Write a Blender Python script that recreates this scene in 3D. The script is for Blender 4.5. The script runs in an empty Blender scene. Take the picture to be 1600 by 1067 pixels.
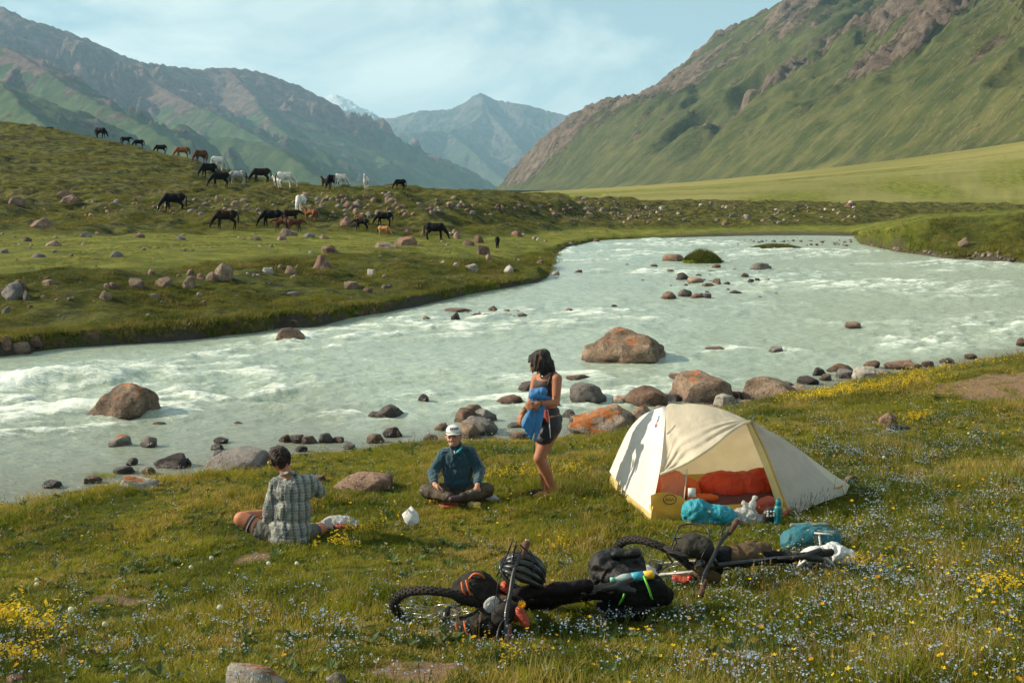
import bpy, bmesh, math, random
import numpy as np
from mathutils import Vector, Matrix, Euler, noise as mnoise
scene = bpy.context.scene
rng = np.random.default_rng(7)
random.seed(7)

# ------------------------------------------------------------------ camera
H = 4.2                                   # eye height above the river
FPX = 1778.0                              # focal length in photograph pixels (40 mm lens)
PITCH = math.atan(233.5 / FPX)
cam_data = bpy.data.cameras.new('camera')
cam_data.lens = 40.0; cam_data.sensor_width = 36.0
cam_data.clip_start = 0.1; cam_data.clip_end = 60000
cam = bpy.data.objects.new('camera', cam_data)
scene.collection.objects.link(cam)
cam.location = (0, 0, H)
cam.rotation_euler = (math.pi/2 - PITCH, 0, 0)
scene.camera = cam

# ------------------------------------------------------------------ world, sun, exposure
SUN_EL, SUN_AZ = math.radians(29), math.radians(-83)     # azimuth measured from +Y towards +X
world = bpy.data.worlds.new('World'); scene.world = world; world.use_nodes = True
wn = world.node_tree; wn.nodes.clear()
def N(nt, t, **kw):
    n = nt.nodes.new(t)
    for k, v in kw.items():
        if k.startswith('i_'):
            key = k[2:]
            n.inputs[int(key) if key.isdigit() else key.replace('_', ' ')].default_value = v
        else: setattr(n, k, v)
    return n
def L(nt, a, b): nt.links.new(a, b)
out = N(wn, 'ShaderNodeOutputWorld'); bg = N(wn, 'ShaderNodeBackground', i_Strength=0.058)
sky = N(wn, 'ShaderNodeTexSky', sky_type='NISHITA', sun_disc=False, sun_elevation=SUN_EL, sun_rotation=SUN_AZ,
        altitude=2500, air_density=1.0, dust_density=1.2, ozone_density=2.0)
tc = N(wn, 'ShaderNodeTexCoord')
mp = N(wn, 'ShaderNodeMapping'); mp.inputs['Scale'].default_value = (1.0, 1.0, 2.6); mp.inputs['Location'].default_value = (3.07, 1.0, 0.40)
L(wn, tc.outputs['Generated'], mp.inputs['Vector'])
cn = N(wn, 'ShaderNodeTexNoise', i_Scale=1.9, i_Detail=9.0, i_Roughness=0.58, i_Distortion=0.7)
L(wn, mp.outputs['Vector'], cn.inputs['Vector'])
cr = N(wn, 'ShaderNodeValToRGB'); cr.color_ramp.elements[0].position = 0.45; cr.color_ramp.elements[1].position = 0.57
L(wn, cn.outputs['Fac'], cr.inputs['Fac'])
tint = N(wn, 'ShaderNodeMix', data_type='RGBA', blend_type='MULTIPLY'); tint.inputs[0].default_value = 1.0
tint.inputs[7].default_value = (0.62, 0.98, 0.95, 1)
L(wn, sky.outputs[0], tint.inputs[6])
veil = N(wn, 'ShaderNodeMix', data_type='RGBA'); veil.inputs[0].default_value = 0.72       # thin high overcast
veil.inputs[7].default_value = (5.4, 7.6, 8.1, 1)
L(wn, tint.outputs[2], veil.inputs[6])
sxyz = N(wn, 'ShaderNodeSeparateXYZ'); L(wn, tc.outputs['Generated'], sxyz.inputs[0])
vr = N(wn, 'ShaderNodeMapRange'); L(wn, sxyz.outputs[2], vr.inputs[0])            # the veil is densest towards the horizon
for i_, x_ in zip((1, 2, 3, 4), (0.14, 0.62, .80, .0)): vr.inputs[i_].default_value = x_
L(wn, vr.outputs[0], veil.inputs[0])
cl = N(wn, 'ShaderNodeMix', data_type='RGBA'); cl.inputs[7].default_value = (11.0, 12.2, 11.2, 1)
mf = N(wn, 'ShaderNodeMath', operation='MULTIPLY'); mf.inputs[1].default_value = 0.9
L(wn, cr.outputs[0], mf.inputs[0]); L(wn, mf.outputs[0], cl.inputs[0])
L(wn, veil.outputs[2], cl.inputs[6]); L(wn, cl.outputs[2], bg.inputs[0]); L(wn, bg.outputs[0], out.inputs[0])

sd = bpy.data.lights.new('sun', 'SUN'); sd.energy = 5.0; sd.angle = math.radians(0.55); sd.color = (1.0, 0.86, 0.66)
sun = bpy.data.objects.new('sun', sd); scene.collection.objects.link(sun)
SUNV = Vector((math.sin(SUN_AZ)*math.cos(SUN_EL), math.cos(SUN_AZ)*math.cos(SUN_EL), math.sin(SUN_EL)))
sun.rotation_euler = SUNV.to_track_quat('Z', 'Y').to_euler()
scene.view_settings.view_transform = 'Standard'; scene.view_settings.look = 'None'
scene.view_settings.exposure = 0.74; scene.view_settings.gamma = 1.0
scene.view_settings.use_curve_mapping = False
scene.cycles.max_bounces = 8; scene.cycles.diffuse_bounces = 3; scene.cycles.transparent_max_bounces = 16
scene.cycles.volume_bounces = 1; scene.cycles.use_denoising = True
scene.cycles.use_adaptive_sampling = True

# ------------------------------------------------------------------ projection helpers (photograph pixels -> place)
cP, sP = math.cos(PITCH), math.sin(PITCH)
def PX(px, py, Y):
    """point at forward distance Y seen at photograph pixel (px, py)"""
    r = (px-800)/FPX; u = (533.5-py)/FPX
    dy = cP + u*sP; dz = -sP + u*cP
    k = Y/dy
    return np.array((r*k, Y, H + dz*k))
def PZ(px, py, z):
    u = (533.5-py)/FPX
    dy = cP + u*sP; dz = -sP + u*cP
    return PX(px, py, (z-H)/dz*dy)
def scale_at(Y, h=3.2): return FPX/(Y*cP + h*sP)

# ------------------------------------------------------------------ noise (numpy)
_ga = np.random.default_rng(3).random((256, 256)).astype(np.float32)*2*np.pi
_GX = np.cos(_ga).ravel(); _GY = np.sin(_ga).ravel()
def perlin(x, y, seed=0):
    x = np.asarray(x, float); y = np.asarray(y, float)
    ix = np.floor(x); iy = np.floor(y); fx = (x-ix).astype(np.float32); fy = (y-iy).astype(np.float32)
    ix = ix.astype(np.int64)+seed*37; iy = iy.astype(np.int64)+seed*91
    x0 = (ix & 255) << 8; x1 = ((ix+1) & 255) << 8; y0 = iy & 255; y1 = (iy+1) & 255
    def g(i, dx, dy): return _GX[i]*dx + _GY[i]*dy
    u = fx*fx*fx*(fx*(fx*6-15)+10); v = fy*fy*fy*(fy*(fy*6-15)+10)
    a = g(x0+y0, fx, fy); b = g(x1+y0, fx-1, fy); c = g(x0+y1, fx, fy-1); d = g(x1+y1, fx-1, fy-1)
    return (((a+(b-a)*u)*(1-v) + (c+(d-c)*u)*v)*1.45).astype(float)
def fbm(x, y, o=4, seed=0, gain=.5, lac=2.03):
    s = np.zeros(np.broadcast(x, y).shape); a = 1.0
    for i in range(o):
        s += a*perlin(x, y, seed+i*17); a *= gain; x = x*lac+13.7; y = y*lac-7.1
    return s
def ridged(x, y, o=4, seed=0, gain=.5):
    s = np.zeros(np.broadcast(x, y).shape); a = 1.0
    for i in range(o):
        s += a*(1-np.abs(perlin(x, y, seed+i*31))*2); a *= gain; x = x*2.07+5.3; y = y*2.07+9.1
    return s
def sstep(e0, e1, x):
    t = np.clip((x-e0)/(e1-e0), 0, 1); return t*t*(3-2*t)

# ------------------------------------------------------------------ object helpers
def link(o): scene.collection.objects.link(o)
def tag(o, label=None, cat=None, group=None, kind=None):
    if label: o['label'] = label
    if cat: o['category'] = cat
    if group: o['group'] = group
    if kind: o['kind'] = kind
    return o
def thing(name, label, cat, loc=(0, 0, 0), group=None):
    o = bpy.data.objects.new(name, None); link(o); o.location = tuple(float(v) for v in loc)
    o.empty_display_size = .1
    return tag(o, label, cat, group)
def mesh_np(name, V, F, mat=None, smooth=True):
    me = bpy.data.meshes.new(name)
    V = np.asarray(V, dtype=np.float64)
    if isinstance(F, np.ndarray):
        nf, k = F.shape
        me.vertices.add(len(V)); me.vertices.foreach_set('co', V.ravel())
        me.loops.add(nf*k); me.loops.foreach_set('vertex_index', F.ravel().astype(np.int32))
        me.polygons.add(nf); me.polygons.foreach_set('loop_start', np.arange(0, nf*k, k, dtype=np.int32))
        me.polygons.foreach_set('loop_total', np.full(nf, k, dtype=np.int32))
        me.update(calc_edges=True)
    else:
        me.from_pydata([tuple(v) for v in V], [], F)
    me.validate()
    if smooth: me.polygons.foreach_set('use_smooth', np.ones(len(me.polygons), dtype=bool))
    if mat: me.materials.append(mat)
    return me
def obj(name, V, F, mat=None, parent=None, smooth=True, origin=None):
    """one mesh object; V in world space"""
    V = np.asarray(V, dtype=np.float64)
    o0 = np.array(parent.location) if parent is not None and parent.type == 'EMPTY' else (np.array(origin) if origin is not None else np.zeros(3))
    if parent is not None and parent.type != 'EMPTY':
        o0 = np.array(parent.matrix_world.translation)
        pr = parent
        o0 = np.zeros(3)
        while pr is not None: o0 = o0 + np.array(pr.location); pr = pr.parent
    me = mesh_np(name, V - o0, F, mat, smooth)
    o = bpy.data.objects.new(name, me); link(o)
    if parent is not None: o.parent = parent
    elif origin is not None: o.location = tuple(float(v) for v in origin)
    return o
def attr(me, name, vals):
    a = me.attributes.new(name, 'FLOAT', 'POINT'); a.data.foreach_set('value', np.asarray(vals, dtype=np.float32))

class MB:
    """mesh collector"""
    def __init__(s): s.V = []; s.F = []; s.n = 0
    def add(s, V, F):
        s.V.append(np.asarray(V, float)); s.F += [tuple(int(i)+s.n for i in f) for f in F]; s.n += len(V); return s
    def box(s, c, sx, sy, sz, M=None):
        P = np.array([(x, y, z) for x in (-.5, .5) for y in (-.5, .5) for z in (-.5, .5)])*(sx, sy, sz)
        if M is not None: P = P @ np.array(M).T
        return s.add(P+np.array(c), [(0,1,3,2),(4,6,7,5),(0,4,5,1),(2,3,7,6),(0,2,6,4),(1,5,7,3)])
    def tube(s, pts, r, n=8, closed=False, caps=True):
        pts = [np.array(p, float) for p in pts]; m = len(pts)
        rr = r if hasattr(r, '__len__') else [r]*m
        V = []; up = None
        for i, p in enumerate(pts):
            if closed: t = pts[(i+1) % m]-pts[i-1]
            else: t = pts[min(i+1, m-1)]-pts[max(i-1, 0)]
            t = t/(np.linalg.norm(t)+1e-12)
            if up is None: up = np.cross(t, (0, 0, 1.0)) if abs(t[2]) < .95 else np.cross(t, (1.0, 0, 0))
            up = up - t*np.dot(up, t); up /= np.linalg.norm(up)+1e-12
            b = np.cross(t, up)
            for k in range(n):
                a = 2*math.pi*k/n
                V.append(p + rr[i]*(math.cos(a)*up+math.sin(a)*b))
        F = []
        for i in range(m if closed else m-1):
            j = (i+1) % m
            for k in range(n):
                F.append((i*n+k, i*n+(k+1) % n, j*n+(k+1) % n, j*n+k))
        if caps and not closed:
            F.append(tuple(range(n-1, -1, -1))); F.append(tuple((m-1)*n+k for k in range(n)))
        return s.add(V, F)
    def build(s, name, mat, parent=None, smooth=True, origin=None):
        return obj(name, np.concatenate(s.V), s.F, mat, parent, smooth, origin)

_sph = {}
def ico(sub):
    if sub not in _sph:
        bm = bmesh.new(); bmesh.ops.create_icosphere(bm, subdivisions=sub, radius=1)
        _sph[sub] = (np.array([v.co[:] for v in bm.verts]), [tuple(v.index for v in f.verts) for f in bm.faces]); bm.free()
    return _sph[sub]
def capsule(mb, p0, r0, p1, r1, n=14):
    p0 = np.array(p0, float); p1 = np.array(p1, float); d = p1-p0; ln = np.linalg.norm(d)+1e-9; t = d/ln
    pts = []; rr = []
    for k in range(6):
        a = math.pi/2*(1-k/5); pts.append(p0 - t*r0*math.sin(a)); rr.append(max(r0*math.cos(a), r0*.04))
    for k in range(6):
        a = math.pi/2*k/5; pts.append(p1 + t*r1*math.sin(a)); rr.append(max(r1*math.cos(a), r1*.04))
    # tangent is constant; build rings directly
    up = np.cross(t, (0, 0, 1.0)) if abs(t[2]) < .9 else np.cross(t, (1.0, 0, 0)); up /= np.linalg.norm(up); b = np.cross(t, up)
    V = [];
    for p, r in zip(pts, rr):
        for k in range(n):
            a = 2*math.pi*k/n; V.append(p + r*(math.cos(a)*up+math.sin(a)*b))
    F = [(i*n+k, i*n+(k+1) % n, (i+1)*n+(k+1) % n, (i+1)*n+k) for i in range(len(pts)-1) for k in range(n)]
    F.append(tuple(range(n-1, -1, -1))); F.append(tuple((len(pts)-1)*n+k for k in range(n)))
    mb.add(V, F)
def ellipsoid(mb, c, r, R=None, sub=3):
    V, F = ico(sub); V = V*np.array(r)
    if R is not None: V = V @ np.array(R).T
    mb.add(V+np.array(c), F)
def blob(name, prims, voxel, mat, parent, smooth=4, fold=0.0, fscale=8.0, fstretch=(1, 1, 1), origin=None, cut=None):
    """one continuous surface grown over capsules ('c',p0,r0,p1,r1) and ellipsoids ('e',c,r[,R])"""
    mb = MB()
    for p in prims:
        if p[0] == 'c': capsule(mb, *p[1:])
        else: ellipsoid(mb, *p[1:])
    V = np.concatenate(mb.V); c0 = V.mean(0)
    me = mesh_np('tmp', V-c0, mb.F)
    t = bpy.data.objects.new('tmp', me); link(t)
    m = t.modifiers.new('r', 'REMESH'); m.mode = 'VOXEL'; m.voxel_size = voxel; m.use_smooth_shade = True
    if smooth:
        s = t.modifiers.new('s', 'SMOOTH'); s.iterations = smooth; s.factor = .5
    dg = bpy.context.evaluated_depsgraph_get()
    m2 = bpy.data.meshes.new_from_object(t.evaluated_get(dg))
    bpy.data.objects.remove(t); bpy.data.meshes.remove(me)
    n = len(m2.vertices); co = np.empty(n*3); m2.vertices.foreach_get('co', co); co = co.reshape(-1, 3)+c0
    if fold:
        no = np.empty(n*3); m2.vertices.foreach_get('normal', no); no = no.reshape(-1, 3)
        q = co*np.array(fstretch)*fscale
        f = np.array([mnoise.fractal(Vector(v), 0.6, 2.2, 3) for v in q])
        f2 = np.array([1-abs(mnoise.noise(Vector(v)*1.7+Vector((3, 5, 1))))*2.5 for v in q])
        co = co + no*(f*.6+f2*.5)[:, None]*fold
    base = np.array(parent.location) if parent is not None and parent.type == 'EMPTY' else np.zeros(3)
    if parent is not None and parent.type != 'EMPTY':
        pr = parent
        while pr is not None: base = base + np.array(pr.location); pr = pr.parent
    if parent is None and origin is not None: base = np.array(origin, float)
    m2.vertices.foreach_set('co', (co-base).ravel()); m2.update()
    if cut is not None:
        bm = bmesh.new(); bm.from_mesh(m2)
        bmesh.ops.delete(bm, geom=[v for v in bm.verts if cut(np.array(v.co)+base)], context='VERTS'); bm.to_mesh(m2); bm.free()
    m2.name = name; m2.materials.clear(); m2.materials.append(mat)
    m2.polygons.foreach_set('use_smooth', np.ones(len(m2.polygons), dtype=bool))
    o = bpy.data.objects.new(name, m2); link(o)
    if parent is not None: o.parent = parent
    elif origin is not None: o.location = tuple(base)
    return o

# ------------------------------------------------------------------ materials
def mat_base(name):
    m = bpy.data.materials.new(name); m.use_nodes = True; nt = m.node_tree; nt.nodes.clear()
    o = N(nt, 'ShaderNodeOutputMaterial'); b = N(nt, 'ShaderNodeBsdfPrincipled'); L(nt, b.outputs[0], o.inputs[0])
    return m, nt, b, o
def ramp(nt, fac, stops, interp='LINEAR'):
    r = N(nt, 'ShaderNodeValToRGB'); e = r.color_ramp.elements; r.color_ramp.interpolation = interp
    while len(e) > 1: e.remove(e[-1])
    e[0].position = stops[0][0]; e[0].color = (*stops[0][1], 1) if len(stops[0][1]) == 3 else stops[0][1]
    for p, c in stops[1:]:
        x = e.new(p); x.color = (*c, 1)
    L(nt, fac, r.inputs[0]); return r.outputs[0]
def nz(nt, vec, scale, detail=4, rough=.55, dist=0, out='Fac', stretch=None, loc=(0,0,0), rot=(0,0,0)):
    if stretch or any(loc) or any(rot):
        mp = N(nt, 'ShaderNodeMapping'); mp.inputs['Scale'].default_value = stretch or (1, 1, 1)
        mp.inputs['Location'].default_value = loc; mp.inputs['Rotation'].default_value = rot; L(nt, vec, mp.inputs[0]); vec = mp.outputs[0]
    n = N(nt, 'ShaderNodeTexNoise', i_Scale=scale, i_Detail=detail, i_Roughness=rough, i_Distortion=dist)
    L(nt, vec, n.inputs['Vector']); return n.outputs[out]
def mixc(nt, f, a, b, mode='MIX'):
    m = N(nt, 'ShaderNodeMix', data_type='RGBA', blend_type=mode)
    for i, v in ((0, f), (6, a), (7, b)):
        if isinstance(v, (int, float)): m.inputs[i].default_value = v
        elif isinstance(v, tuple): m.inputs[i].default_value = (*v, 1)
        else: L(nt, v, m.inputs[i])
    return m.outputs[2]
def mth(nt, op, a, b=None, c=None, clamp=False):
    m = N(nt, 'ShaderNodeMath', operation=op, use_clamp=clamp)
    for i, v in enumerate((a, b, c)):
        if v is None: continue
        if isinstance(v, (int, float)): m.inputs[i].default_value = v
        else: L(nt, v, m.inputs[i])
    return m.outputs[0]
def mrange(nt, v, a, b, c=0., d=1.):
    m = N(nt, 'ShaderNodeMapRange'); m.interpolation_type = 'SMOOTHSTEP'
    L(nt, v, m.inputs[0])
    for i, x in zip((1, 2, 3, 4), (a, b, c, d)): m.inputs[i].default_value = x
    return m.outputs[0]
def bump(nt, h, b, strength=.5, dist=.02, prev=None):
    n = N(nt, 'ShaderNodeBump', i_Strength=strength, i_Distance=dist); L(nt, h, n.inputs['Height'])
    if prev is not None: L(nt, prev, n.inputs['Normal'])
    L(nt, n.outputs[0], b.inputs['Normal']); return n.outputs[0]
def objco(nt): return N(nt, 'ShaderNodeTexCoord').outputs['Object']
def geopos(nt): return N(nt, 'ShaderNodeNewGeometry').outputs['Position']
def attrn(nt, name): return N(nt, 'ShaderNodeAttribute', attribute_name=name).outputs['Fac']
def simple(name, col, rough=.6, var=.25, scale=12, bumps=.3, bdist=.01, metal=0, spec=.4, sheen=0, col2=None, trans=0, coat=0):
    m, nt, b, o = mat_base(name); v = objco(nt)
    f = nz(nt, v, scale, 5, .6)
    c2 = col2 or tuple(c*(1-var) for c in col)
    c = mixc(nt, mrange(nt, f, .35, .65), c2, tuple(min(1, c*(1+var*.6)) for c in col))
    L(nt, c, b.inputs['Base Color']); b.inputs['Roughness'].default_value = rough; b.inputs['Metallic'].default_value = metal
    b.inputs['Specular IOR Level'].default_value = spec; b.inputs['Sheen Weight'].default_value = sheen; b.inputs['Coat Weight'].default_value = coat
    if bumps: bump(nt, nz(nt, v, scale*3, 6, .65), b, bumps, bdist)
    if trans:
        t = N(nt, 'ShaderNodeBsdfTranslucent'); L(nt, c, t.inputs[0]); mx = N(nt, 'ShaderNodeMixShader'); mx.inputs[0].default_value = trans
        L(nt, b.outputs[0], mx.inputs[1]); L(nt, t.outputs[0], mx.inputs[2]); L(nt, mx.outputs[0], o.inputs[0])
    return m
# ================================================================== terrain height function
def curve(pts):
    A, Ys, Zs = [], [], []
    for px, py, kind, v in pts:
        p = PZ(px, py, v) if kind == 'z' else PX(px, py, v)
        A.append(p[0]/p[1]); Ys.append(p[1]); Zs.append(p[2])
    o = np.argsort(A); return np.array(A)[o], np.array(Ys)[o], np.array(Zs)[o]
def zc(*pts): return [(a, b, 'z', c) for a, b, c in pts]
def yc(*pts): return [(a, b, 'Y', c) for a, b, c in pts]
A_MIN, A_MAX = -1.3, 1.3
near_water = zc((-700,850,0),(-300,815,0),(0,786,0),(80,779,0),(150,770,0),(230,757,0),(300,749,0),(420,724,0),(520,709,0),(650,696,0),(800,690,0),(870,686,0),
                (960,676,0),(1050,660,0),(1150,638,0),(1250,617,0),(1350,596,0),(1450,579,0),(1600,556,0),(1900,500,0),(2600,470,0))
far_water = zc((-900,600,0),(-300,575,0),(0,557,0),(60,549,0),(100,545,0),(250,535,0),(330,528,0),(400,521,0),(440,512,0),(490,511,0),(540,500,0),(600,489,0),(650,478,0),(700,468,0),(760,456,0),(800,448,0),
               (840,441,0),(856,434,0),(862,420,0),(866,404,0),(872,395,0),(885,386,0),(905,382,0),(935,376,0),(1000,373,0),(1150,369,0),(1250,368,0),(1334,369,0),
               (1343,381,0),(1400,393,0),(1480,404,0),(1540,407,0),(1600,411,0),(1900,420,0),(2600,440,0))
CW_N, CW_F = curve(near_water), curve(far_water)
C_far1 = zc((-900,420,1.3),(0,432,1.3),(120,428,1.35),(250,420,1.3),(350,408,1.25),(450,400,1.2),(560,398,1.1),(620,395,1.0),(720,405,.85),(800,405,.45),
            (845,393,.35),(900,378,.25),(1000,369,.15),(1200,366,.12),(1330,366,.12),(1346,374,.9),(1400,356,1.7),(1450,343,2.3),(1520,338,2.5),(1600,335,2.7),(2000,330,3),(2600,330,3))
C_far2 = zc((-900,368,1.6),(0,368,1.5),(200,366,1.5),(400,363,1.35),(500,366,1.25),(600,368,1.1),(700,372,.9),(800,368,.7),(900,358,.45),(1000,358,.4),(1100,357,.4),
            (1330,352,.4)) + yc((1350,350,138),(1450,336,150),(1600,330,160),(2600,330,170))
C_far3 = yc((-900,318,100),(0,318,100),(200,315,102),(300,312,104),(400,307,107),(500,302,112),(600,300,115),(700,303,120),(800,308,128),(860,311,135),(900,313,142),
            (1000,317,155),(1100,319,165),(1200,319,172),(1330,321,175),(1360,321,178),(1450,322,198),(1600,323,200),(2600,322,210))
C_far4 = yc((-900,240,120),(0,252,119),(100,262,118),(200,272,118),(300,282,118),(400,293,119),(500,297,123),(600,298,130),(700,301,135),(800,306,142),(900,312,152),(1000,315,170),
            (1200,317,190),(1330,319,200),(1600,320,215),(2600,320,225))
C_far5 = yc((-900,150,165),(-200,178,158),(0,194,152),(40,197,151),(75,204,148),(150,221,140),(200,230,136),(260,242,132),(300,254,130),(335,266,128),(400,279,128),(460,288,132),
            (520,294,138),(600,297,146),(700,301,160),(775,304,168),(850,309,176),(905,312,185),(1000,314,225),(1200,315,235),(1340,317,245),(1600,316,255),(2600,315,260))
C_far1, C_far2, C_far3, C_far4, C_far5 = map(curve, (C_far1, C_far2, C_far3, C_far4, C_far5))
def plainz(x, y):
    dfan = (0.99*(x - (355-0.142*y)))
    h = 27*np.exp(-(y-600)/380.0); h = np.clip(h, 0, 34)
    t = np.clip((dfan+360)/360, 0, 2.2)
    return 2.0 + h*np.where(t < 1, t*t, 1+(t-1)*1.2)*np.where(y > 0, 1, 1) - 1.2*sstep(100, -200, x)*sstep(300, 600, y)
def near_curves(a):
    o = np.ones_like(a)
    def ip(C): return np.interp(a, C[0], C[1]), np.interp(a, C[0], C[2])
    k = []
    k.append((0.0*o, (H-1.55)*o)); k.append((1.5*o, (H-1.75)*o))
    yw, _ = ip(CW_N)
    def at(py, drop_pts):      # row at photo line py with interpolated drops
        pp = [PZ(px, py, H-d) for px, d in drop_pts]
        aa = [p[0]/p[1] for p in pp]
        return np.interp(a, aa, [p[1] for p in pp]), np.interp(a, aa, [p[2] for p in pp])
    k.append(at(1067, [(-700,2.75),(0,2.62),(400,2.5),(800,2.42),(1200,2.32),(1600,2.22),(2300,2.1)]))
    k.append(at(950, [(-700,3.2),(0,3.12),(400,3.0),(800,2.88),(1200,2.78),(1600,2.66),(2300,2.5)]))
    k.append(at(862, [(-700,3.55),(0,3.55),(400,3.28),(800,3.2),(1200,3.1),(1600,2.96),(2300,2.8)]))
    # shore rows are offsets from the waterline
    k.append((yw*.5+k[-1][0]*.5, np.interp(a, [-.5,-.3,0,.15,.3,.45,.6], [H-3.75,H-3.45,H-3.42,H-3.38,H-3.36,H-3.2,H-3.05])))
    dl = np.interp(a, [-.5,0,.3,.45], [1.0,1.4,1.8,2.2]); k.append((yw-dl, .90*H*dl/yw))
    k.append((yw-.35, .06*o)); k.append((yw+.05, -.03*o)); k.append((yw+1.6, -.35*o))
    yf, _ = ip(CW_F)
    k.append((yf-1.2, -.35*o)); k.append((yf-.05, -.05*o))
    lip = np.interp(a, [-.5,-.2,-.05,.05,.12,.3,.31,.5], [.42,.42,.34,.16,.08,.08,.28,.3])
    k.append((yf+.25+.25*(lip < .2), lip))
    def mid(f, y1, z1): return yf+(y1-yf)*f
    y1, z1 = ip(C_far1)
    k.append((yf+(y1-yf)*.45, lip+(z1-lip)*.38)); k.append((np.maximum(y1, yf+1.5), z1))
    ya, za = ip(C_far2); ya = np.maximum(ya, y1+4); k.append((ya, za))
    yb, zb = ip(C_far3); yb = np.maximum(yb, ya+4)
    k.append((ya*.8+yb*.2, za*.9+zb*.1)); k.append((ya*.25+yb*.75, za*.12+zb*.88)); k.append((yb, zb))
    yc_, zc_ = ip(C_far4); yc_ = np.maximum(yc_, yb+4); k.append((yc_, zc_))
    yd, zd = ip(C_far5); yd = np.maximum(yd, yc_+4); k.append((yd, zd))
    x6 = a*(yd+70); p6 = plainz(x6, yd+70); k.append((yd+70, np.where(a < .08, np.minimum(p6, zd-.2), p6)))
    y7 = np.maximum(yd+90, 375.); k.append((y7, plainz(a*y7, y7)))
    return k, yw, yf, (y1, ya, yb, yc_, yd)
def rowinterp(k, Y, last=None):
    """Hermite interpolation with limited slopes through the profile knots"""
    Ks = np.array([q[0] for q in k]); Zs = np.array([q[1] for q in k])
    Ks = np.maximum.accumulate(Ks + np.arange(len(k))[:, None]*1e-4, axis=0)
    dK = np.maximum(np.diff(Ks, axis=0), 1e-4); s = np.diff(Zs, axis=0)/dK
    m = np.zeros_like(Zs); m[0] = s[0]; m[-1] = s[-1]
    pr = s[:-1]*s[1:]
    m[1:-1] = np.where(pr > 0, 2*pr/(s[:-1]+s[1:]+1e-12*np.sign(s[:-1]+s[1:]+1e-30)), 0)
    z = np.where(Y < Ks[0], Zs[0], last if last is not None else Zs[-1])
    for i in range(len(k)-1):
        msk = (Y >= Ks[i]) & (Y < Ks[i+1])
        t = (Y-Ks[i])/dK[i]
        h = (2*t**3-3*t**2+1)*Zs[i]+(t**3-2*t**2+t)*dK[i]*m[i]+(-2*t**3+3*t**2)*Zs[i+1]+(t**3-t**2)*dK[i]*m[i+1]
        z = np.where(msk, h, z)
    return z
def terrain(x, y, full=False):
    x = np.asarray(x, float); y = np.asarray(y, float); sh = x.shape; x = np.atleast_1d(x).ravel(); y = np.atleast_1d(y).ravel()
    yy = np.maximum(y, .3)
    a = np.clip(x/yy, A_MIN, A_MAX)
    # ragged banks
    aw = a + 0.0
    k, yw, yf, (y1, ya, yb, y4, yd) = near_curves(aw)
    wob = fbm(x*.55, y*.55, 3, 5)
    Yq = yy + wob*np.where(yy < 40, .16, .0) + np.where(yy > 24, fbm(x*.35+9, y*.25, 3, 8)*.5*sstep(24, 40, yy), 0)*(yy > yf-6)
    z = rowinterp(k, Yq, plainz(x, Yq))
    farside = yy > (yw+yf)/2
    nearm = (~farside)*sstep(-.3, 1.2, yw-yy)
    z = z + nearm*(fbm(x*.45, y*.45, 3, 2)*.075+fbm(x*2.2, y*2.2, 3, 3)*.028)
    fm = farside*sstep(.2, 2.0, yy-yf)
    flat = sstep(-2, 3, yy-y1)*sstep(3, -3, yy-ya)
    brk = sstep(-3, 3, yy-ya)*sstep(14, 2, yy-yb)
    bank = fm*sstep(2, -2, yy-y1)
    z = z + fm*(fbm(x*.12, y*.12, 3, 11)*.16*(1-.7*flat) + fbm(x*.55, y*.4, 3, 12)*.10*(1-.7*flat))
    z = z + bank*(fbm(x*.35, y*.35, 3, 31)*.26)
    z = z + brk*fm*(fbm(x*.22, y*.16, 3, 13)*.60 + ridged(x*.09+y*.05, y*.03, 2, 14)*.30)*sstep(-.1, .2, (800-0*x)/800)
    up = sstep(0, 4, yy-yb)*sstep(30, 0, yy-yd)*farside*(a < .05)
    z = z + up*(ridged(x*.035+z*.9, z*1.15+fbm(x*.04, y*.04, 2, 44)*1.2, 2, 15)*.20+fbm(x*.1, y*.1, 2, 16)*.3)
    crest = sstep(5, 0, np.abs(yy-yd))
    if full:
        return z.reshape(sh), dict(yw=yw, yf=yf, y1=y1, ya=ya, yb=yb, y4=y4, yd=yd, flat=flat*fm, brk=brk*fm, bank=bank, up=up, near=nearm, far=fm, a=a, farside=farside)
    return z.reshape(sh)
def gz(x, y): return float(terrain(np.array([x]), np.array([y]))[0])
def G(px, py, y0=3.0, y1=320.0):
    """where the sight line through a photograph pixel meets the ground"""
    Ys = np.concatenate([np.arange(y0, min(40, y1), .04), np.arange(40, y1, .15)]) if y0 < 40 else np.arange(y0, y1, .1)
    p0 = PX(px, py, 1.0); d = p0-np.array((0, 0, H))
    x = d[0]*Ys; z = H+d[2]*Ys
    t = terrain(x, Ys); i = np.argmax(z <= t)
    if not (z <= t).any(): i = len(Ys)-1
    return np.array((x[i], Ys[i], t[i]))

def fan_mesh(name, avals, yvals, zf, mat):
    A, Y = np.meshgrid(avals, yvals); X = A*Y
    z = zf(X, Y)
    V = np.stack([X, Y, z], -1).reshape(-1, 3)
    nr, nc = A.shape
    i = np.arange((nr-1)*(nc-1)); r = i//(nc-1); c = i % (nc-1); v0 = r*nc+c
    F = np.stack([v0, v0+1, v0+nc+1, v0+nc], -1)
    me = mesh_np(name, V, F, mat); o = bpy.data.objects.new(name, me); link(o)
    return o, X.ravel(), Y.ravel(), z.ravel()

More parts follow.
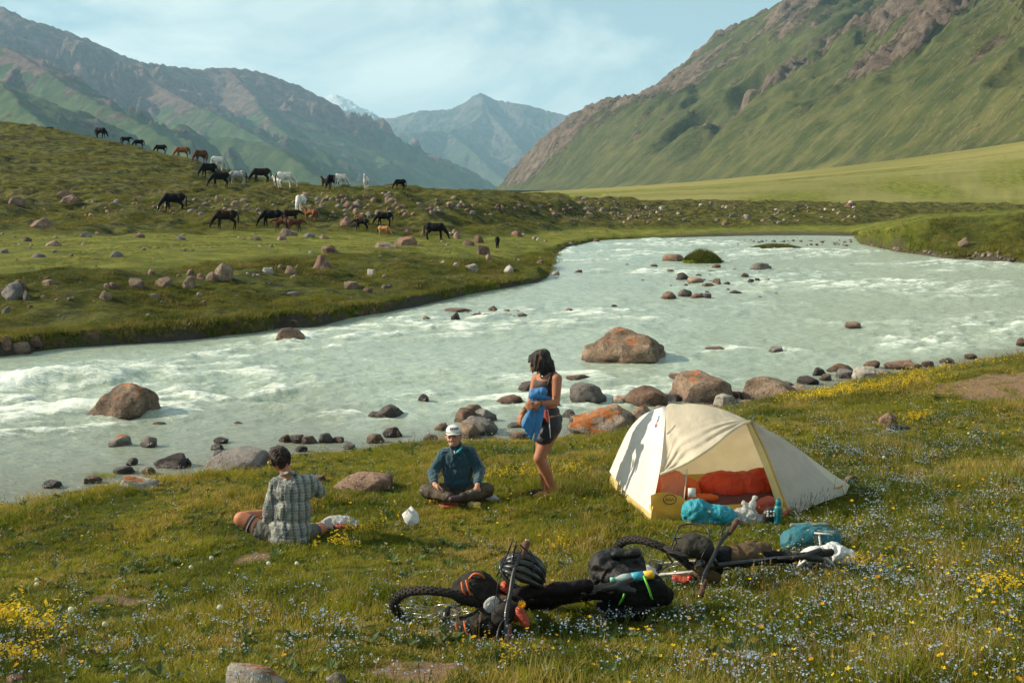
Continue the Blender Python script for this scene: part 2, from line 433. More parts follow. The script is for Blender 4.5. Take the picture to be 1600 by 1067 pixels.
# ------------------------------------------------------------------ ground material
BARE = [(183,940,.26,.09),(662,1046,.30,.11),(355,760,0,0),(310,918,.12,.05),(400,868,.22,.08),(1560,592,1.3,.6),(1610,602,1.6,.8),(1525,600,.5,.25)]
def bare_mask(x, y):
    m = np.zeros_like(x)
    for px, py, rx, ry in BARE:
        if rx == 0: continue
        if not (px, py) in _bc: _bc[(px, py)] = G(px, py)
        c = _bc[(px, py)]
        d = np.sqrt(((x-c[0])/rx)**2+((y-c[1])/(ry*2.2))**2) + fbm(x*3/rx**.5, y*3/rx**.5, 3, 51)*.35
        m = np.maximum(m, sstep(1.05, .8, d))
    return m
_bc = {}
m_ground, nt, b, _ = mat_base('meadow_ground')
v = geopos(nt)
fine = nz(nt, v, 9, 8, .7); med = nz(nt, v, .9, 5, .6); big = nz(nt, v, .11, 4, .55)
g1 = ramp(nt, fine, [(.3, (.022,.028,.004)), (.5, (.075,.095,.010)), (.72, (.165,.175,.022))])
g2 = ramp(nt, med, [(.35, (.62,.75,.55)), (.65, (1.25,1.15,1.0))])
gc = mixc(nt, 1.0, g1, g2, 'MULTIPLY')
yel = ramp(nt, big, [(.38, (.85,.95,.8)), (.62, (1.2,1.1,.75))])
gc = mixc(nt, 1.0, gc, yel, 'MULTIPLY')
past = mixc(nt, mrange(nt, nz(nt, v, .8, 6, .65, stretch=(1,.55,1)), .35, .68), (.095,.118,.013), (.225,.225,.030))
past = mixc(nt, mrange(nt, nz(nt, v, 2.3, 5, .7, loc=(5,1,0)), .60, .74), past, (.24,.215,.12))
past = mixc(nt, attrn(nt, 'plain'), past, mixc(nt, mrange(nt, nz(nt, v, .02, 7, .6, stretch=(.5,1.6,1)), .35, .65), (.17,.17,.048), (.26,.24,.075)))
gc = mixc(nt, attrn(nt, 'pasture'), gc, past)
rough_ = mixc(nt, mrange(nt, nz(nt, v, 1.1, 7, .7), .4, .62), (.020,.022,.006), (.130,.130,.020))
gc = mixc(nt, attrn(nt, 'rough'), gc, rough_)
dirt = ramp(nt, nz(nt, v, 5, 7, .7), [(.3, (.075,.045,.028)), (.55, (.18,.115,.068)), (.75, (.30,.21,.13))])
dd = mth(nt, 'ADD', attrn(nt, 'dirt'), mth(nt, 'MULTIPLY', mth(nt, 'SUBTRACT', nz(nt, v, 2.2, 6, .7), .5), 1.6))
dd = mth(nt, 'MULTIPLY', mrange(nt, dd, .42, .62), mrange(nt, attrn(nt, 'dirt'), .02, .2))
gc = mixc(nt, dd, gc, dirt)
sand = ramp(nt, nz(nt, v, 26, 6, .7), [(.3, (.20,.12,.07)), (.6, (.38,.255,.155))])
gc = mixc(nt, attrn(nt, 'bare'), gc, sand)
wet = mixc(nt, nz(nt, v, 7, 6, .7), (.035,.030,.022), (.13,.115,.09))
gc = mixc(nt, attrn(nt, 'shore'), gc, wet)
L(nt, gc, b.inputs['Base Color']); b.inputs['Roughness'].default_value = .9; b.inputs['Specular IOR Level'].default_value = .15
n1 = bump(nt, nz(nt, v, 14, 6, .7), b, .8, .05)
bump(nt, nz(nt, v, 2.2, 8, .76), b, .9, .36, n1)

av = np.unique(np.concatenate([np.arange(-1.3, -.52, .03), np.arange(-.52, .52, .0021), np.arange(.52, 1.31, .03)]))
yv = [.4, 1.0, 1.5]
while yv[-1] < 398:
    y = yv[-1]; yv.append(y*(1.014 if y < 28 else 1.0052 if y < 200 else 1.03))
gobj, GX, GY, GZ = fan_mesh('ground', av, np.array(yv), terrain, m_ground)
tag(gobj, kind='structure')
_, R_ = terrain(GX, GY, True)
me = gobj.data
dirt_a = R_['brk']*(.27+.10*sstep(0, .12, R_['a'])) + R_['bank']*.22 + (R_['farside'])*sstep(1.0, .2, GY-R_['yf'])*.5*(GY > R_['yf']) + R_['up']*.16
dirt_a = dirt_a + .10*np.exp(-((GY-R_['yb']+2)/5.)**2)*sstep(.02, .08, R_['a'])*sstep(.34, .22, R_['a'])
attr(me, 'dirt', dirt_a)
attr(me, 'pasture', np.clip(R_['flat']+R_['far']*sstep(2, 12, GY-R_['yd'])+R_['far']*sstep(6, 20, GY-R_['yb'])*sstep(-.02, .04, R_['a']), 0, 1)*(GY > 35))
attr(me, 'rough', np.clip((R_['brk']+R_['up'])*.9+R_['bank']*.6, 0, 1))
attr(me, 'plain', R_['far']*sstep(-2, 14, GY-R_['yd'])*sstep(.02, .12, R_['a'])*sstep(.5, -.2, fbm(GX/22, GY/40, 3, 61)))
bm_ = bare_mask(GX, GY); attr(me, 'bare', bm_)
shore = ((~R_['farside']) & (GY > R_['yw']-.9))*sstep(-.9, -.25, GY-R_['yw']) + R_['farside']*(GY < R_['yf']+.15) + R_['farside']*sstep(.1, .2, R_['a'])*sstep(8, 2, GY-R_['yf'])*.9*(R_['a'] < .3)
attr(me, 'shore', np.clip(shore, 0, 1))

# ================================================================== river
m_water, nt, b, _ = mat_base('glacial_water')
v = geopos(nt)
foam = attrn(nt, 'foam')
fs = nz(nt, v, 4.6, 10, .76, 1.3, stretch=(.40, 1.0, 1.0), rot=(0,0,-.5))
fm_ = mth(nt, 'ADD', foam, mth(nt, 'MULTIPLY', mth(nt, 'SUBTRACT', fs, .5), 2.0))
ff = mth(nt, 'MULTIPLY', mrange(nt, fm_, .40, .98), .9)
wc = mixc(nt, nz(nt, v, .25, 5, .6, .6), (.29,.36,.28), (.41,.485,.385))
wc = mixc(nt, attrn(nt, 'shallow'), wc, (.21,.225,.17))
wc = mixc(nt, ff, wc, (.78,.84,.75))
L(nt, wc, b.inputs['Base Color']); L(nt, mixc(nt, ff, (.16,.16,.16), (.6,.6,.6)), b.inputs['Roughness'])
b.inputs['IOR'].default_value = 1.33; b.inputs['Specular IOR Level'].default_value = .5
w1 = bump(nt, nz(nt, v, 6, 6, .65, .4, stretch=(.7,1.3,1), rot=(0,0,-.45)), b, .75, .08)
bump(nt, nz(nt, v, 26, 4, .6, .2, stretch=(.7,1.2,1)), b, .35, .02, w1)
RIVER_ROCKS = []      # (x, y, radius) wakes, filled before the water is built
def rr_(px, py, r): p = PZ(px, py, 0); RIVER_ROCKS.append((p[0], p[1], r))
for q in [(180,652,1.1),(978,566,1.45),(454,530,.6),(1335,507,.5),(1210,550,.6),(1120,546,.5),(660,622,.25),(1080,595,.5),(920,625,.7),(795,632,.5),(607,650,.4),(905,590,.5),(70,600,1.2)]: rr_(*q)
def water_z(X, Y, want=False):
    a = X/np.maximum(Y, .3)
    yw = np.interp(a, CW_N[0], CW_N[1]); yf = np.interp(a, CW_F[0], CW_F[1])
    e = sstep(0, 3.5, Y-yw)*sstep(0, 2.5, yf-Y)
    # flow coordinates: s along the current, t across
    th = .42; s = X*math.cos(th)+Y*math.sin(th); t = -X*math.sin(th)+Y*math.cos(th)
    wx = fbm(s*.12, t*.2, 3, 71)*2.2
    rap = fbm(s*.07+3, t*.10, 3, 70)                         # where the rapids are
    rp = sstep(-.35, .70, rap+ .25*sstep(.25,.0,np.abs(a-.12)))
    big = 1-np.abs(perlin((s+wx)*.33, t*.42+wx*.2, 72))*2
    midw = fbm((s+wx*.6)*.8, t*1.35, 4, 73)
    rid = ridged((s+wx)*.55, t*.95, 4, 74, .55)
    z = e*((.012+.075*rp)*np.clip(big, -.3, 1) + (.012+.05*rp)*midw + (.012+.04*rp)*(rid-.6)) + .018*fbm(s*2.2, t*3.1, 3, 75)*(.3+e)
    foam = .10*e + .55*rp*e*sstep(-.2, .9, big*.5+midw*.9) + .26*e*rp*sstep(.6, 1.3, rid) + .12*(fbm(s*.6,t*1.6,3,79))*e
    for (x0, y0, r) in RIVER_ROCKS:
        ds = (X-x0)*math.cos(th)+(Y-y0)*math.sin(th); dt = -(X-x0)*math.sin(th)+(Y-y0)*math.cos(th)
        # current runs towards -s
        up = np.exp(-((ds-r*.9)/(r*.55))**2-(dt/(r*1.15))**2)
        wake = np.exp(-(np.abs(np.abs(dt)-r*(.8+.12*np.clip(-ds, 0, 9)/r))/(r*.45))**2)*sstep(r*.8, -r*.2, ds)*sstep(-r*5, -r, ds)
        z = z + up*.12*min(r, 1)+wake*.05*min(r, 1)
        foam = foam + up*.4 + wake*.36
    # the standing wave at the left
    p = PZ(110, 602, 0); ds = (X-p[0])*.93+(Y-p[1])*.36; dt = -(X-p[0])*.36+(Y-p[1])*.93
    sw = np.exp(-(ds/1.7)**2-(dt/.5)**2); z = z + sw*.34; foam = foam+sw*.30+np.exp(-((ds+2.2)/1.6)**2-((dt+.3)/.6)**2)*.45
    sh = 1-sstep(.2, 2.8, Y-yw)*(1-.6*sstep(.03, .10, -a+fbm(X*.3, Y*.3, 2, 77)*.04-.08+.0*Y)*sstep(9, 2, Y-yw))
    if want: return z, foam, sh
    return z
wa = np.arange(-.60, .60, .0020)
rows = np.concatenate([np.arange(366, 470, .62), np.arange(470, 800, 1.15), np.arange(800, 900, 6)])
wy = np.sort(np.array([PZ(800, r, 0)[1] for r in rows]))
wobj, WX, WY, WZ = fan_mesh('river_water', wa, wy, water_z, m_water)
_, fo, sh = water_z(WX, WY, True)
attr(wobj.data, 'foam', fo); attr(wobj.data, 'shallow', sh)
tag(wobj, kind='structure')

# ================================================================== mountains
def seg_ridges(X, Y, ridges):
    """union of ridges; each: p = crest points (px, py, Y), sl = the two side slopes, g = gully depth, lam = gully spacing"""
    best = np.full(X.shape, -1e9); gv = np.zeros(X.shape); FS = np.zeros(X.shape); FD = np.zeros(X.shape)
    wn_ = fbm(X/330, Y/330, 3, 90); nn = fbm(X/40, Y/40, 4, 130)
    for ri, R in enumerate(ridges):
        P = np.array([PX(*q) for q in R['p']]); cum = 0
        hb = np.full(X.shape, -1e9); S = np.zeros(X.shape); D = np.zeros(X.shape); SD = np.zeros(X.shape)
        for i in range(len(P)-1):
            a, b_ = P[i], P[i+1]; d = b_[:2]-a[:2]; ln = np.linalg.norm(d); t = ((X-a[0])*d[0]+(Y-a[1])*d[1])/ln**2
            tc_ = np.clip(t, 0, 1); dist = np.hypot(X-a[0]-tc_*d[0], Y-a[1]-tc_*d[1])
            side = np.sign((X-a[0])*d[1]-(Y-a[1])*d[0])
            sl = np.where(side > 0, R['sl'][1], R['sl'][0])
            h = a[2]+tc_*(b_[2]-a[2]) - sl*dist*(1-.12*np.clip(dist/1500, 0, 1))
            m = h > hb; hb = np.where(m, h, hb); S = np.where(m, cum+tc_*ln, S); D = np.where(m, dist, D); SD = np.where(m, side, SD); cum += ln
        k = np.nonzero(hb > best-160)[0] if X.ndim == 1 else None
        if k is None: return tuple(v.reshape(X.shape) for v in seg_ridges(X.ravel(), Y.ravel(), ridges))
        lam = R.get('lam', 170); w = wn_[k]*.6+ri
        gul = ridged(S[k]/lam+w+SD[k]*7.7, D[k]/(lam*4.5)+w*.5, 5, 100+ri, .46)-.9
        h = hb[k]+gul*R['g']*sstep(0, lam*.9, D[k])+nn[k]*R.get('n', 6)*.8
        m = h > best[k]; best[k] = np.where(m, h, best[k]); gv[k] = np.where(m, gul, gv[k]); FS[k] = np.where(m, S[k]+SD[k]*999+ri*777, FS[k]); FD[k] = np.where(m, D[k], FD[k])
    return best, gv, FS, FD
KEEP = {}
def keep(r): KEEP['r'] = [np.ravel(q) for q in r]; return r[0]
def mountain(name, avals, yvals, hf, mat, floor=-3):
    o, X, Y, Z = fan_mesh(name, avals, yvals, lambda x, y: keep(hf(x, y)), mat)
    return tag(o, kind='structure'), X, Y, Z
def mount_mat(name, green, green2, rock, rock2, snowline=None, scl=1.0):
    m, nt, b, _ = mat_base(name); v = geopos(nt)
    big = nz(nt, v, .0035*scl, 6, .62, .4); medn = nz(nt, v, .018*scl, 8, .68, .3); fin = nz(nt, v, .11*scl, 6, .7)
    gcol = mixc(nt, mrange(nt, medn, .35, .68), green, green2)
    gcol = mixc(nt, mrange(nt, fin, .55, .72), gcol, tuple(c*.55 for c in green))
    rcol = ramp(nt, nz(nt, v, .03*scl, 8, .72, .6), [(.3, tuple(c*.45 for c in rock)), (.5, rock), (.72, rock2)])
    fl = N(nt, 'ShaderNodeCombineXYZ'); L(nt, attrn(nt, 'fa'), fl.inputs[0]); L(nt, mth(nt, 'MULTIPLY', attrn(nt, 'fd'), .16), fl.inputs[1])
    st = nz(nt, fl.outputs[0], .022*scl, 8, .66, .5); st2 = nz(nt, fl.outputs[0], .075*scl, 6, .7, .4)      # streaks running down the slope
    gcol = mixc(nt, mrange(nt, st, .38, .66), mixc(nt, 1.0, gcol, (.78,.80,.76), 'MULTIPLY'), mixc(nt, 1.0, gcol, (1.15,1.08,1.02), 'MULTIPLY'))
    if name == 'right_mountain_grass':
        ln_ = mth(nt, 'ABSOLUTE', mth(nt, 'SUBTRACT', nz(nt, fl.outputs[0], .016*scl, 5, .6, .3, loc=(3,1,0)), .5)); gcol = mixc(nt, mrange(nt, ln_, .018, .0, 0, .5), gcol, (.030,.032,.014))
        ln2 = mth(nt, 'ABSOLUTE', mth(nt, 'SUBTRACT', nz(nt, fl.outputs[0], .03*scl, 5, .65, .3, loc=(31,7,0)), .5)); gcol = mixc(nt, mrange(nt, ln2, .011, .0, 0, .5), gcol, (.19,.15,.10))
        sp3 = nz(nt, v, .32, 4, .75); gcol = mixc(nt, mrange(nt, sp3, .60, .68, 0, .8), gcol, (.030,.036,.014)); gcol = mixc(nt, mrange(nt, nz(nt, v, .26, 4, .75, loc=(9,4,2)), .63, .69, 0, .8), gcol, (.22,.19,.14))
    rk = mth(nt, 'ADD', attrn(nt, 'rock'), mth(nt, 'MULTIPLY', mth(nt, 'SUBTRACT', medn, .5), 1.1))
    rk = mth(nt, 'ADD', rk, mth(nt, 'MULTIPLY', mth(nt, 'SUBTRACT', st, .5), 1.5)); rk = mth(nt, 'ADD', rk, mth(nt, 'MULTIPLY', mth(nt, 'SUBTRACT', st2, .5), .8))
    rk = mth(nt, 'ADD', rk, mth(nt, 'MULTIPLY', mth(nt, 'SUBTRACT', big, .5), 1.4))
    rk = mrange(nt, rk, .44, .58)
    c = mixc(nt, rk, gcol, rcol)
    if snowline is not None:
        c = mixc(nt, mrange(nt, mth(nt, 'ADD', attrn(nt, 'snow'), mth(nt, 'MULTIPLY', mth(nt, 'SUBTRACT', nz(nt, v, .012*scl, 7, .7), .5), 1.7)), .5, .6), c, (.75,.8,.82))
    if name == 'right_mountain_grass':
        c = mixc(nt, attrn(nt, 'fan'), c, mixc(nt, mrange(nt, nz(nt, v, .02, 7, .6, stretch=(.5,1.6,1)), .35, .65), (.18,.175,.050), (.27,.245,.078)))
    L(nt, c, b.inputs['Base Color']); b.inputs['Roughness'].default_value = .95; b.inputs['Specular IOR Level'].default_value = .1
    n1 = bump(nt, mth(nt, 'MULTIPLY', nz(nt, v, .05*scl, 9, .72), mth(nt, 'ADD', rk, .22)), b, 1.0, 13/scl)
    return m
# --- right mountain: an even valley wall whose profile is the photographed skyline
RF = lambda y: 355-0.142*y
prof_px = [(770,304),(775,300),(800,270),(828,239),(845,222),(860,210),(885,194),(917,178),(965,170),(985,162),(1007,151),(1054,113),(1090,86),(1127,58),(1169,31),(1227,-2),(1300,-55),(1400,-140),(1500,-230),(1600,-300),(1750,-380),(1900,-420),(2200,-440)]
_pp = np.array([PX(a, b_, 2500) for a, b_ in prof_px]); PRX = _pp[:, 0]-_pp[0, 0]; PRZ = _pp[:, 2]
def right_h(X, Y):
    d = .99*(X-RF(Y))
    w = fbm(X/260, Y/260, 3, 201)
    along = Y*.93 - d*.55
    cliff = np.interp(d+40, PRX, PRZ)
    even = 14+np.where(d > 0, .66*d*(1-.00012*np.clip(d, 0, 1500)), 0)
    k = sstep(1750, 2350, Y)
    base = even*(1-k)+np.maximum(cliff, 3)*k
    gul = ridged(along/150+w*.55, d/900+w*.3, 5, 210, .5)-.85
    spur = ridged(along/430+w*.5+.35, d/2200, 2, 211)-.75
    amp = sstep(-20, 220, d)
    z = base + gul*21*amp*(1-.3*k) + spur*34*amp*(1-.75*k) + fbm(X/26, Y/26, 4, 215)*3.2*amp
    band = sstep(.06, .30, perlin(along/190+w*.3+.2, d/800, 230)+.5*perlin(along/55, d/260, 232))*sstep(70, 230, d)
    band = np.maximum(band, np.maximum(sstep(1950, 2350, Y)*sstep(-45, 0, d)*sstep(430, 260, d), sstep(380, 560, d)*sstep(-.1, .4, fbm(X/110, Y/110, 3, 233))))
    z = z + band*(ridged(X/34+w, Y/34, 4, 234, .6)-.7)*9 + (ridged(X/75+w, Y/75, 3, 235)-.6)*3.0*amp
    pl = plainz(X, Y)+fbm(X/60, Y/60, 3, 216)*.6*sstep(420, 700, Y)
    fall = np.clip(Y-2520-w*60, 0, 1e9)
    z = z - fall*.75
    r = np.maximum(z, pl) if False else np.where(d > -80, np.maximum(z+0*pl, pl), pl)
    # soften the foot
    t = sstep(-60, 90, d)*(1-k)+k*sstep(-75, -40, d)
    r = pl*(1-t)+np.maximum(z, pl)*t
    return r, gul, d, spur, along, w, band
m_right = mount_mat('right_mountain_grass', (.042,.058,.019), (.094,.098,.034), (.145,.108,.082), (.27,.22,.18), None, 1.6)
ra = np.arange(-.14, .75, .0021); ry = [395.]
while ry[-1] < 2900: ry.append(ry[-1]*1.0058)
rmo, RX, RY, RZ = mountain('right_mountain', ra, np.array(ry), right_h, m_right)
_, gul, dd_, spur, al, w_, band_ = KEEP['r']
attr(rmo.data, 'fa', al+w_*30); attr(rmo.data, 'fd', dd_)
rock = .24+.34*sstep(.0, .9, gul)*sstep(60, 260, dd_)+.28*sstep(.1, .6, spur)*sstep(80, 300, dd_)
strip = sstep(.25, .6, perlin(al/210+w_*.3+.2, dd_/1500, 230))
rock = rock - .14 + .62*band_ + .12*sstep(330, 520, dd_)
attr(rmo.data, 'rock', rock); attr(rmo.data, 'fan', sstep(40, -20, dd_+fbm(RX/60, RY/60, 3, 231)*35+(RY-600)*.03)*sstep(2200, 1500, RY))
# --- left range
LR = [
 dict(p=[(-500,-160,4600),(-250,-90,4900),(-80,-20,5000),(0,8,5000),(40,28,5050),(110,50,5200),(150,66,5250),(200,91,5300),(231,98,5400),(272,103,5500),(312,108,5600),(353,104,5700),(387,108,5750),(416,115,5800),(449,127,5900),(469,134,5950),(497,156,6000),(550,186,6100),(587,202,6100),(632,222,6200),(685,245,6300),(730,263,6400),(790,290,6500)], sl=(.6,.62), g=120, lam=520, n=9),
 dict(p=[(180,92,5300),(205,108,5000),(231,125,4800),(281,153,4500),(344,181,4200),(406,216,3900),(453,246,3700),(520,288,3500),(560,300,3400)], sl=(.50,.72), g=75, lam=330, n=6),
 dict(p=[(-260,-20,3700),(-80,48,3500),(0,68,3400),(37,90,3300),(78,112,3200),(103,134,3100),(156,160,2950),(219,191,2800),(281,226,2650),(330,255,2500),(380,290,2400),(420,306,2300)], sl=(.52,.74), g=62, lam=270, n=6),
 dict(p=[(-300,110,2600),(-60,100,2500),(0,128,2400),(40,170,2250),(75,200,2100),(120,240,2000),(190,300,1900)], sl=(.5,.75), g=36, lam=190, n=5),
 dict(p=[(220,214,3350),(272,208,3300),(312,212,3300),(369,216,3250),(422,226,3200),(462,244,3100),(500,264,3000),(560,290,2900),(620,304,2800)], sl=(.35,.62), g=14, lam=130, n=4),
 dict(p=[(497,156,6000),(530,200,5600),(560,232,5300),(600,262,5000),(660,290,4700),(740,304,4300)], sl=(.5,.66), g=30, lam=240, n=5),
 dict(p=[(353,104,5700),(395,150,5300),(425,190,4900),(480,236,4500),(560,268,4200),(640,290,4000),(720,303,3800)], sl=(.5,.66), g=36, lam=260, n=5),
 dict(p=[(587,202,6100),(650,245,5800),(700,272,5600),(770,298,5400)], sl=(.5,.6), g=22, lam=240, n=5),
]
def left_h(X, Y):
    h, g, fs, fd = seg_ridges(X, Y, LR)
    fl = 6+0*X + .01*np.clip(-X-200, 0, 3000)
    z = np.maximum(h, fl); t = sstep(0, 120, h-fl); return fl+(z-fl)*(.25+.75*t) , g, h, fs, fd
m_left = mount_mat('left_range', (.035,.068,.026), (.085,.115,.045), (.140,.092,.078), (.27,.20,.17), None, .9)
la = np.arange(-.68, .03, .00175); ly = [1500.]
while ly[-1] < 7200: ly.append(ly[-1]*1.0043)
lmo, LX, LY, LZ = mountain('left_mountains', la, np.array(ly), left_h, m_left)
_, lg, lh, lfs, lfd = KEEP['r']
attr(lmo.data, 'fa', lfs); attr(lmo.data, 'fd', lfd)
attr(lmo.data, 'rock', .12+.40*sstep(.0, .8, lg)+.62*sstep(150, 450, LZ)-.15*sstep(120, 20, LZ))
# --- far range
FR = [
 dict(p=[(400,190,12500),(460,170,12500),(494,153,12500),(524,147,12500),(542,154,12500),(569,172,12400),(591,186,12300),(640,215,12000)], sl=(.7,.8), g=75, lam=330, n=16),
 dict(p=[(560,210,11500),(600,185,11300),(621,183,11200),(640,177,11200),(662,172,11000),(690,171,11000),(707,169,11000),(726,160,10900),(740,150,10900),(751,145,10800),(775,156,10800),(812,162,10700),(850,171,10700),(884,180,10600),(925,167,11000),(970,169,11200),(1030,150,11500),(1100,120,11500)], sl=(.72,.75), g=75, lam=380, n=12),
 dict(p=[(751,145,10800),(765,178,10300),(790,205,9800),(815,235,9300),(840,270,8900),(860,300,8600)], sl=(.62,.66), g=55, lam=340, n=8),
 dict(p=[(751,146,10800),(755,175,10300),(740,190,9900),(700,206,9500),(662,204,9300),(621,206,9200),(585,212,9200),(540,240,9000)], sl=(.6,.66), g=60, lam=300, n=10),
 dict(p=[(700,206,9500),(735,232,9000),(765,262,8600),(800,290,8200)], sl=(.6,.62), g=55, lam=260, n=8),
 dict(p=[(640,206,9250),(670,240,8800),(710,268,8400),(770,296,8000)], sl=(.6,.6), g=50, lam=240, n=8),
]
def far_h(X, Y):
    h, g, fs, fd = seg_ridges(X, Y, FR); return np.maximum(h, 5), g, h, fs, fd
m_far = mount_mat('far_range', (.050,.070,.032), (.075,.09,.045), (.120,.105,.095), (.19,.17,.155), 1, .5)
fa = np.arange(-.26, .24, .0013); fy = np.linspace(7300, 13500, 260)
fmo, FX_, FY_, FZ_ = mountain('far_peaks', fa, fy, far_h, m_far)
_, fg, fh, ffs, ffd = KEEP['r']
attr(fmo.data, 'fa', ffs); attr(fmo.data, 'fd', ffd)
attr(fmo.data, 'rock', .35+.3*sstep(0, .8, fg)+.3*sstep(250, 600, FZ_))
attr(fmo.data, 'snow', -.55+1.35*sstep(11900, 12300, FY_)*sstep(500, 950, FZ_)+.75*sstep(.0,.7,-fg)*sstep(680, 860, FZ_)*sstep(10500, 11100, FY_))
# --- valley floor beyond the terrace, under everything
vf, _, _, _ = fan_mesh('valley_floor', np.arange(-1.3, 1.31, .05), np.array([200., 500, 1000, 2000, 4000, 8000, 16000, 30000]), lambda x, y: 0*x-2.5, m_left)
tag(vf, kind='structure')

# ================================================================== haze
hz = MB(); hz.box((0, 7300, 622), 18000, 15000, 1256)
mh = bpy.data.materials.new('valley_haze'); mh.use_nodes = True; nt = mh.node_tree; nt.nodes.clear()
o_ = N(nt, 'ShaderNodeOutputMaterial'); pv = N(nt, 'ShaderNodeVolumePrincipled'); L(nt, pv.outputs[0], o_.inputs['Volume'])
pv.inputs['Color'].default_value = (.45, .75, 1.0, 1); pv.inputs['Density'].default_value = 6.5e-5; pv.inputs['Anisotropy'].default_value = .15
haze = hz.build('haze', mh, smooth=False); tag(haze, kind='stuff')
# ================================================================== rocks
def rock_mat(name, c1, c2, c3, lichen=0.0, wet=False):
    m, nt, b, _ = mat_base(name); v = objco(nt); rnd = N(nt, 'ShaderNodeObjectInfo').outputs['Random']
    add = N(nt, 'ShaderNodeVectorMath', operation='ADD'); L(nt, v, add.inputs[0]); cx = N(nt, 'ShaderNodeCombineXYZ')
    L(nt, mth(nt, 'MULTIPLY', rnd, 37.0), cx.inputs[0]); L(nt, mth(nt, 'MULTIPLY', rnd, 19.0), cx.inputs[1]); L(nt, cx.outputs[0], add.inputs[1]); v = add.outputs[0]
    a = nz(nt, v, 2.2, 7, .65, .4); f = nz(nt, v, 14, 7, .75); g = nz(nt, v, 60, 3, .7)
    c = ramp(nt, a, [(.32, c1), (.5, c2), (.68, c3)])
    c = mixc(nt, mrange(nt, f, .52, .66), c, tuple(x*.42 for x in c1)); c = mixc(nt, mrange(nt, g, .57, .66), c, tuple(min(.7, x*1.5) for x in c3))
    nrm = N(nt, 'ShaderNodeNewGeometry').outputs['Normal']; sx = N(nt, 'ShaderNodeSeparateXYZ'); L(nt, nrm, sx.inputs[0])
    if lichen:
        l = mth(nt, 'ADD', nz(nt, v, 3.1, 6, .7, .6, loc=(4,2,8)), mth(nt, 'MULTIPLY', sx.outputs[2], .20))
        l = mrange(nt, l, .80-lichen*.25, .86-lichen*.25)
        c = mixc(nt, l, c, ramp(nt, f, [(.3, (.30,.075,.018)), (.6, (.48,.17,.04)), (.75, (.55,.33,.12))]))
        l2 = mrange(nt, nz(nt, v, 5.3, 6, .7, .6, loc=(14,2,3)), .57, .62); c = mixc(nt, mth(nt, 'MULTIPLY', l2, .7), c, (.05,.047,.045))
    br = mth(nt, 'MULTIPLY', mth(nt, 'ADD', mth(nt, 'MULTIPLY', rnd, .5), .75), 1.0)
    c = mixc(nt, 1.0, c, tuple([1, 1, 1]), 'MULTIPLY'); hv = N(nt, 'ShaderNodeHueSaturation'); L(nt, br, hv.inputs['Value']); L(nt, c, hv.inputs['Color']); c = hv.outputs[0]
    # a damp band just above the water line
    pz = N(nt, 'ShaderNodeSeparateXYZ'); L(nt, geopos(nt), pz.inputs[0])
    if wet:
        w = mrange(nt, mth(nt, 'ADD', pz.outputs[2], mth(nt, 'MULTIPLY', mth(nt, 'SUBTRACT', f, .5), .18)), .15, .06)
        c = mixc(nt, w, c, mixc(nt, 1.0, c, (.38,.36,.34), 'MULTIPLY')); L(nt, mth(nt, 'SUBTRACT', .85, mth(nt, 'MULTIPLY', w, .6)), b.inputs['Roughness'])
    else: b.inputs['Roughness'].default_value = .88
    L(nt, c, b.inputs['Base Color']); b.inputs['Specular IOR Level'].default_value = .3
    n1 = bump(nt, nz(nt, v, 5, 9, .74, .5), b, 1.0, .09); bump(nt, f, b, .6, .02, n1)
    return m
RM = dict(
 tan=rock_mat('granite_tan', (.11,.075,.052), (.20,.14,.095), (.33,.25,.18), .0, True),
 tanl=rock_mat('granite_tan_lichen', (.085,.058,.040), (.165,.112,.076), (.31,.23,.165), .32, True),
 lich=rock_mat('granite_orange_lichen', (.17,.13,.10), (.33,.26,.20), (.50,.43,.35), .75, True),
 brown=rock_mat('granite_brown', (.085,.052,.038), (.165,.10,.07), (.27,.175,.125), .15, True),
 grey=rock_mat('granite_grey', (.085,.075,.07), (.15,.135,.125), (.25,.23,.21), .0, True),
 dark=rock_mat('slate_dark', (.035,.028,.028), (.07,.055,.052), (.13,.11,.10), .0, True),
 pale=rock_mat('granite_pale', (.26,.23,.19), (.42,.38,.32), (.58,.54,.47), .25, True),
 pink=rock_mat('granite_pink', (.13,.075,.052), (.22,.14,.10), (.33,.23,.165), .1, True))
def rock_shape(seed, sub=3, flat=.6, chops=7, rough=.16, boxy=.3):
    chops += 3; r = np.random.default_rng(seed); V, F = ico(sub); V = V.copy()
    # rounded box
    V = V/np.maximum((np.abs(V)**(2+boxy*4)).sum(1)**(1/(2+boxy*4)), 1e-6)[:, None]
    V /= np.abs(V).max()
    for _ in range(chops):
        n = r.normal(size=3); n[2] = abs(n[2])*.8; n /= np.linalg.norm(n); d = r.uniform(.58, .86)
        k = V@n; m = k > d; V[m] -= ((k[m]-d)*.95)[:, None]*n
    off = r.uniform(-50, 50, 3)
    for i, (s, a) in enumerate(((1.3, rough), (3.1, rough*.42), (7.5, rough*.16))):
        if i == 2 and sub < 4: break
        d = np.array([mnoise.noise(Vector(v*s+off)) for v in V]); V *= (1+d*a)[:, None]
    V[:, 2] *= flat
    V -= (V.max(0)+V.min(0))/2; V /= np.array([(V[:, 0].max()-V[:, 0].min()), (V[:, 1].max()-V[:, 1].min()), (V[:, 2].max()-V[:, 2].min())])
    return V, F           # fits a unit box
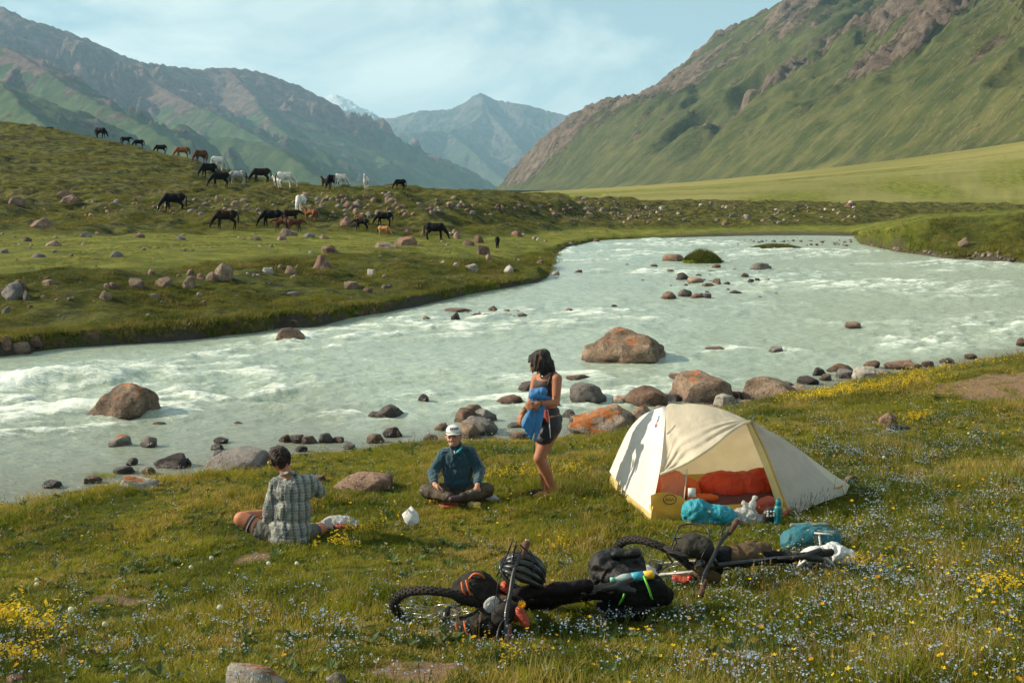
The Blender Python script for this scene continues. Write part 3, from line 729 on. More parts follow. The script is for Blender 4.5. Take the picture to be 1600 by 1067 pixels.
def place_rock(px, py, w, h, kind, label, seed, sub=3, flat=.6, rot=None, dep=.8, chops=7, rough=.16, water=False, cat='rock', name='rock', group=None, sink=.28, boxy=.3, Yd=None, lean=0):
    """px,py: foot of the rock in the photograph; w,h: width and height in photograph pixels"""
    c = PZ(px, py, 0.02) if water else (G(px, py) if Yd is None else np.array((PX(px, py, Yd)[0], Yd, 0)))
    if Yd is not None: c[2] = gz(c[0], c[1])
    s = scale_at(c[1], H-c[2]); W = w/s; Hh = h/s/.93
    V, F = rock_shape(seed, sub, flat, chops, rough, boxy)
    V = V*np.array((W, W*dep, Hh/(1-sink)))
    if lean: V[:, 0] += V[:, 2]*lean
    base = np.array((c[0], c[1]+W*dep*.38, c[2]))
    if not water: base[2] = gz(base[0], base[1])*.5+c[2]*.5
    V = V+base+np.array((0, 0, V[:, 2].max()-Hh/(1-sink)*sink))
    o = obj(name, V, F, RM[kind], origin=base)
    return tag(o, label, cat, group)
# river and shore boulders that can be told apart
R = place_rock
R(180,656,120,50,'tanl','tall brown boulder with orange lichen top in the left of the river',11,5,.75,water=True,chops=9,rough=.2,sink=.3,boxy=.1)
R(978,569,138,49,'tanl','largest boulder, brown and rounded, in the rapids behind the standing woman',26,5,.7,water=True,chops=5,rough=.2,boxy=.22,sink=.3)
R(454,533,50,19,'pink','rounded pink boulder at the foot of the far bank',33,4,.7,water=True,chops=4)
R(183,697,34,14,'pale','pale grey stone left of the pair of stones in the shallows',41,3,water=True)
R(229,698,27,14,'grey','pointed grey stone right of its twin in the shallows',42,3,water=True)
R(205,725,18,9,'dark','small dark pointed stone standing in the shallows',43,3,water=True)
R(266,730,54,17,'dark','dark mossy slab at the shallow edge of the river',44,4,water=True)
R(292,727,12,10,'dark','small black stone beside the dark mossy slab',45,3,water=True)
R(230,740,24,9,'brown','small brown stone near the grassy shore',46,2,water=True)
R(191,739,34,9,'grey','long low grey stone beside a grass tuft in the water',47,3,water=True)
R(141,754,28,10,'pink','small reddish stone in the shallow water at the left shore',48,3,water=True)
R(78,761,28,8,'dark','small dark flat stone at the far left shore',49,3,water=True)
R(365,737,104,32,'grey','long slanting speckled slab behind the person in the plaid shirt',50,4,.5,chops=8,rough=.1,boxy=.5,lean=.7)
R(325,743,24,14,'pale','white water-worn end stone beside the long slab',51,3)
R(210,764,64,14,'pale','flat pale slab half buried at the grassy water edge',52,4,.4)
R(208,752,40,11,'grey','low grey rock touching the flat pale slab',53,3)
R(258,748,28,10,'pink','low rounded pinkish rock by the shore grass',54,3)
for i,(x,y,w,h,k,l) in enumerate([(247,665,22,5,'dark','small dark stone breaking the water right of the tall boulder'),(371,664,14,5,'dark','tiny dark stone in mid river left of the waiting rapids'),(343,692,24,7,'dark','flat dark stone in the calm left shallows'),(337,702,22,7,'grey','grey wet stone below the flat dark stone'),(341,712,18,8,'grey','blunt grey stone nearest the long slab'),
   (444,690,20,9,'tan','tan pebble in the row of stones behind the plaid shirt'),(463,691,25,10,'dark','dark round stone in the row behind the plaid shirt'),(482,692,28,9,'brown','brown stone in the row behind the plaid shirt'),(508,690,26,12,'grey','two-toned grey stone at the end of the row in shallow water'),
   (563,697,46,17,'dark','dark round boulder where the grass meets the water'),(585,691,28,11,'tan','flat tan stone behind the dark round boulder'),(607,653,46,17,'dark','smooth dark boulder with water running round it'),(586,650,24,6,'tan','thin tan ledge left of the smooth dark boulder'),
   (612,682,32,13,'dark','dark wedge stone left of the split boulder'),(652,685,54,30,'tan','split boulder with a bright face and a shaded face'),(661,627,18,10,'dark','small angular black rock in the white water'),
   (700,693,56,28,'grey','grey boulder behind the man in the cap'),(728,662,40,22,'brown','brown boulder above the man in the cap'),(738,650,36,16,'tan','tan rock at the top of the shore heap'),(757,660,40,18,'grey','light grey rock in the middle of the shore heap'),
   (765,671,24,14,'grey','small grey rock at the right end of the shore heap'),(748,678,60,24,'grey','large grey boulder in the shore heap'),(733,684,38,20,'tan','tan boulder low in the shore heap'),(777,685,66,15,'grey','long flat purple-grey slab in front of the shore heap'),
   (795,633,46,14,'brown','wet brown rock awash behind the standing woman'),(826,612,34,14,'dark','dark rock half hidden by the standing woman'),(805,668,26,7,'grey','thin grey rock awash at the woman\'s elbow'),(868,640,20,10,'dark','small dark stone right of the woman\'s hip'),
   (905,595,42,8,'brown','low red-brown rock awash above the grey boulder'),(920,630,58,27,'grey','smooth grey boulder standing clear of the rapids'),(1005,592+8,1,1,'dark',''),(1068,594,44,9,'pink','pink rock just under the rushing water'),
   (1010,636,72,28,'brown','dark brown flat-topped rock behind the tent'),(975,632,34,12,'pale','small pale rock behind the lichen boulder'),(1104,629,104,40,'tanl','wide tan boulder with orange lichen spots behind the tent'),
   (1134,640,36,22,'pale','white rock poking over the tent beside the wide tan boulder'),(1207,628,88,34,'tan','long tan boulder at the right of the shore row'),(1112,628,40,9,'dark','dark wet stone behind the white rock'),
   (1265,600,34,11,'dark','dark smooth stone right of the long tan boulder'),(1281,586,20,10,'dark','small dark stone in the shore water'),(1314,581,40,12,'brown','red-brown rock at the waterline'),(1364,575,26,11,'brown','round brown stone at the waterline'),
   (1410,576,50,12,'pink','pinkish flat rock near the yellow-flowered bank'),(1330,596,56,20,'tan','tan slab on the shore edge'),(1358,592,44,18,'pale','pale pink slab on the shore edge'),(1300,602,30,12,'grey','grey block at the edge of the flowers'),
   (1335,512,26,8,'pink','orange rock showing through the rapids'),(1215,552,26,9,'grey','grey rock showing through the foam'),(1120,548,34,6,'pink','sunken pinkish rock under the foam'),(1597,540,16,11,'brown','brown rock at the right edge of the river')]):
    if not l: continue
    onl = k in ('tan','pale') and y > 630 and x < 760
    land = l.startswith(('long flat','grey boulder behind','dark round boulder','tan slab','pale pink','grey block','split'))
    R(x,y,w,h,k,l,60+i,4 if w > 40 else 3,.6,water=not land,chops=6,rough=.13)
R(945,679,118,43,'lich','long pale boulder crusted with orange lichen behind the tent\'s left end',131,5,.6,chops=8,rough=.22,boxy=.5)
R(1012,668,50,32,'lich','dark-faced lichen-covered block touching the tent top',132,4,.6,chops=7,rough=.22)
shore_more = [(888,652,24,10,'grey','grey cobble at the woman\'s heels by the water'),(905,662,30,12,'tan','tan cobble left of the lichen boulder'),(1040,650,34,13,'grey','flat grey rock between lichen block and wide boulder'),(1052,628,26,10,'dark','dark wet rock in front of the wide tan boulder'),
 (1168,640,30,14,'tan','tan rock filling the gap right of the white rock'),(1150,622,26,10,'brown','brown rock at the water behind the white rock'),(1232,606,26,9,'grey','grey rock at the water right of the long tan boulder'),(1248,618,34,14,'tan','tan rock on the shore edge before the yellow clump'),
 (1292,594,22,9,'tan','tan cobble among the dark shore stones'),(1322,590,30,11,'grey','grey cobble on the shore before the slabs'),(1382,588,30,10,'grey','grey rock after the pale pink slab'),(1432,577,24,8,'tan','tan cobble where the bank bends right'),
 (1452,572,20,7,'brown','brown cobble where the bank bends right'),(1482,567,22,7,'grey','grey cobble under the grassy crest'),(1520,560,20,6,'brown','brown cobble near the right end of the shore'),(690,672,24,10,'tan','tan rock behind the cap wearer\'s shoulder'),
 (672,690,24,10,'grey','grey rock right of the split boulder'),(840,672,26,9,'grey','grey rock behind the standing woman\'s thighs'),(812,686,34,10,'tan','flat tan rock left of the standing woman'),(545,700,20,7,'grey','grey cobble at the grass edge'),(528,690,18,7,'brown','brown cobble in the shallows'),(470,704,20,6,'dark','dark cobble in the shallows behind the plaid shirt')]
for i,(x,y,w,h,k,l) in enumerate(shore_more): R(x,y,w,h,k,l,700+i,3,.6,water=True,chops=7,rough=.15)
# stones on the meadow
R(567,765,96,21,'pink','low pointed pink rock in the grass behind the plaid shirt',152,4,.35,chops=9,rough=.16,boxy=.0,lean=.5,dep=.6,sink=.45)
R(498,754,20,10,'pink','small rock in the grass at the plaid elbow',141,3)
R(1390,664,30,17,'pink','orange-tan rock above the black shoe in the flowers',142,4)
R(1334,755,26,11,'tan','small tan rock right of the tent',143,3)
R(392,1076,96,26,'pale','pale flat rock with rusty lichen at the bottom edge',144,4,.5,chops=4,boxy=.9,rough=.07)
R(522,1074,34,20,'grey','small rounded grey rock at the bottom edge',145,4)
R(20,1070,40,12,'brown','small brown rock in the bottom left corner',146,3)
R(648,744,22,6,'tan','half-buried stone left of the man in the cap',147,3)
R(755,741,22,6,'tan','half-buried stone in front of the yellow flowers',148,3)
R(1508,387,20,12,'tan','pale tan rock on the far right bank',149,3)
# rocks of the far side that show singly
far_list = [
 (60,357,40,18,'pink','pointed pink boulder alone at the left edge of the pasture'),(20,321,30,13,'pink','rounded pink boulder at the far left of the slope'),(98,309,32,12,'pink','pair-left pink rock on the slope above the pointed boulder'),(106,317,34,13,'pink','broad pink rock on the slope above the pointed boulder'),
 (48,199,14,6,'pink','small red rock on the skyline at the top left'),(133,371,22,10,'grey','grey block in the pasture'),(40,378,17,9,'dark','dark stone in the left pasture'),(82,385,28,10,'pink','low pink cluster stone in the pasture'),
 (57,403,22,8,'grey','low grey stone near the left pasture edge'),(5,396,18,8,'grey','grey stone at the left frame edge in the pasture'),(179,402,24,10,'grey','dark-sided peaked stone alone in the pasture'),(282,375,17,8,'grey','little peaked stone under the bay horse'),
 (216,372,18,8,'brown','brown stone in mid pasture'),(399,376,18,8,'tan','tan stone below the dark horses'),(515,396,34,14,'brown','peaked brown boulder below the foals'),(504,420,40,23,'brown','largest peaked boulder on the pasture edge'),
 (448,369,36,14,'tan','jumbled tan rock below the brown foals'),(440,376,18,10,'tan','stone in front of the jumbled tan rock'),(482,371,22,8,'grey','grey stone right of the jumbled tan rock'),(505,373,18,7,'tan','flat stone between the foals and the calf'),
 (602,388,44,11,'tan','flat pink slab below the chestnut foal'),(635,384,48,16,'brown','broad red-brown boulder left of the black horse'),(637,366,24,9,'brown','red rock behind the broad boulder'),(661,370,10,11,'pink','small orange rock at the black horse\'s tail'),
 (713,373,16,12,'tan','tan rock under the black horse\'s nose'),(712,366,16,8,'tan','tan rock behind the black horse\'s nose'),(748,380,18,14,'brown','upright brown rock right of the black horse'),(733,384,22,10,'brown','dark red rock left of the stacked rocks'),
 (755,399,26,18,'brown','biggest of the stacked rocks by the black calf'),(764,407,12,11,'pink','orange rock at the foot of the stacked rocks'),(795,427,20,13,'pale','bright white-grey boulder alone on the green bank'),(733,424,30,13,'pale','pale boulder with deep shadow on the bank'),
 (712,417,13,7,'pale','small pale stone left of the pale boulder'),(692,413,11,6,'pale','smallest pale stone on the bank crest'),(808,370,22,10,'brown','brown stone on the slope near the river bend'),
 (15,468,44,26,'grey','large grey boulder at the left frame edge of the bank'),(28,455,26,18,'brown','brown boulder behind the large grey one'),(40,470,16,18,'grey','grey boulder right of the large grey one'),(8,492,16,14,'grey','grey boulder low on the left bank'),
 (26,553,40,20,'tanl','boulder with orange crown at the water by the left edge'),(6,545,20,18,'brown','brown boulder left of the orange-crowned one'),(52,543,24,14,'brown','brown boulder right of the orange-crowned one'),(75,446,30,9,'tan','flat tan stone on the bank crest'),
 (163,468,22,14,'tan','rounded stone low on the grassy bank'),(166,450,11,8,'tan','small round stone above its larger neighbour'),(176,452,18,12,'brown','brown round stone on the bank'),(209,450,30,15,'tan','oval tan boulder left of the two round boulders'),
 (253,450,32,19,'tan','left one of the two large round boulders'),(291,451,34,21,'pale','right one of the two large round boulders, with pink patches'),(236,431,14,9,'pink','small red stone above the two round boulders'),(297,431,16,10,'pink','small pink boulder behind the right round boulder'),
 (330,438,22,14,'tan','round boulder touching the big square one'),(345,440,36,28,'tan','big square boulder with a deep shadow'),(313,436,14,10,'brown','brown stone between the boulders'),(237,466,20,7,'grey','flat grey stone in the grass of the bank'),
 (416,427,22,9,'pale','flat white stone right of the square boulder'),(452,429,24,15,'pink','orange block beside the flat white stone'),(438,423,12,9,'pink','small red stone left of the orange block'),(458,436,10,6,'tan','pebble below the orange block'),
 (402,433,10,5,'tan','tan pebble left of the flat white stone'),(466,420,14,7,'tan','tan stone right of the orange block'),(457,462,24,5,'grey','flat grey stone lower on the bank'),(580,432,18,13,'pale','pale block above the small river beach'),
 (548,452,26,12,'tan','tan boulder above the small river beach'),(574,456,18,8,'brown','brown stone on the small river beach'),(602,452,14,7,'tan','small tan stone near the beach edge'),(893,384,20,7,'grey','grey rock at the river bend'),
 (932,378,12,6,'brown','red rock in the water past the bend'),(846,412,16,6,'brown','brown rock under the river-bend bank'),(868,431,16,9,'pale','white stones at the tip of the river-bend bank'),(904,427,16,6,'brown','brown rock in the current off the bend'),
 (1134,353,13,9,'brown','red block alone on the distant flat'),(1330,324,22,7,'brown','brown rocks on the crest of the distant bank'),(708,312,12,6,'tan','tan rock on the upper slope right of the grazing horse'),
 (340,316,14,12,'pink','round pink boulder above the black horse with a blaze'),(366,322,18,10,'tan','tan boulder between the two horses on the slope'),(542,354,26,16,'brown','round brown boulder left of the dark foal'),(540,350,26,9,'brown','brown boulder top behind the round one')]
for i,(x,y,w,h,k,l) in enumerate(far_list):
    if y < 210: R(x,y,w,h,k,l,200+i,3,Yd=150)
    else: R(x,y,w*.9,h*.82,k if k != 'pale' or 'white' in l or 'pale' in l else 'tan',l,200+i,4 if w > 28 else 3, water=(x>860 and y>370 and x<1000) or (x==26), chops=5 if 'round' in l else 10,rough=.17,boxy=.2 if 'round' in l else .4,sink=.42)
# mid river rock groups
mid = [(1045,467,26,11,'brown','brown rock at the left end of the lower river bar'),(1071,463,22,11,'dark','dark pointed rock on the lower river bar'),(1089,466,20,7,'brown','flat brown rock in the middle of the river bar'),(1105,466,14,7,'dark','dark rock at the right end of the lower bar'),
 (1068,437,24,10,'dark','dark peaked rock mid river'),(1088,442,26,8,'tan','flat tan rock beside the dark peaked one'),(1120,446,16,10,'tan','round tan rock on the river bar'),(1108,449,22,6,'brown','low brown rock on the river bar'),
 (1136,446,12,5,'dark','dark stone right of the round tan rock'),(1189,422,32,10,'grey','grey peaked rock at the right of the river bar'),(1202,421,10,5,'dark','small dark stone at the peaked rock'),(1050,427,14,5,'dark','small dark stone left of the bar'),
 (1052,408,32,10,'brown','brown rock left of the grass islet'),(1062,408,18,6,'tan','tan rock touching the grass islet'),(1120,419,16,7,'brown','brown stone below the grass islet'),(1174,441,10,5,'dark','dark stone in the current'),(1184,440,9,5,'dark','second dark stone in the current'),
 (1164,433,13,6,'tan','small tan rock in the current'),(1112,426,20,3,'tan','thin tan ledge in the current'),(1200,440,11,4,'brown','brown pebble off the river bar'),(1023,417,13,4,'brown','small brown rock upstream of the bar'),(1150,458,20,4,'brown','flat stone at the tail of the bar'),
 (712,499,16,10,'dark','round black stone in the row of midstream stones'),(666,500,12,6,'brown','red-brown stone left of the midstream row'),(790,490,14,6,'brown','brown stone on the right of the midstream row'),(773,489,10,7,'pink','orange stone in the midstream row'),
 (816,494,16,5,'pale','white stone at the right end of the midstream row'),(745,496,18,6,'brown','flat dark red stone in the midstream row'),(760,497,13,6,'dark','wet stone beside the flat dark red one'),(770,485,15,6,'brown','brown rock above the midstream row'),
 (715,487,44,4,'pink','long low orange ledge above the midstream row'),(948,487,14,5,'dark','lone dark rock right of the midstream row'),(890,488,12,6,'tan','tan stone between the midstream row and the lone rock'),(960,480,10,4,'pink','pink pebble beyond the lone dark rock')]
for i,(x,y,w,h,k,l) in enumerate(mid): R(x,y,w,h,k,l,400+i,3,water=True,chops=6,rough=.16)
# scattered stones: shared shapes, individuals first, then one joined mass
rs = [rock_shape(500+i, 2, .6, 9, .2, .3) for i in range(12)]
RMESH = {}
def small_rock(i, k):
    if (i, k) not in RMESH:
        V, F = rs[i]; RMESH[(i, k)] = mesh_np('stone', V*1.0, F, RM[k])
    return RMESH[(i, k)]
zones = [  # (name, count, polygon rows as px range / py range function, size px, kinds, label, group)
 ('a', 74, lambda: (rng.uniform(470,640), rng.uniform(303,340)), (7,17), 'pink,tan,brown,grey', 'reddish stone in the dense rock heap beneath the skyline horses', 'stones of the rock heap on the slope'),
 ('b', 75, lambda: (rng.uniform(100,470), rng.uniform(312,338)), (5,13), 'tan,grey,brown', 'stone in the belt of rubble across the hillside', 'stones of the hillside rubble belt'),
 ('c', 80, lambda: (rng.uniform(620,1010), rng.normal(326,8)), (5,13), 'grey,tan,brown', 'stone on the shaded break of slope right of the horses', 'stones on the shaded slope'),
 ('d', 60, lambda: (rng.uniform(0,860), rng.uniform(365,410)), (4,10), 'tan,pink,grey,pale', 'small stone lying in the light green pasture', 'stones of the pasture'),
 ('e', 70, lambda: (rng.uniform(0,780), rng.uniform(425,505)), (4,12), 'tan,grey,brown,pale', 'small stone in the rough grass of the far river bank', 'stones of the far river bank'),
 ('f', 70, lambda: (rng.uniform(960,1340), rng.uniform(318,350)), (4,11), 'tan,grey,pale,brown', 'stone on the eroded distant bank', 'stones of the distant bank'),
 ('g', 60, lambda: (rng.uniform(1360,1600), 0), (5,12), 'grey,tan,brown', 'stone at the foot of the right-hand far bank', 'stones under the right-hand far bank'),
 ('h', 60, lambda: (rng.uniform(20,1500), 0), (5,14), 'grey,dark,tan', 'wet stone along the near waterline', 'stones along the near waterline'),
 ('k', 55, lambda: (rng.normal(1110,55), rng.uniform(408,470)), (4,10), 'brown,dark,grey', 'small stone on the river bar', 'stones of the river bar'),
 ('l', 40, lambda: (rng.uniform(640,830), rng.normal(492,5)), (4,9), 'brown,dark,pink', 'small stone in the midstream row', 'stones of the midstream row'),
 ('m', 50, lambda: (rng.uniform(1150,1330), rng.uniform(376,386)), (3,8), 'tan,grey', 'pebble on the gravel bar upstream', 'pebbles of the upstream gravel bar')]
cands = []
for zn, cnt, fn, (s0, s1), kinds, lab, grp in zones:
    kk = kinds.split(',')
    for _ in range(cnt):
        px, py = fn(); w = s0+(s1-s0)*rng.random()**2.2
        if zn in 'kl': c = PZ(px, py, -.02)
        elif zn == 'm': c = PZ(px, py, 0.0)
        elif zn == 'g':
            a = (px-800)/FPX; yf = np.interp(a, CW_F[0], CW_F[1]); c = np.array((a*yf, yf+rng.uniform(-.4, .8), 0)); c[2] = max(gz(c[0], c[1]), -.05)
        elif zn == 'h':
            a = (px-800)/FPX/1.03; yw = np.interp(a, CW_N[0], CW_N[1]); y = yw+rng.normal(.25, .45); c = np.array((a*y, y, 0)); c[2] = max(gz(c[0], c[1]), -.06)
        else:
            c = G(px, py, 20)
            if abs(c[2]) < .06: continue
        s = scale_at(c[1], H-c[2]); cands.append((w, w/s, c, kk[rng.integers(len(kk))], lab, grp))
cands.sort(key=lambda t: -t[0])
mass = {}
NIND = 175
for i, (w, W, c, k, lab, grp) in enumerate(cands):
    ri = int(rng.integers(12)); h = W*rng.uniform(.42, .75); rz = rng.uniform(0, 6.28)
    if i < NIND:
        o = bpy.data.objects.new('stone', small_rock(ri, k)); link(o); o.location = (c[0], c[1], c[2]+h*(.18 if c[1] < 22 else .08)); o.rotation_euler = (rng.uniform(-.2, .2), rng.uniform(-.2, .2), rz)
        o.scale = (W, W*rng.uniform(.7, 1), h*1.2); tag(o, lab, 'stone', grp)
    else:
        V, F = rs[ri]; ca, sa = math.cos(rz), math.sin(rz); Q = V*np.array((W, W*.85, h*1.2)); Q = np.stack([Q[:, 0]*ca-Q[:, 1]*sa, Q[:, 0]*sa+Q[:, 1]*ca, Q[:, 2]], -1)+c+np.array((0, 0, h*.18))
        mass.setdefault(k, MB()).add(Q, F)
# gravel of the break slopes: too many to count
for _ in range(1100):
    zn = rng.integers(4)
    px, py = [(rng.uniform(0,640), rng.uniform(308,345)), (rng.uniform(640,1340), rng.normal(327,9)), (rng.uniform(0,800), rng.uniform(365,500)), (rng.uniform(880,1010), rng.normal(340,6))][zn]
    c = G(px, py, 20) if _ % 5 == 0 else c0+np.array((rng.normal(0, 3.5), rng.normal(0, 3.5), 0))
    if _ % 5 == 0: c0 = c
    c = np.array((c[0], c[1], gz(c[0], c[1]) if _ % 5 else c[2]))
    if c[2] < .12: continue
    W = rng.uniform(2, 5.0)/scale_at(c[1]); V, F = rs[int(rng.integers(12))]
    mass.setdefault(['brown', 'grey', 'brown', 'dark'][rng.integers(4)], MB()).add(V*np.array((W, W*.8, W*.6))+c+np.array((0, 0, W*.05)), F)
for k, mb_ in mass.items():
    o = mb_.build('scattered_stones', RM[k]); tag(o, 'scattered small stones over the far slopes, banks and river edge', 'stones', kind='stuff')
# ================================================================== plants
def leaf_mat(name, c1, c2, trans=.35, dry=None, rough=.6, zs=.9):
    m, nt, b, o = mat_base(name); v = geopos(nt); rnd = N(nt, 'ShaderNodeObjectInfo').outputs['Random']
    c = mixc(nt, mrange(nt, nz(nt, v, zs, 4, .6), .32, .68), c1, c2)
    c = mixc(nt, mth(nt, 'MULTIPLY', rnd, .6), c, tuple(x*.55 for x in c1))
    if dry: c = mixc(nt, mrange(nt, mth(nt, 'ADD', nz(nt, v, .55, 5, .65, loc=(3,9,1)), mth(nt, 'MULTIPLY', rnd, .28)), .62, .84), c, dry)
    L(nt, c, b.inputs['Base Color']); b.inputs['Roughness'].default_value = rough; b.inputs['Specular IOR Level'].default_value = .25
    t = N(nt, 'ShaderNodeBsdfTranslucent'); L(nt, mixc(nt, 1.0, c, (1.35,1.25,.5), 'MULTIPLY'), t.inputs[0]); mx = N(nt, 'ShaderNodeMixShader'); mx.inputs[0].default_value = trans
    L(nt, b.outputs[0], mx.inputs[1]); L(nt, t.outputs[0], mx.inputs[2]); L(nt, mx.outputs[0], o.inputs[0])
    return m
m_grass = leaf_mat('grass_blades', (.10,.135,.008), (.285,.285,.024), .40, (.38,.29,.09))
m_grassfar = leaf_mat('bank_grass', (.055,.075,.008), (.185,.19,.022), .35, (.20,.165,.06), zs=.25)
m_dry = leaf_mat('dry_stems', (.28,.20,.10), (.38,.29,.16), .3)
m_stem = leaf_mat('flower_stems', (.06,.10,.02), (.11,.14,.035), .3)
m_yel = leaf_mat('yellow_petals', (.75,.50,.012), (.86,.66,.03), .3)
m_ora = leaf_mat('orange_yellow_petals', (.78,.40,.008), (.85,.52,.012), .3)
m_blue = leaf_mat('pale_blue_petals', (.36,.50,.74), (.58,.68,.84), .3)
m_white = leaf_mat('white_petals', (.60,.60,.52), (.78,.78,.70), .3)
m_leaf = leaf_mat('broad_leaves', (.045,.085,.02), (.10,.15,.04), .3)
m_pinkseed = leaf_mat('pinkish_seed_heads', (.22,.13,.10), (.34,.22,.18), .35)
def blades(n, rad, hmin, hmax, w, seed, lean=.5, seg=3):
    r = np.random.default_rng(seed); V = []; F = []
    for i in range(n):
        a = r.uniform(0, 6.283); d = rad*math.sqrt(r.random()); x, y = d*math.cos(a), d*math.sin(a)
        h = r.uniform(hmin, hmax); la = r.uniform(0, 6.283); ln = r.uniform(.05, lean)*h; cv = r.uniform(.3, 1.2)
        wa = r.uniform(0, 6.283); wx, wy = math.cos(wa)*w*.5*r.uniform(.7, 1.3), math.sin(wa)*w*.5
        k = len(V)
        for s in range(seg):
            t = s/seg; ox = ln*t**(1+cv); V += [(x+math.cos(la)*ox-wx*(1-t*.5), y+math.sin(la)*ox-wy*(1-t*.5), h*t-.01), (x+math.cos(la)*ox+wx*(1-t*.5), y+math.sin(la)*ox+wy*(1-t*.5), h*t-.01)]
        V.append((x+math.cos(la)*ln, y+math.sin(la)*ln, h*(1-.15*cv*lean)))
        for s in range(seg-1): F.append((k+2*s, k+2*s+1, k+2*s+3, k+2*s+2))
        F.append((k+2*seg-2, k+2*seg-1, k+2*seg))
    return V, F
def proto(name, chunks):
    """chunks: list of (V, F, material) -> one mesh with several material slots"""
    V = []; F = []; mi = []; mats = []
    for cv, cf, m in chunks:
        if m not in mats: mats.append(m)
        k = len(V); V += [tuple(v) for v in cv]; F += [tuple(i+k for i in f) for f in cf]; mi += [mats.index(m)]*len(cf)
    me = bpy.data.meshes.new(name); me.from_pydata(V, [], F)
    for m in mats: me.materials.append(m)
    me.polygons.foreach_set('material_index', mi); me.update()
    return me
def petals(c, r, n, seed=0, tilt=.25, up=(0, 0, 1)):
    V = []; F = []; c = np.array(c)
    rr = np.random.default_rng(seed); t1 = rr.normal(size=3)*.35+np.array(up); t1 /= np.linalg.norm(t1)
    x = np.cross(t1, (1, .2, 0)); x /= np.linalg.norm(x); y = np.cross(t1, x)
    for i in range(n):
        a = 2*math.pi*i/n; b1, b2 = a-.45*math.pi/n*1.6, a+.45*math.pi/n*1.6; k = len(V)
        V += [c, c+(x*math.cos(b1)+y*math.sin(b1))*r*.75+t1*r*tilt*.6, c+(x*math.cos(a)+y*math.sin(a))*r+t1*r*tilt, c+(x*math.cos(b2)+y*math.sin(b2))*r*.75+t1*r*tilt*.6]
        F.append((k, k+1, k+2, k+3))
    return V, F
def stem(x0, y0, x1, y1, h, w=.0016):
    return [(x0-w, y0, 0), (x0+w, y0, 0), (x1+w*.6, y1, h), (x1-w*.6, y1, h), (x0, y0-w, 0), (x0, y0+w, 0), (x1, y1+w*.6, h), (x1, y1-w*.6, h)], [(0, 1, 2, 3), (4, 5, 6, 7)]
def flower_blue(seed):
    r = np.random.default_rng(seed); ch = []; h = r.uniform(.07, .14)
    for j in range(3):
        x, y = r.normal(0, .03, 2); hh = h*r.uniform(.8, 1.1); ch.append((*stem(x*.3, y*.3, x, y, hh), m_stem))
        for k in range(3):
            ch.append((*petals((x+r.normal(0, .009), y+r.normal(0, .009), hh+r.uniform(-.008, .008)), .0052, 5, seed*31+j*7+k, .1), m_blue))
    return proto('blue_flower', ch)
def flower_yellow(seed, m=None, rad=.0125, layers=1, h0=.10, h1=.20):
    r = np.random.default_rng(seed); h = r.uniform(h0, h1); x, y = r.normal(0, .03, 2); ch = [(*stem(0, 0, x, y, h, .0018), m_stem)]
    for l in range(layers): ch.append((*petals((x, y, h+.002*l), rad*(1-.25*l), 5 if layers == 1 else 11, seed, .45 if layers == 1 else .2+.3*l), m or m_yel))
    return proto('yellow_flower', ch)
def flower_spray(seed, m, n=26, h=.24, rad=.05, pr=.0085):
    r = np.random.default_rng(seed); ch = []
    for s in range(4):
        x, y = r.normal(0, rad*.8, 2); hh = h*r.uniform(.7, 1.1); ch.append((*stem(x*.3, y*.3, x, y, hh), m_stem))
        for k in range(n//4):
            ch.append((*petals((x+r.normal(0, .012), y+r.normal(0, .012), hh*r.uniform(.72, 1.05)), pr*r.uniform(.7, 1.3), 4, seed*13+s*9+k, .3), m))
    return proto('flower_spray', ch)
def seed_stem(seed, m, h=.26):
    r = np.random.default_rng(seed); ch = []
    for s in range(3):
        x, y = r.normal(0, .03, 2); hh = h*r.uniform(.6, 1.1); ch.append((*stem(x*.2, y*.2, x, y, hh, .0013), m_dry))
        for k in range(7): ch.append((*petals((x+r.normal(0, .003), y+r.normal(0, .003), hh*(1-.035*k)), .0075, 3, seed+s*9+k, .6), m))
    return proto('seed_stem', ch)
def broad(seed, n=7, ln=.07):
    r = np.random.default_rng(seed); V = []; F = []
    for i in range(n):
        a = r.uniform(0, 6.28); l = ln*r.uniform(.6, 1.2); u = r.uniform(.2, .9); w = l*.28; k = len(V); ca, sa = math.cos(a), math.sin(a)
        V += [(0, 0, .005), (ca*l*.5-sa*w, sa*l*.5+ca*w, l*u*.6), (ca*l, sa*l, l*u), (ca*l*.5+sa*w, sa*l*.5-ca*w, l*u*.6), (ca*l*.5, sa*l*.5, l*u*.45)]
        F += [(k, k+1, k+4), (k+1, k+2, k+4), (k+2, k+3, k+4), (k+3, k, k+4)]
    return proto('broad_plant', [(V, F, m_leaf)])
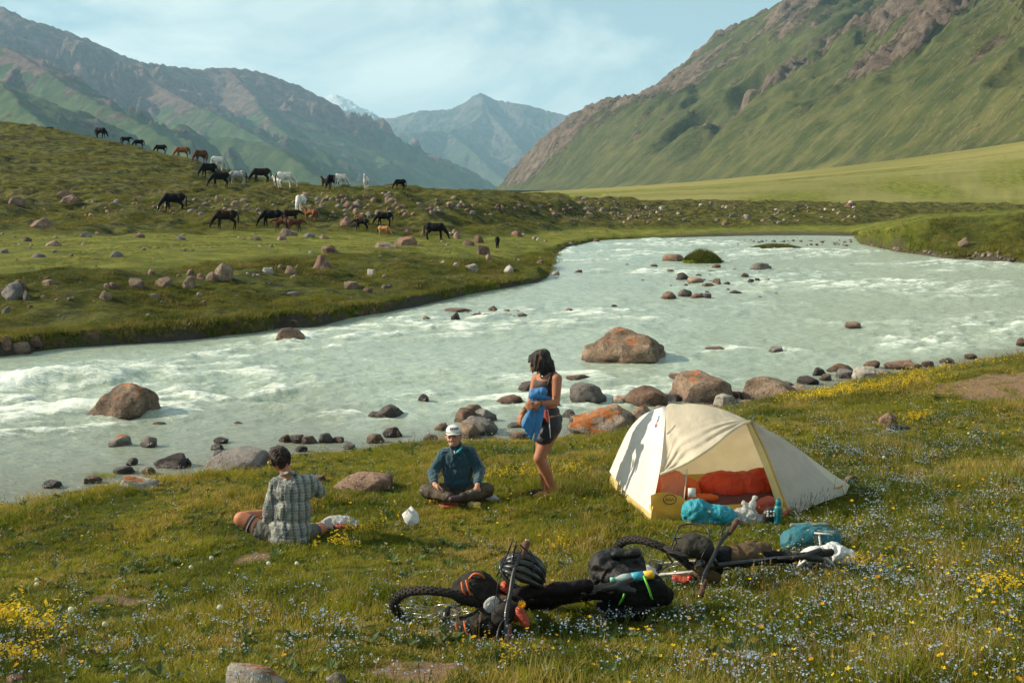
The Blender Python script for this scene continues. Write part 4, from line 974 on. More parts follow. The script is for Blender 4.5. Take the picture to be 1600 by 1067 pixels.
# one joined mass of many, laid out as instances on a point cloud
HID = bpy.data.collections.new('plant_kinds')
def scatter(name, protos, P, S, label, cat, kind='stuff', tilt=.12, seed=0, ids=None, normal_tilt=None):
    P = np.asarray(P); n = len(P); r = np.random.default_rng(seed)
    cols = bpy.data.collections.new(name+'_kinds')
    for i, me in enumerate(protos):
        po = bpy.data.objects.new('%s_kind_%02d' % (name, i), me); cols.objects.link(po)
    me = bpy.data.meshes.new(name); me.vertices.add(n); me.vertices.foreach_set('co', P.astype(np.float32).ravel())
    rot = np.stack([r.normal(0, tilt, n), r.normal(0, tilt, n), r.uniform(0, 6.283, n)], -1)
    a = me.attributes.new('rot', 'FLOAT_VECTOR', 'POINT'); a.data.foreach_set('vector', rot.astype(np.float32).ravel())
    S = np.asarray(S); S = S if S.ndim == 2 else np.stack([S, S, S], -1)
    a = me.attributes.new('scl', 'FLOAT_VECTOR', 'POINT'); a.data.foreach_set('vector', S.astype(np.float32).ravel())
    a = me.attributes.new('pid', 'INT', 'POINT'); a.data.foreach_set('value', (ids if ids is not None else r.integers(0, len(protos), n)).astype(np.int32))
    me.update()
    ng = bpy.data.node_groups.new(name, 'GeometryNodeTree')
    ng.interface.new_socket('Geometry', in_out='INPUT', socket_type='NodeSocketGeometry'); ng.interface.new_socket('Geometry', in_out='OUTPUT', socket_type='NodeSocketGeometry')
    gi = ng.nodes.new('NodeGroupInput'); go = ng.nodes.new('NodeGroupOutput')
    ci = ng.nodes.new('GeometryNodeCollectionInfo'); ci.inputs['Collection'].default_value = cols; ci.inputs['Separate Children'].default_value = True; ci.inputs['Reset Children'].default_value = True
    ip = ng.nodes.new('GeometryNodeInstanceOnPoints'); ip.inputs['Pick Instance'].default_value = True
    def na(nm, t):
        x = ng.nodes.new('GeometryNodeInputNamedAttribute'); x.data_type = t; x.inputs[0].default_value = nm; return x.outputs[0]
    ng.links.new(gi.outputs[0], ip.inputs['Points']); ng.links.new(ci.outputs[0], ip.inputs['Instance'])
    ng.links.new(na('pid', 'INT'), ip.inputs['Instance Index'])
    e2r = ng.nodes.new('FunctionNodeEulerToRotation'); ng.links.new(na('rot', 'FLOAT_VECTOR'), e2r.inputs[0]); ng.links.new(e2r.outputs[0], ip.inputs['Rotation'])
    ng.links.new(na('scl', 'FLOAT_VECTOR'), ip.inputs['Scale']); ng.links.new(ip.outputs[0], go.inputs[0])
    o = bpy.data.objects.new(name, me); link(o); md = o.modifiers.new('scatter', 'NODES'); md.node_group = ng
    return tag(o, label, cat, kind=kind)
# where plants may stand on the near meadow
TENT_POLY = None
def near_pts(n, ymin=3.6, amax=.60, seed=0, edge=-.12):
    r = np.random.default_rng(seed); a = r.uniform(-amax, amax, n); u = r.random(n)
    yw = np.interp(a, CW_N[0], CW_N[1]); y = np.sqrt(ymin**2+u*((yw-edge)**2-ymin**2)*1.0)
    # equal area: reject by the width of the ray fan
    keep = r.random(n) < ((yw**2-ymin**2)/(30**2-ymin**2)).clip(0, 1)
    a, y, yw = a[keep], y[keep], yw[keep]
    return a*y, y, y-yw
def img(x, y, z):
    X = x; Yc = y*cP-(z-H)*sP; U = y*sP+(z-H)*cP
    return 800+FPX*X/Yc, 533.5-FPX*U/Yc
def blocked(x, y):
    m = np.zeros(len(x), bool)
    for (cx, cy, rx, ry) in FOOTPRINTS: m |= ((x-cx)/rx)**2+((y-cy)/ry)**2 < 1
    return m
_pt = lambda px, py: G(px, py)
FOOTPRINTS = []
def foot(px, py, rx, ry, dy=0): c = G(px, py); FOOTPRINTS.append((c[0], c[1]+dy, rx, ry)); return c
foot(1085,790,.62,.62,.35); foot(1170,790,.72,.72,.5); foot(1130,790,.75,.9,.6); foot(1235,780,.50,.45,.35); foot(1290,776,.25,.18,.1)
foot(567,765,.26,.14,.12); foot(855,779,.24,.16,.02); foot(714,787,.28,.14,-.05)
if True:
    x, y, dw = near_pts(115000, seed=1); z = terrain(x, y); bm1 = bare_mask(x, y)
    px_, py_ = img(x, y, z)
    r = np.random.default_rng(5)
    ok = (r.random(len(x)) > bm1*.93) & ~blocked(x, y) & (z > .10)
    x, y, z, px_, py_ = x[ok], y[ok], z[ok], px_[ok], py_[ok]
    hp = fbm(x*.7, y*.7, 3, 301); hp2 = fbm(x*2.3, y*2.3, 2, 302)
    lush = .95+.35*hp+.25*hp2 + .12*sstep(900, 1400, px_)*sstep(820, 1000, py_) - .18*sstep(1000, 300, px_) - .25*np.exp(-((px_-430)/90)**2-((py_-830)/30)**2)
    tall = .72+.55*sstep(.1, .9, hp+.3*hp2)+.15*sstep(1000, 1450, px_)*sstep(850, 1020, py_)
    sc = np.clip(lush, .45, 1.7)
    gp = [proto('tuft', [(*blades(34, .075, .025, .075, .0058, 10+i, 1.25), m_grass)]) for i in range(6)]
    gp += [proto('tall_tuft', [(*blades(22, .06, .06, .13, .0055, 30+i, 1.0), m_grass), (*blades(3, .05, .08, .20, .0022, 60+i, .5), m_dry)]) for i in range(3)]
    ids = np.where(r.random(len(x)) < np.clip(.10+.30*hp+.12*sstep(900, 1400, px_), .02, .45), r.integers(6, 9, len(x)), r.integers(0, 6, len(x)))
    GP = np.stack([x, y, z], -1)
    scatter('meadow_grass', gp, GP, np.stack([sc*1.1, sc*1.1, sc*tall], -1), 'short green meadow grass covering the near river bank', 'grass', seed=3, ids=ids)
    print('tufts', len(x))
    # flowers by photographed density
    def dens_blue(px, py): 
        d = .10+1.25*sstep(1080, 1330, px)*sstep(640, 720, py)+.75*np.exp(-((py-1010)/60)**2)+.45*sstep(700, 1100, px)*sstep(840, 930, py)
        return d*(.25+1.5*sstep(-.15, .6, fbm(px/70, py/26, 3, 310)))*sstep(600, 640, py)
    def dens_yel(px, py):
        d = .10+.9*sstep(1050, 1450, px)*sstep(820, 920, py)+.35*sstep(1200, 1500, px)+.35*np.exp(-((px-60)/90)**2)*sstep(930, 1000, py)+.25*sstep(250, 750, px)*sstep(950, 1040, py)
        return d*(.3+1.4*sstep(-.1, .6, fbm(px/60, py/24, 3, 320)))
    def pick(nn, dens, k, seed, nind=0):
        x, y, dw = near_pts(nn, seed=seed, ymin=4.0, edge=.35); z = terrain(x, y); px, py = img(x, y, z); r = np.random.default_rng(seed)
        ok = (r.random(len(x)) < dens(px, py)*k) & ~blocked(x, y) & (bare_mask(x, y) < .5) & (px > -30) & (px < 1640) & (py < 1100)
        P = np.stack([x, y, z], -1)[ok]; return P[np.argsort(P[:, 1])]
    def individuals(name, protos, P, S, n, labels, cat, group, seed):
        r = np.random.default_rng(seed)
        for i in range(min(n, len(P))):
            q = int(r.integers(len(protos))); label = labels[0] if q < 8 or len(labels) == 1 else labels[1]
            if P[i][0]/P[i][1] > .18: label += ', right of the bicycles'
            elif P[i][0]/P[i][1] < -.12: label += ', left of the bicycles'
            else: label += ', in front of the bicycles'
            o = bpy.data.objects.new(name, protos[q]); link(o); o.location = tuple(P[i]); o.rotation_euler = (r.normal(0, .1), r.normal(0, .1), r.uniform(0, 6.28)); s = S[i]; o.scale = (s, s, s)
            tag(o, label, cat, group)
    bl = [flower_blue(i) for i in range(6)]
    P = pick(120000, dens_blue, .40, 21); S = np.random.default_rng(1).uniform(.8, 1.3, len(P))
    individuals('blue_flower', bl, P, S, 290, ['sprig of tiny pale blue flowers in the near grass'], 'flower', 'pale blue flowers of the near meadow', 4)
    scatter('small_blue_flowers', bl, P[290:], S[290:], 'tiny pale blue wildflowers spread through the meadow beyond', 'flowers', seed=7); print('blue', len(P))
    yl = [flower_yellow(i) for i in range(5)]+[flower_yellow(10+i, m_yel, .009) for i in range(3)]+[flower_yellow(20, m_ora, .016, 2, .08, .15)]
    P = pick(140000, dens_yel, .22, 22); S = np.random.default_rng(2).uniform(.65, 1.3, len(P))
    individuals('yellow_flower', yl, P, S, 290, ['small yellow cup flower in the near grass', 'flat orange yellow flower head in the near grass'], 'flower', 'yellow flowers of the near meadow', 5)
    scatter('small_yellow_flowers', yl, P[290:], S[290:], 'small yellow wildflowers spread through the meadow beyond', 'flowers', seed=8); print('yellow', len(P))
    wt = [proto('white_flower', [(*stem(0, 0, .01, 0, .09), m_stem), (*petals((.01, 0, .09), .007, 5, i), m_white), (*petals((.0, .012, .08), .006, 5, i+9), m_white)]) for i in range(3)]
    P = pick(60000, lambda px, py: .25+.5*sstep(500, 100, px)*sstep(900, 830, py)+.4*sstep(900, 1300, px), .16, 23); S = np.full(len(P), 1.0)
    scatter('tiny_white_flowers', wt, P, S, 'tiny white flower heads scattered over the whole meadow', 'flowers', seed=9)
    ss = [seed_stem(i, m_dry) for i in range(3)]+[seed_stem(9+i, m_pinkseed, .22) for i in range(2)]
    P = pick(60000, lambda px, py: .15+.5*sstep(900, 1300, px)*sstep(800, 950, py)+.25*sstep(.1, .5, fbm(px/80, py/30, 2, 77)), .10, 24); S = np.random.default_rng(3).uniform(.5, 1.0, len(P))
    scatter('dry_grass_stems', ss, P, S, 'dry tan seed stems rising out of the meadow grass', 'grass', seed=10)
    bp = [broad(i) for i in range(4)]
    P = pick(60000, lambda px, py: .2+.8*sstep(.1, .6, fbm(px/90, py/30, 2, 78))*sstep(800, 950, py), .42, 25)
    scatter('broad_leaved_weeds', bp, P, np.random.default_rng(4).uniform(.6, 1.2, len(P)), 'low broad leaved weeds between the meadow grasses', 'weeds', seed=11)
    # yellow flowering clumps, each a plant of its own
    sp = [flower_spray(i, m_yel, 36, .22, .07) for i in range(4)]
    def clump(pxy, n, rx, ry, s, label, seed, grp=None):
        r = np.random.default_rng(seed); mats = None
        c = G(*pxy); V = []; F = []; mi = []
        me0 = []
        for i in range(n):
            x = c[0]+r.normal(0, rx*.5); y = c[1]+r.normal(0, ry*.5); z = gz(x, y)-c[2]; src = sp[int(r.integers(4))]
            co = np.empty(len(src.vertices)*3); src.vertices.foreach_get('co', co); co = co.reshape(-1, 3); a = r.uniform(0, 6.28); k = s*r.uniform(.7, 1.1)
            co = np.stack([co[:, 0]*math.cos(a)-co[:, 1]*math.sin(a), co[:, 0]*math.sin(a)+co[:, 1]*math.cos(a), co[:, 2]], -1)*k+np.array((x-c[0], y-c[1], z)); b0 = len(V)
            V += [tuple(q) for q in co]; F += [tuple(j+b0 for j in p.vertices) for p in src.polygons]; mi += [p.material_index for p in src.polygons]
        me = bpy.data.meshes.new('yellow_plant'); me.from_pydata(V, [], F)
        for m in sp[0].materials: me.materials.append(m)
        me.polygons.foreach_set('material_index', mi); me.update()
        o = bpy.data.objects.new('yellow_flower_clump', me); link(o); o.location = tuple(c); tag(o, label, 'plant', grp)
    clump((575,845), 16, .24, .15, 1.0, 'bushy yellow flower clump right of the person in the plaid shirt', 1)
    clump((528,868), 9, .18, .10, .85, 'sparse yellow flower clump in front of the food bag', 2)
    clump((800,752), 22, .42, .22, .9, 'yellow flower clump between the man in the cap and the standing woman', 3)
    clump((900,748), 12, .35, .2, .8, 'loose yellow flowers right behind the standing woman\'s legs', 31)
    clump((30,1000), 20, .22, .25, 1.1, 'tall yellow flower stand at the left edge', 4)
    clump((30,1060), 10, .16, .10, 1.1, 'yellow flower stand in the bottom left corner', 5)
    clump((1285,630), 46, .7, .5, 1.25, 'dense bright yellow clump behind the tent at the shore', 6)
    clump((1370,618), 20, .5, .4, 1.1, 'second yellow clump on the shore right of the dense one', 7)
    clump((1415,607), 24, .7, .3, 1.1, 'yellow clump before the sandy slip', 8)
    clump((1480,588), 26, 1.6, .35, 1.2, 'yellow flowers along the crest of the bank at right', 9)
    clump((1440,665), 20, .35, .3, 1.0, 'pale yellow weed patch right of the black shoe', 10)
    clump((880,872), 6, .1, .08, .9, 'small yellow clump behind the helmet bike', 11)
    clump((1570,950), 9, .2, .15, 1.0, 'yellow blooms near the right edge', 12)
    clump((1345,900), 12, .2, .1, .8, 'small yellow flowers below the white cloth', 13)
    clump((780,1058), 3, .07, .05, .9, 'yellow flowers at the bottom centre', 14)
    # dandelion clocks
    dc = []
    V, F = ico(2)
    dcm = proto('clock', [(*stem(0, 0, .02, 0, .19, .0018), m_stem), (V*.017+np.array((.02, 0, .2)), F, m_white)])
    for i, (px, py, lab) in enumerate([(292,905,'dandelion clock on a tall stem left of the bare patch'),(340,985,'double dandelion clock above the pale flat rock'),(64,930,'dandelion clock in the left yellow flowers'),(46,975,'dandelion clock near the left edge below its neighbour'),(112,980,'dandelion clock above the lower left yellow stand'),
        (457,895,'dandelion clock in front of the plaid shirt person'),(162,1010,'small dandelion clock low on the left'),(339,893,'faint dandelion clock right of the tall one'),(66,920,'upper dandelion clock at the left'),(417,897,'dandelion clock beside the trodden grass'),(1375,725,'dandelion clock in the blue flowers right of the tent'),(1515,680,'dandelion clock high on the right meadow')]):
        c = G(px, py+20); o = bpy.data.objects.new('dandelion_clock', dcm); link(o); o.location = tuple(c); o.rotation_euler = (0, .1, i*1.3); s = (1, 1.1, .9)[i % 3]; o.scale = (s, s, s); tag(o, lab, 'flower')
    # the far bank, the terrace and the slope
    fp = [proto('far_tuft', [(*blades(26, .28, .10, .30, .02, 80+i, .8, 2), m_grassfar)]) for i in range(5)]
    r = np.random.default_rng(31); n = 150000
    a = r.uniform(-.52, .52, n); y = np.exp(r.uniform(math.log(24), math.log(175), n)); x = a*y; z, RR = terrain(x, y, True)
    dy = y-RR['yf']; w = (RR['farside'] & (dy > .06) & (z > .05) & ((RR['a'] < .03) | (z > .14)))
    dnoise = fbm(x*.25, y*.2, 3, 330)
    w &= (dy < 1.1) | (r.random(n) < np.clip(.85*(1-.55*RR['flat'])+.0*dnoise, .05, 1)*np.clip(.75+.7*dnoise, .15, 1)*np.where(RR['a'] > .05, .8, 1))
    x, y, z, dy, fl = x[w], y[w], z[w], dy[w], RR['flat'][w]
    s = np.clip(.55+.5*dnoise[w], .25, 1.4)*np.where(fl > .5, .35, 1)*np.clip(y/45, .8, 1.5); s = s*np.where(dy < 1.1, 1.9, 1)
    scatter('far_bank_grass', fp, np.stack([x, y, z], -1), np.stack([s, s, s*.62], -1), 'rough grass over the far bank, terrace and hillside', 'grass', seed=12); print('far', len(x))
    # shore grass hummocks standing in the water
    tuft = proto('hummock', [(*blades(260, .22, .06, .20, .008, 90, 1.0), m_grass)])
    _iv, _if = blades(2600, 1.0, .30, .55, .03, 91, .9); _iv = [(x, y, z*max(.12, 1-(x*x+y*y)*.8)) for x, y, z in _iv]; isl = proto('islet', [(_iv, _if, m_grassfar)])
    for px, py, s, lab in [(160,745,.62,'grass tuft in the shallow water beside the long low stone'),(62,781,.8,'brownish grass tuft at the left waterline'),(232,751,.45,'small grass tuft between the shore slabs')]:
        c = PZ(px, py, 0); o = bpy.data.objects.new('grass_tuft', tuft); link(o); o.location = (c[0], c[1], -.02); o.scale = (s*1.5, s, s); tag(o, lab, 'grass tuft')
    mbi = MB(); ellipsoid(mbi, (0, 0, 0), (1, 1, .35))
    def islet(px, py, wpx, lab, hs):
        c = PZ(px, py, 0); w = wpx/scale_at(c[1])/2; t = thing('grass_islet', lab, 'islet', (c[0], c[1]+w*.6, 0))
        Vi, Fi = ico(3); V = Vi*np.array((w, w*.6, .30*hs))*(1+.18*fbm(Vi[:, 0]*3, Vi[:, 1]*3, 2, 7))[:, None]+np.array((c[0], c[1]+w*.6, 0)); obj('turf', V, Fi, m_ground, t)
        g = bpy.data.objects.new('blades', isl); link(g); g.parent = t; g.scale = (w*.9, w*.55, hs); g.location = (0, 0, .12*hs)
    islet(1100,412,64,'dark green grass islet in the middle of the river', 1.6)
    islet(1218,390,84,'long low grassy bar further upstream', .75)
# ================================================================== horses
def coat(name, c, c2=None, sheen=.2):
    return simple(name, c, .75, .3, 3.0, .25, .02, spec=.12, sheen=0, col2=c2)
HC = dict(black=coat('coat_black', (.004,.0035,.0035)), bay=coat('coat_dark_bay', (.016,.007,.004)), brown=coat('coat_brown', (.085,.034,.018)), chestnut=coat('coat_chestnut', (.24,.085,.028)),
          tan=coat('coat_tan', (.42,.20,.08)), white=coat('coat_white', (.62,.60,.55), (.45,.43,.39)), grey=coat('coat_grey', (.34,.34,.33), (.20,.20,.20)))
HC['hair_black'] = simple('mane_black', (.010,.009,.009), .7, .3, 20, .4); HC['hair_white'] = simple('mane_white', (.5,.47,.4), .7, .3, 20, .4)
def horse_prims(pose, foal=False):
    P = []; lz = 1.0
    w = .8 if foal else 1.0
    P += [('e', (0, 0, 1.04), (.62, .31*w, .345*w)), ('e', (.40, 0, 1.05), (.29, .25*w, .34)), ('e', (-.50, 0, 1.10), (.34, .29*w, .33)), ('c', (.38, 0, 1.30), .09, (-.35, 0, 1.28), .10)]
    if pose in ('graze', 'graze2', 'low'):
        dz = 0
        P += [('c', (.48, 0, 1.16), .25, (.78, 0, .88), .17), ('c', (.78, 0, .88), .17, (1.00, 0, .60), .12), ('e', (1.03, 0, .54), (.11, .085, .13)), ('c', (1.04, 0, .52), .095, (1.15, 0, .20), .055), ('e', (1.16, 0, .17), (.06, .05, .06))]
        P += [('c', (.97, .06, .64), .028, (.90, .09, .74), .012), ('c', (.97, -.06, .64), .028, (.90, -.09, .74), .012)]
    elif pose == 'mid':
        P += [('c', (.48, 0, 1.22), .20, (.92, 0, 1.18), .12), ('c', (.95, 0, 1.17), .11, (1.25, 0, .90), .058), ('c', (.92, .06, 1.24), .028, (.86, .08, 1.36), .012), ('c', (.92, -.06, 1.24), .028, (.86, -.08, 1.36), .012)]
    else:
        P += [('c', (.46, 0, 1.22), .20, (.68, 0, 1.50), .13), ('c', (.68, 0, 1.50), .13, (.82, 0, 1.68), .10), ('c', (.84, 0, 1.70), .10, (1.14, 0, 1.46), .056), ('c', (.80, .06, 1.76), .028, (.76, .08, 1.88), .012), ('c', (.80, -.06, 1.76), .028, (.76, -.08, 1.88), .012)]
    st = {'graze': (.10, -.10, .0, .12), 'graze2': (-.06, .14, -.10, .06), 'up': (.03, -.03, .05, -.04), 'mid': (.14, -.12, -.12, .12), 'low': (.0, .08, .02, -.1)}[pose]
    for s, dx in ((1, st[0]), (-1, st[1])):
        y = .13*s*w; P += [('c', (.42, y, .95), .14, (.44+dx*.5, y, .52), .078), ('c', (.44+dx*.5, y, .52), .070, (.45+dx, y, .15), .046), ('c', (.45+dx, y, .13), .042, (.48+dx, y, .04), .056)]
    for s, dx in ((1, st[2]), (-1, st[3])):
        y = .14*s*w; P += [('c', (-.52, y, 1.03), .21, (-.44+dx*.4, y, .78), .15), ('c', (-.44+dx*.4, y, .78), .14, (-.68+dx*.7, y, .52), .075), ('c', (-.68+dx*.7, y, .52), .068, (-.62+dx, y, .15), .046), ('c', (-.62+dx, y, .13), .044, (-.59+dx, y, .04), .058)]
    return P
HM = {}
def horse_mesh(pose, foal):
    k = (pose, foal)
    if k not in HM:
        o = blob('body', horse_prims(pose, foal), .034, HC['black'], None, 3); b = o.data
        if pose in ('graze', 'graze2', 'low'): mane = [('c', (.42, .01, 1.38), .035, (.72, .02, 1.08), .05), ('c', (.72, .02, 1.08), .05, (.96, .02, .74), .04), ('c', (.60, .09, 1.10), .03, (.86, .08, .78), .03), ('c', (.97, 0, .72), .03, (1.08, 0, .52), .02)]
        elif pose == 'mid': mane = [('c', (.40, 0, 1.38), .04, (.90, 0, 1.31), .04), ('c', (.6, .09, 1.25), .04, (.85, .08, 1.2), .03)]
        else: mane = [('c', (.38, 0, 1.40), .04, (.62, 0, 1.64), .045), ('c', (.62, 0, 1.64), .045, (.78, 0, 1.80), .03), ('c', (.55, .09, 1.4), .04, (.7, .08, 1.6), .03)]
        mo = blob('mane', mane, .022, HC['hair_black'], None, 2); to = blob('tail', [('c', (-.76, 0, 1.30), .04, (-.90, 0, 1.12), .055), ('c', (-.90, 0, 1.12), .055, (-.93, .02, .75), .075), ('c', (-.93, .02, .75), .07, (-.90, .02, .38), .02)], .022, HC['hair_black'], None, 2)
        HM[k] = (b, mo.data, to.data)
        for q in (o, mo, to): bpy.data.objects.remove(q)
    return HM[k]
_mm = {}
def with_mat(me, m):
    k = (me.name, m.name)
    if k not in _mm: c = me.copy(); c.materials.clear(); c.materials.append(m); c.name = me.name.split('.')[0]; _mm[k] = c
    return _mm[k]
def horse(px, py, hpx, head, pose, col, label, hair='hair_black', foal=False, Yd=None, cat='horse', extra=None, sink=0):
    c = G(px, py, 25) if Yd is None else None
    if Yd is not None: p = PX(px, py, Yd); c = np.array((p[0], Yd, gz(p[0], Yd)))
    s = hpx/scale_at(c[1], H-c[2])/1.42
    t = thing('horse' if cat == 'horse' else cat, label, cat, (c[0], c[1], c[2]-sink), 'horses grazing on the far bank'); t.rotation_euler = (0, 0, math.radians(head)); t.scale = (s, s, s)
    b, mn, tl = horse_mesh(pose, foal)
    for nm, me, m in (('body', b, HC[col]), ('mane', mn, HC[hair]), ('tail', tl, HC[hair])):
        o = bpy.data.objects.new(nm, with_mat(me, m)); link(o); o.parent = t
    if extra: extra(t)
    return t
def crest(px, off=0): a = (px-800)/FPX/1.0; return float(np.interp(a, C_far5[0], C_far5[1]))+off
horse(77,206,11,190,'low','black','black horse just showing over the skyline, farthest left of the herd',Yd=crest(77,3))
horse(158,225,17,-20,'graze','black','large black horse on the skyline with its head down to the right',Yd=crest(158,-1))
horse(197,228,13,8,'mid','black','black foal standing on the skyline, looking right',foal=True,Yd=crest(197,-1))
horse(217,234,13,200,'graze','black','black back showing over the crest right of the skyline foal',Yd=crest(217,1.5))
horse(251,243,15,185,'graze2','black','black horse cropping grass behind the crest, left of the chestnut',Yd=crest(251,1.5))
horse(285,253,18,195,'graze','chestnut','chestnut horse on the skyline grazing to the left',hair='hair_black',Yd=crest(285,-.5))
horse(314,263,21,235,'graze','brown','red-brown horse on the crest with lowered head, beside a white one',Yd=crest(314,-2))
horse(341,266,23,62,'graze','white','white horse seen from behind on the crest',hair='hair_white',Yd=crest(341,-2))
horse(326,279,24,228,'graze2','black','black horse in front of the red-brown and white pair')
horse(344,294,24,200,'graze','black','lean black horse below the pair, head down left')
horse(371,289,22,188,'graze2','grey','dapple grey horse between two dark ones on the ridge')
horse(408,287,24,192,'graze','bay','dark bay horse grazing left with legs apart on the ridge')
horse(446,294,25,38,'graze','white','white horse with a black tail turned away on the ridge')
horse(433,292,14,150,'up','white','small white foal pressed against the white mare',foal=True)
horse(507,294,15,250,'up','brown','brown foal at the left of the tight group of three',foal=True)
horse(520,297,24,245,'graze','black','black horse in the middle of the tight group of three')
horse(533,293,21,50,'graze2','white','white horse with dark tail behind the black one in the tight group')
horse(572,295,18,265,'up','white','white horse standing end-on alone on the skyline',foal=True)
horse(625,297,17,215,'graze','black','last black horse alone on the skyline toward the river')
def blaze(t):
    V, F = ico(2); obj('blaze', V*np.array((.035, .05, .13))+np.array(t.location)*1.0+np.array((1.16, 0, .32)), F, HC['white'], t)
horse(272,332,30,187,'graze','black','biggest black horse with a white blaze among the rocks of the slope',extra=blaze)
horse(353,359,30,186,'graze2','bay','dark bay horse grazing alone in the pasture below the slope')
horse(470,332,27,262,'graze','white','white horse facing the river among the reddish rocks',hair='hair_white')
horse(424,356,28,183,'graze','black','black horse with lowered head left of the brown foals')
horse(455,350,22,10,'mid','bay','dark brown horse standing behind the brown foals')
horse(485,347,19,165,'up','chestnut','chestnut foal under the white horse',foal=True)
horse(440,362,21,175,'mid','brown','brown foal behind the jumbled rock, left one',foal=True)
horse(461,363,21,8,'mid','brown','brown foal behind the jumbled rock, right one',foal=True)
horse(565,361,19,172,'mid','black','dark foal facing left beside the round boulder',foal=True)
horse(561,349,14,240,'mid','tan','orange foal half hidden behind the dark foal',foal=True)
horse(600,354,22,175,'graze','black','black horse grazing left above the tan calf')
horse(600,370,17,-15,'graze','tan','tan calf with its head down to the right',foal=True)
horse(680,376,28,-12,'graze2','black','black horse in the open pasture with its head down to the right')
horse(777,388,18,268,'graze','black','small black horse standing end-on near the river bend',foal=True)
# ================================================================== tent
def cloth_mat(name, col, trans=.3, rough=.55, fold=.35, scale=9, stretch=(1,1,1), var=.12, sheen=0, fine=True):
    m, nt, b, o = mat_base(name); v = objco(nt)
    c = mixc(nt, mrange(nt, nz(nt, v, 3.5, 5, .6), .35, .65), tuple(x*(1-var) for x in col), col)
    L(nt, c, b.inputs['Base Color']); b.inputs['Roughness'].default_value = rough; b.inputs['Specular IOR Level'].default_value = .3; b.inputs['Sheen Weight'].default_value = sheen
    n1 = bump(nt, nz(nt, v, scale, 5, .6, .8, stretch=stretch), b, fold, .05)
    if fine: bump(nt, nz(nt, v, scale*5, 3, .6), b, .15, .01, n1)
    if trans:
        t = N(nt, 'ShaderNodeBsdfTranslucent'); L(nt, c, t.inputs[0]); mx = N(nt, 'ShaderNodeMixShader'); mx.inputs[0].default_value = trans
        L(nt, b.outputs[0], mx.inputs[1]); L(nt, t.outputs[0], mx.inputs[2]); L(nt, mx.outputs[0], o.inputs[0])
    return m
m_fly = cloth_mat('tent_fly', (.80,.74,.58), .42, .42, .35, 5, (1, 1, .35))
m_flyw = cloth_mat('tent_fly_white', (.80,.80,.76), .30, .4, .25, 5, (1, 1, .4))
m_fly_shade = cloth_mat('tent_fly_shaded', (.54,.49,.40), .28, .4, .35, 6, (.5, 1, 1))  # darker copy of the fly: the tent's own shade put into the colour
m_yelf = cloth_mat('tent_yellow', (.66,.38,.055), .30, .5, .25, 8)
m_yelp = cloth_mat('tent_pale_yellow', (.74,.58,.24), .30, .5, .2, 8)
m_inner = cloth_mat('tent_inner', (.72,.58,.34), .5, .6, .3, 6)
m_black = simple('black_plastic', (.015,.015,.016), .45, .2, 20, .1)
m_metal = simple('aluminium', (.55,.55,.56), .3, .1, 20, .1, metal=.9)
T0 = G(952,760); T1 = G(1017,817); T2 = G(1234,806); T3 = G(1321,776)
T4 = T0+(T2-T1)*1.12+np.array((.35, .25, 0)); T4[2] = gz(T4[0], T4[1])
def bez(pts, n):
    """smooth curve through points (Catmull-Rom)"""
    P = [np.array(p, float) for p in pts]; P = [2*P[0]-P[1]]+P+[2*P[-1]-P[-2]]; out = []; m = len(P)-3
    for i in range(n):
        u = i/(n-1)*m; k = min(int(u), m-1); t = u-k; a, b_, c, d = P[k:k+4]
        out.append(.5*((2*b_)+(-a+c)*t+(2*a-5*b_+4*c-d)*t*t+(-a+3*b_-3*c+d)*t**3))
    return np.array(out)
def loft(c0, c1, nv, bulge=0., dirn=(0, 0, 1), wr=0, seed=0, sag=None):
    nu = len(c0); V = []
    for i in range(nu):
        for j in range(nv):
            t = j/(nv-1); p = c0[i]*(1-t)+c1[i]*t + np.array(dirn)*bulge*math.sin(math.pi*t)*(1 if sag is None else sag(i/(nu-1)))
            if wr: p = p+np.array(dirn)*wr*(mnoise.noise(Vector((i/nu*9+seed, t*2.2, seed)))+.5*mnoise.noise(Vector((i/nu*22+seed, t*3+i/nu*4, seed))))*math.sin(math.pi*t)**.5
            V.append(p)
    F = [(i*nv+j, i*nv+j+1, (i+1)*nv+j+1, (i+1)*nv+j) for i in range(nu-1) for j in range(nv-1)]
    return V, F
TC = (T0+T1+T2+T4)/4
tent = thing('tent', 'cream and yellow dome tent with its door open, pitched on the meadow', 'tent', tuple(TC))
y1, y2, y0, y3 = T1[1], T2[1], T0[1], T3[1]
S = PX(1041,635, (y0+y1)/2+.05); A = PX(1172,658, (y2+y0)/2-.15)
seam = bez([T1+np.array((0,0,.03)), PX(1031,740,y1+.20), PX(1037,685,y1+.52), S], 26)
back0 = bez([T0+np.array((0,0,.06)), PX(968,711,y0-.10), PX(983,679,y0-.22), PX(1002,656,y0-.38), PX(1024,642,y0-.55), S], 26)
ridge = bez([S, PX(1070,631,S[1]), PX(1106,633,S[1]-.05), PX(1138,643,(S[1]+A[1])/2), A], 26)
hem = bez([PX(1031,741,y1+.20), PX(1062,728,y1+.15), PX(1092,711,y1+.12), PX(1122,690,y1+.22), PX(1150,667,y1+.45), A], 26)
trim0 = bez([A, PX(1194,702,y2+.42), PX(1212,748,y2+.16), T2+np.array((0,0,.0))], 26)
sil = bez([A, PX(1224,685,y3+.12), PX(1255,709,y3+.12), PX(1284,738,y3+.08), T3+np.array((0,0,.02))], 26)
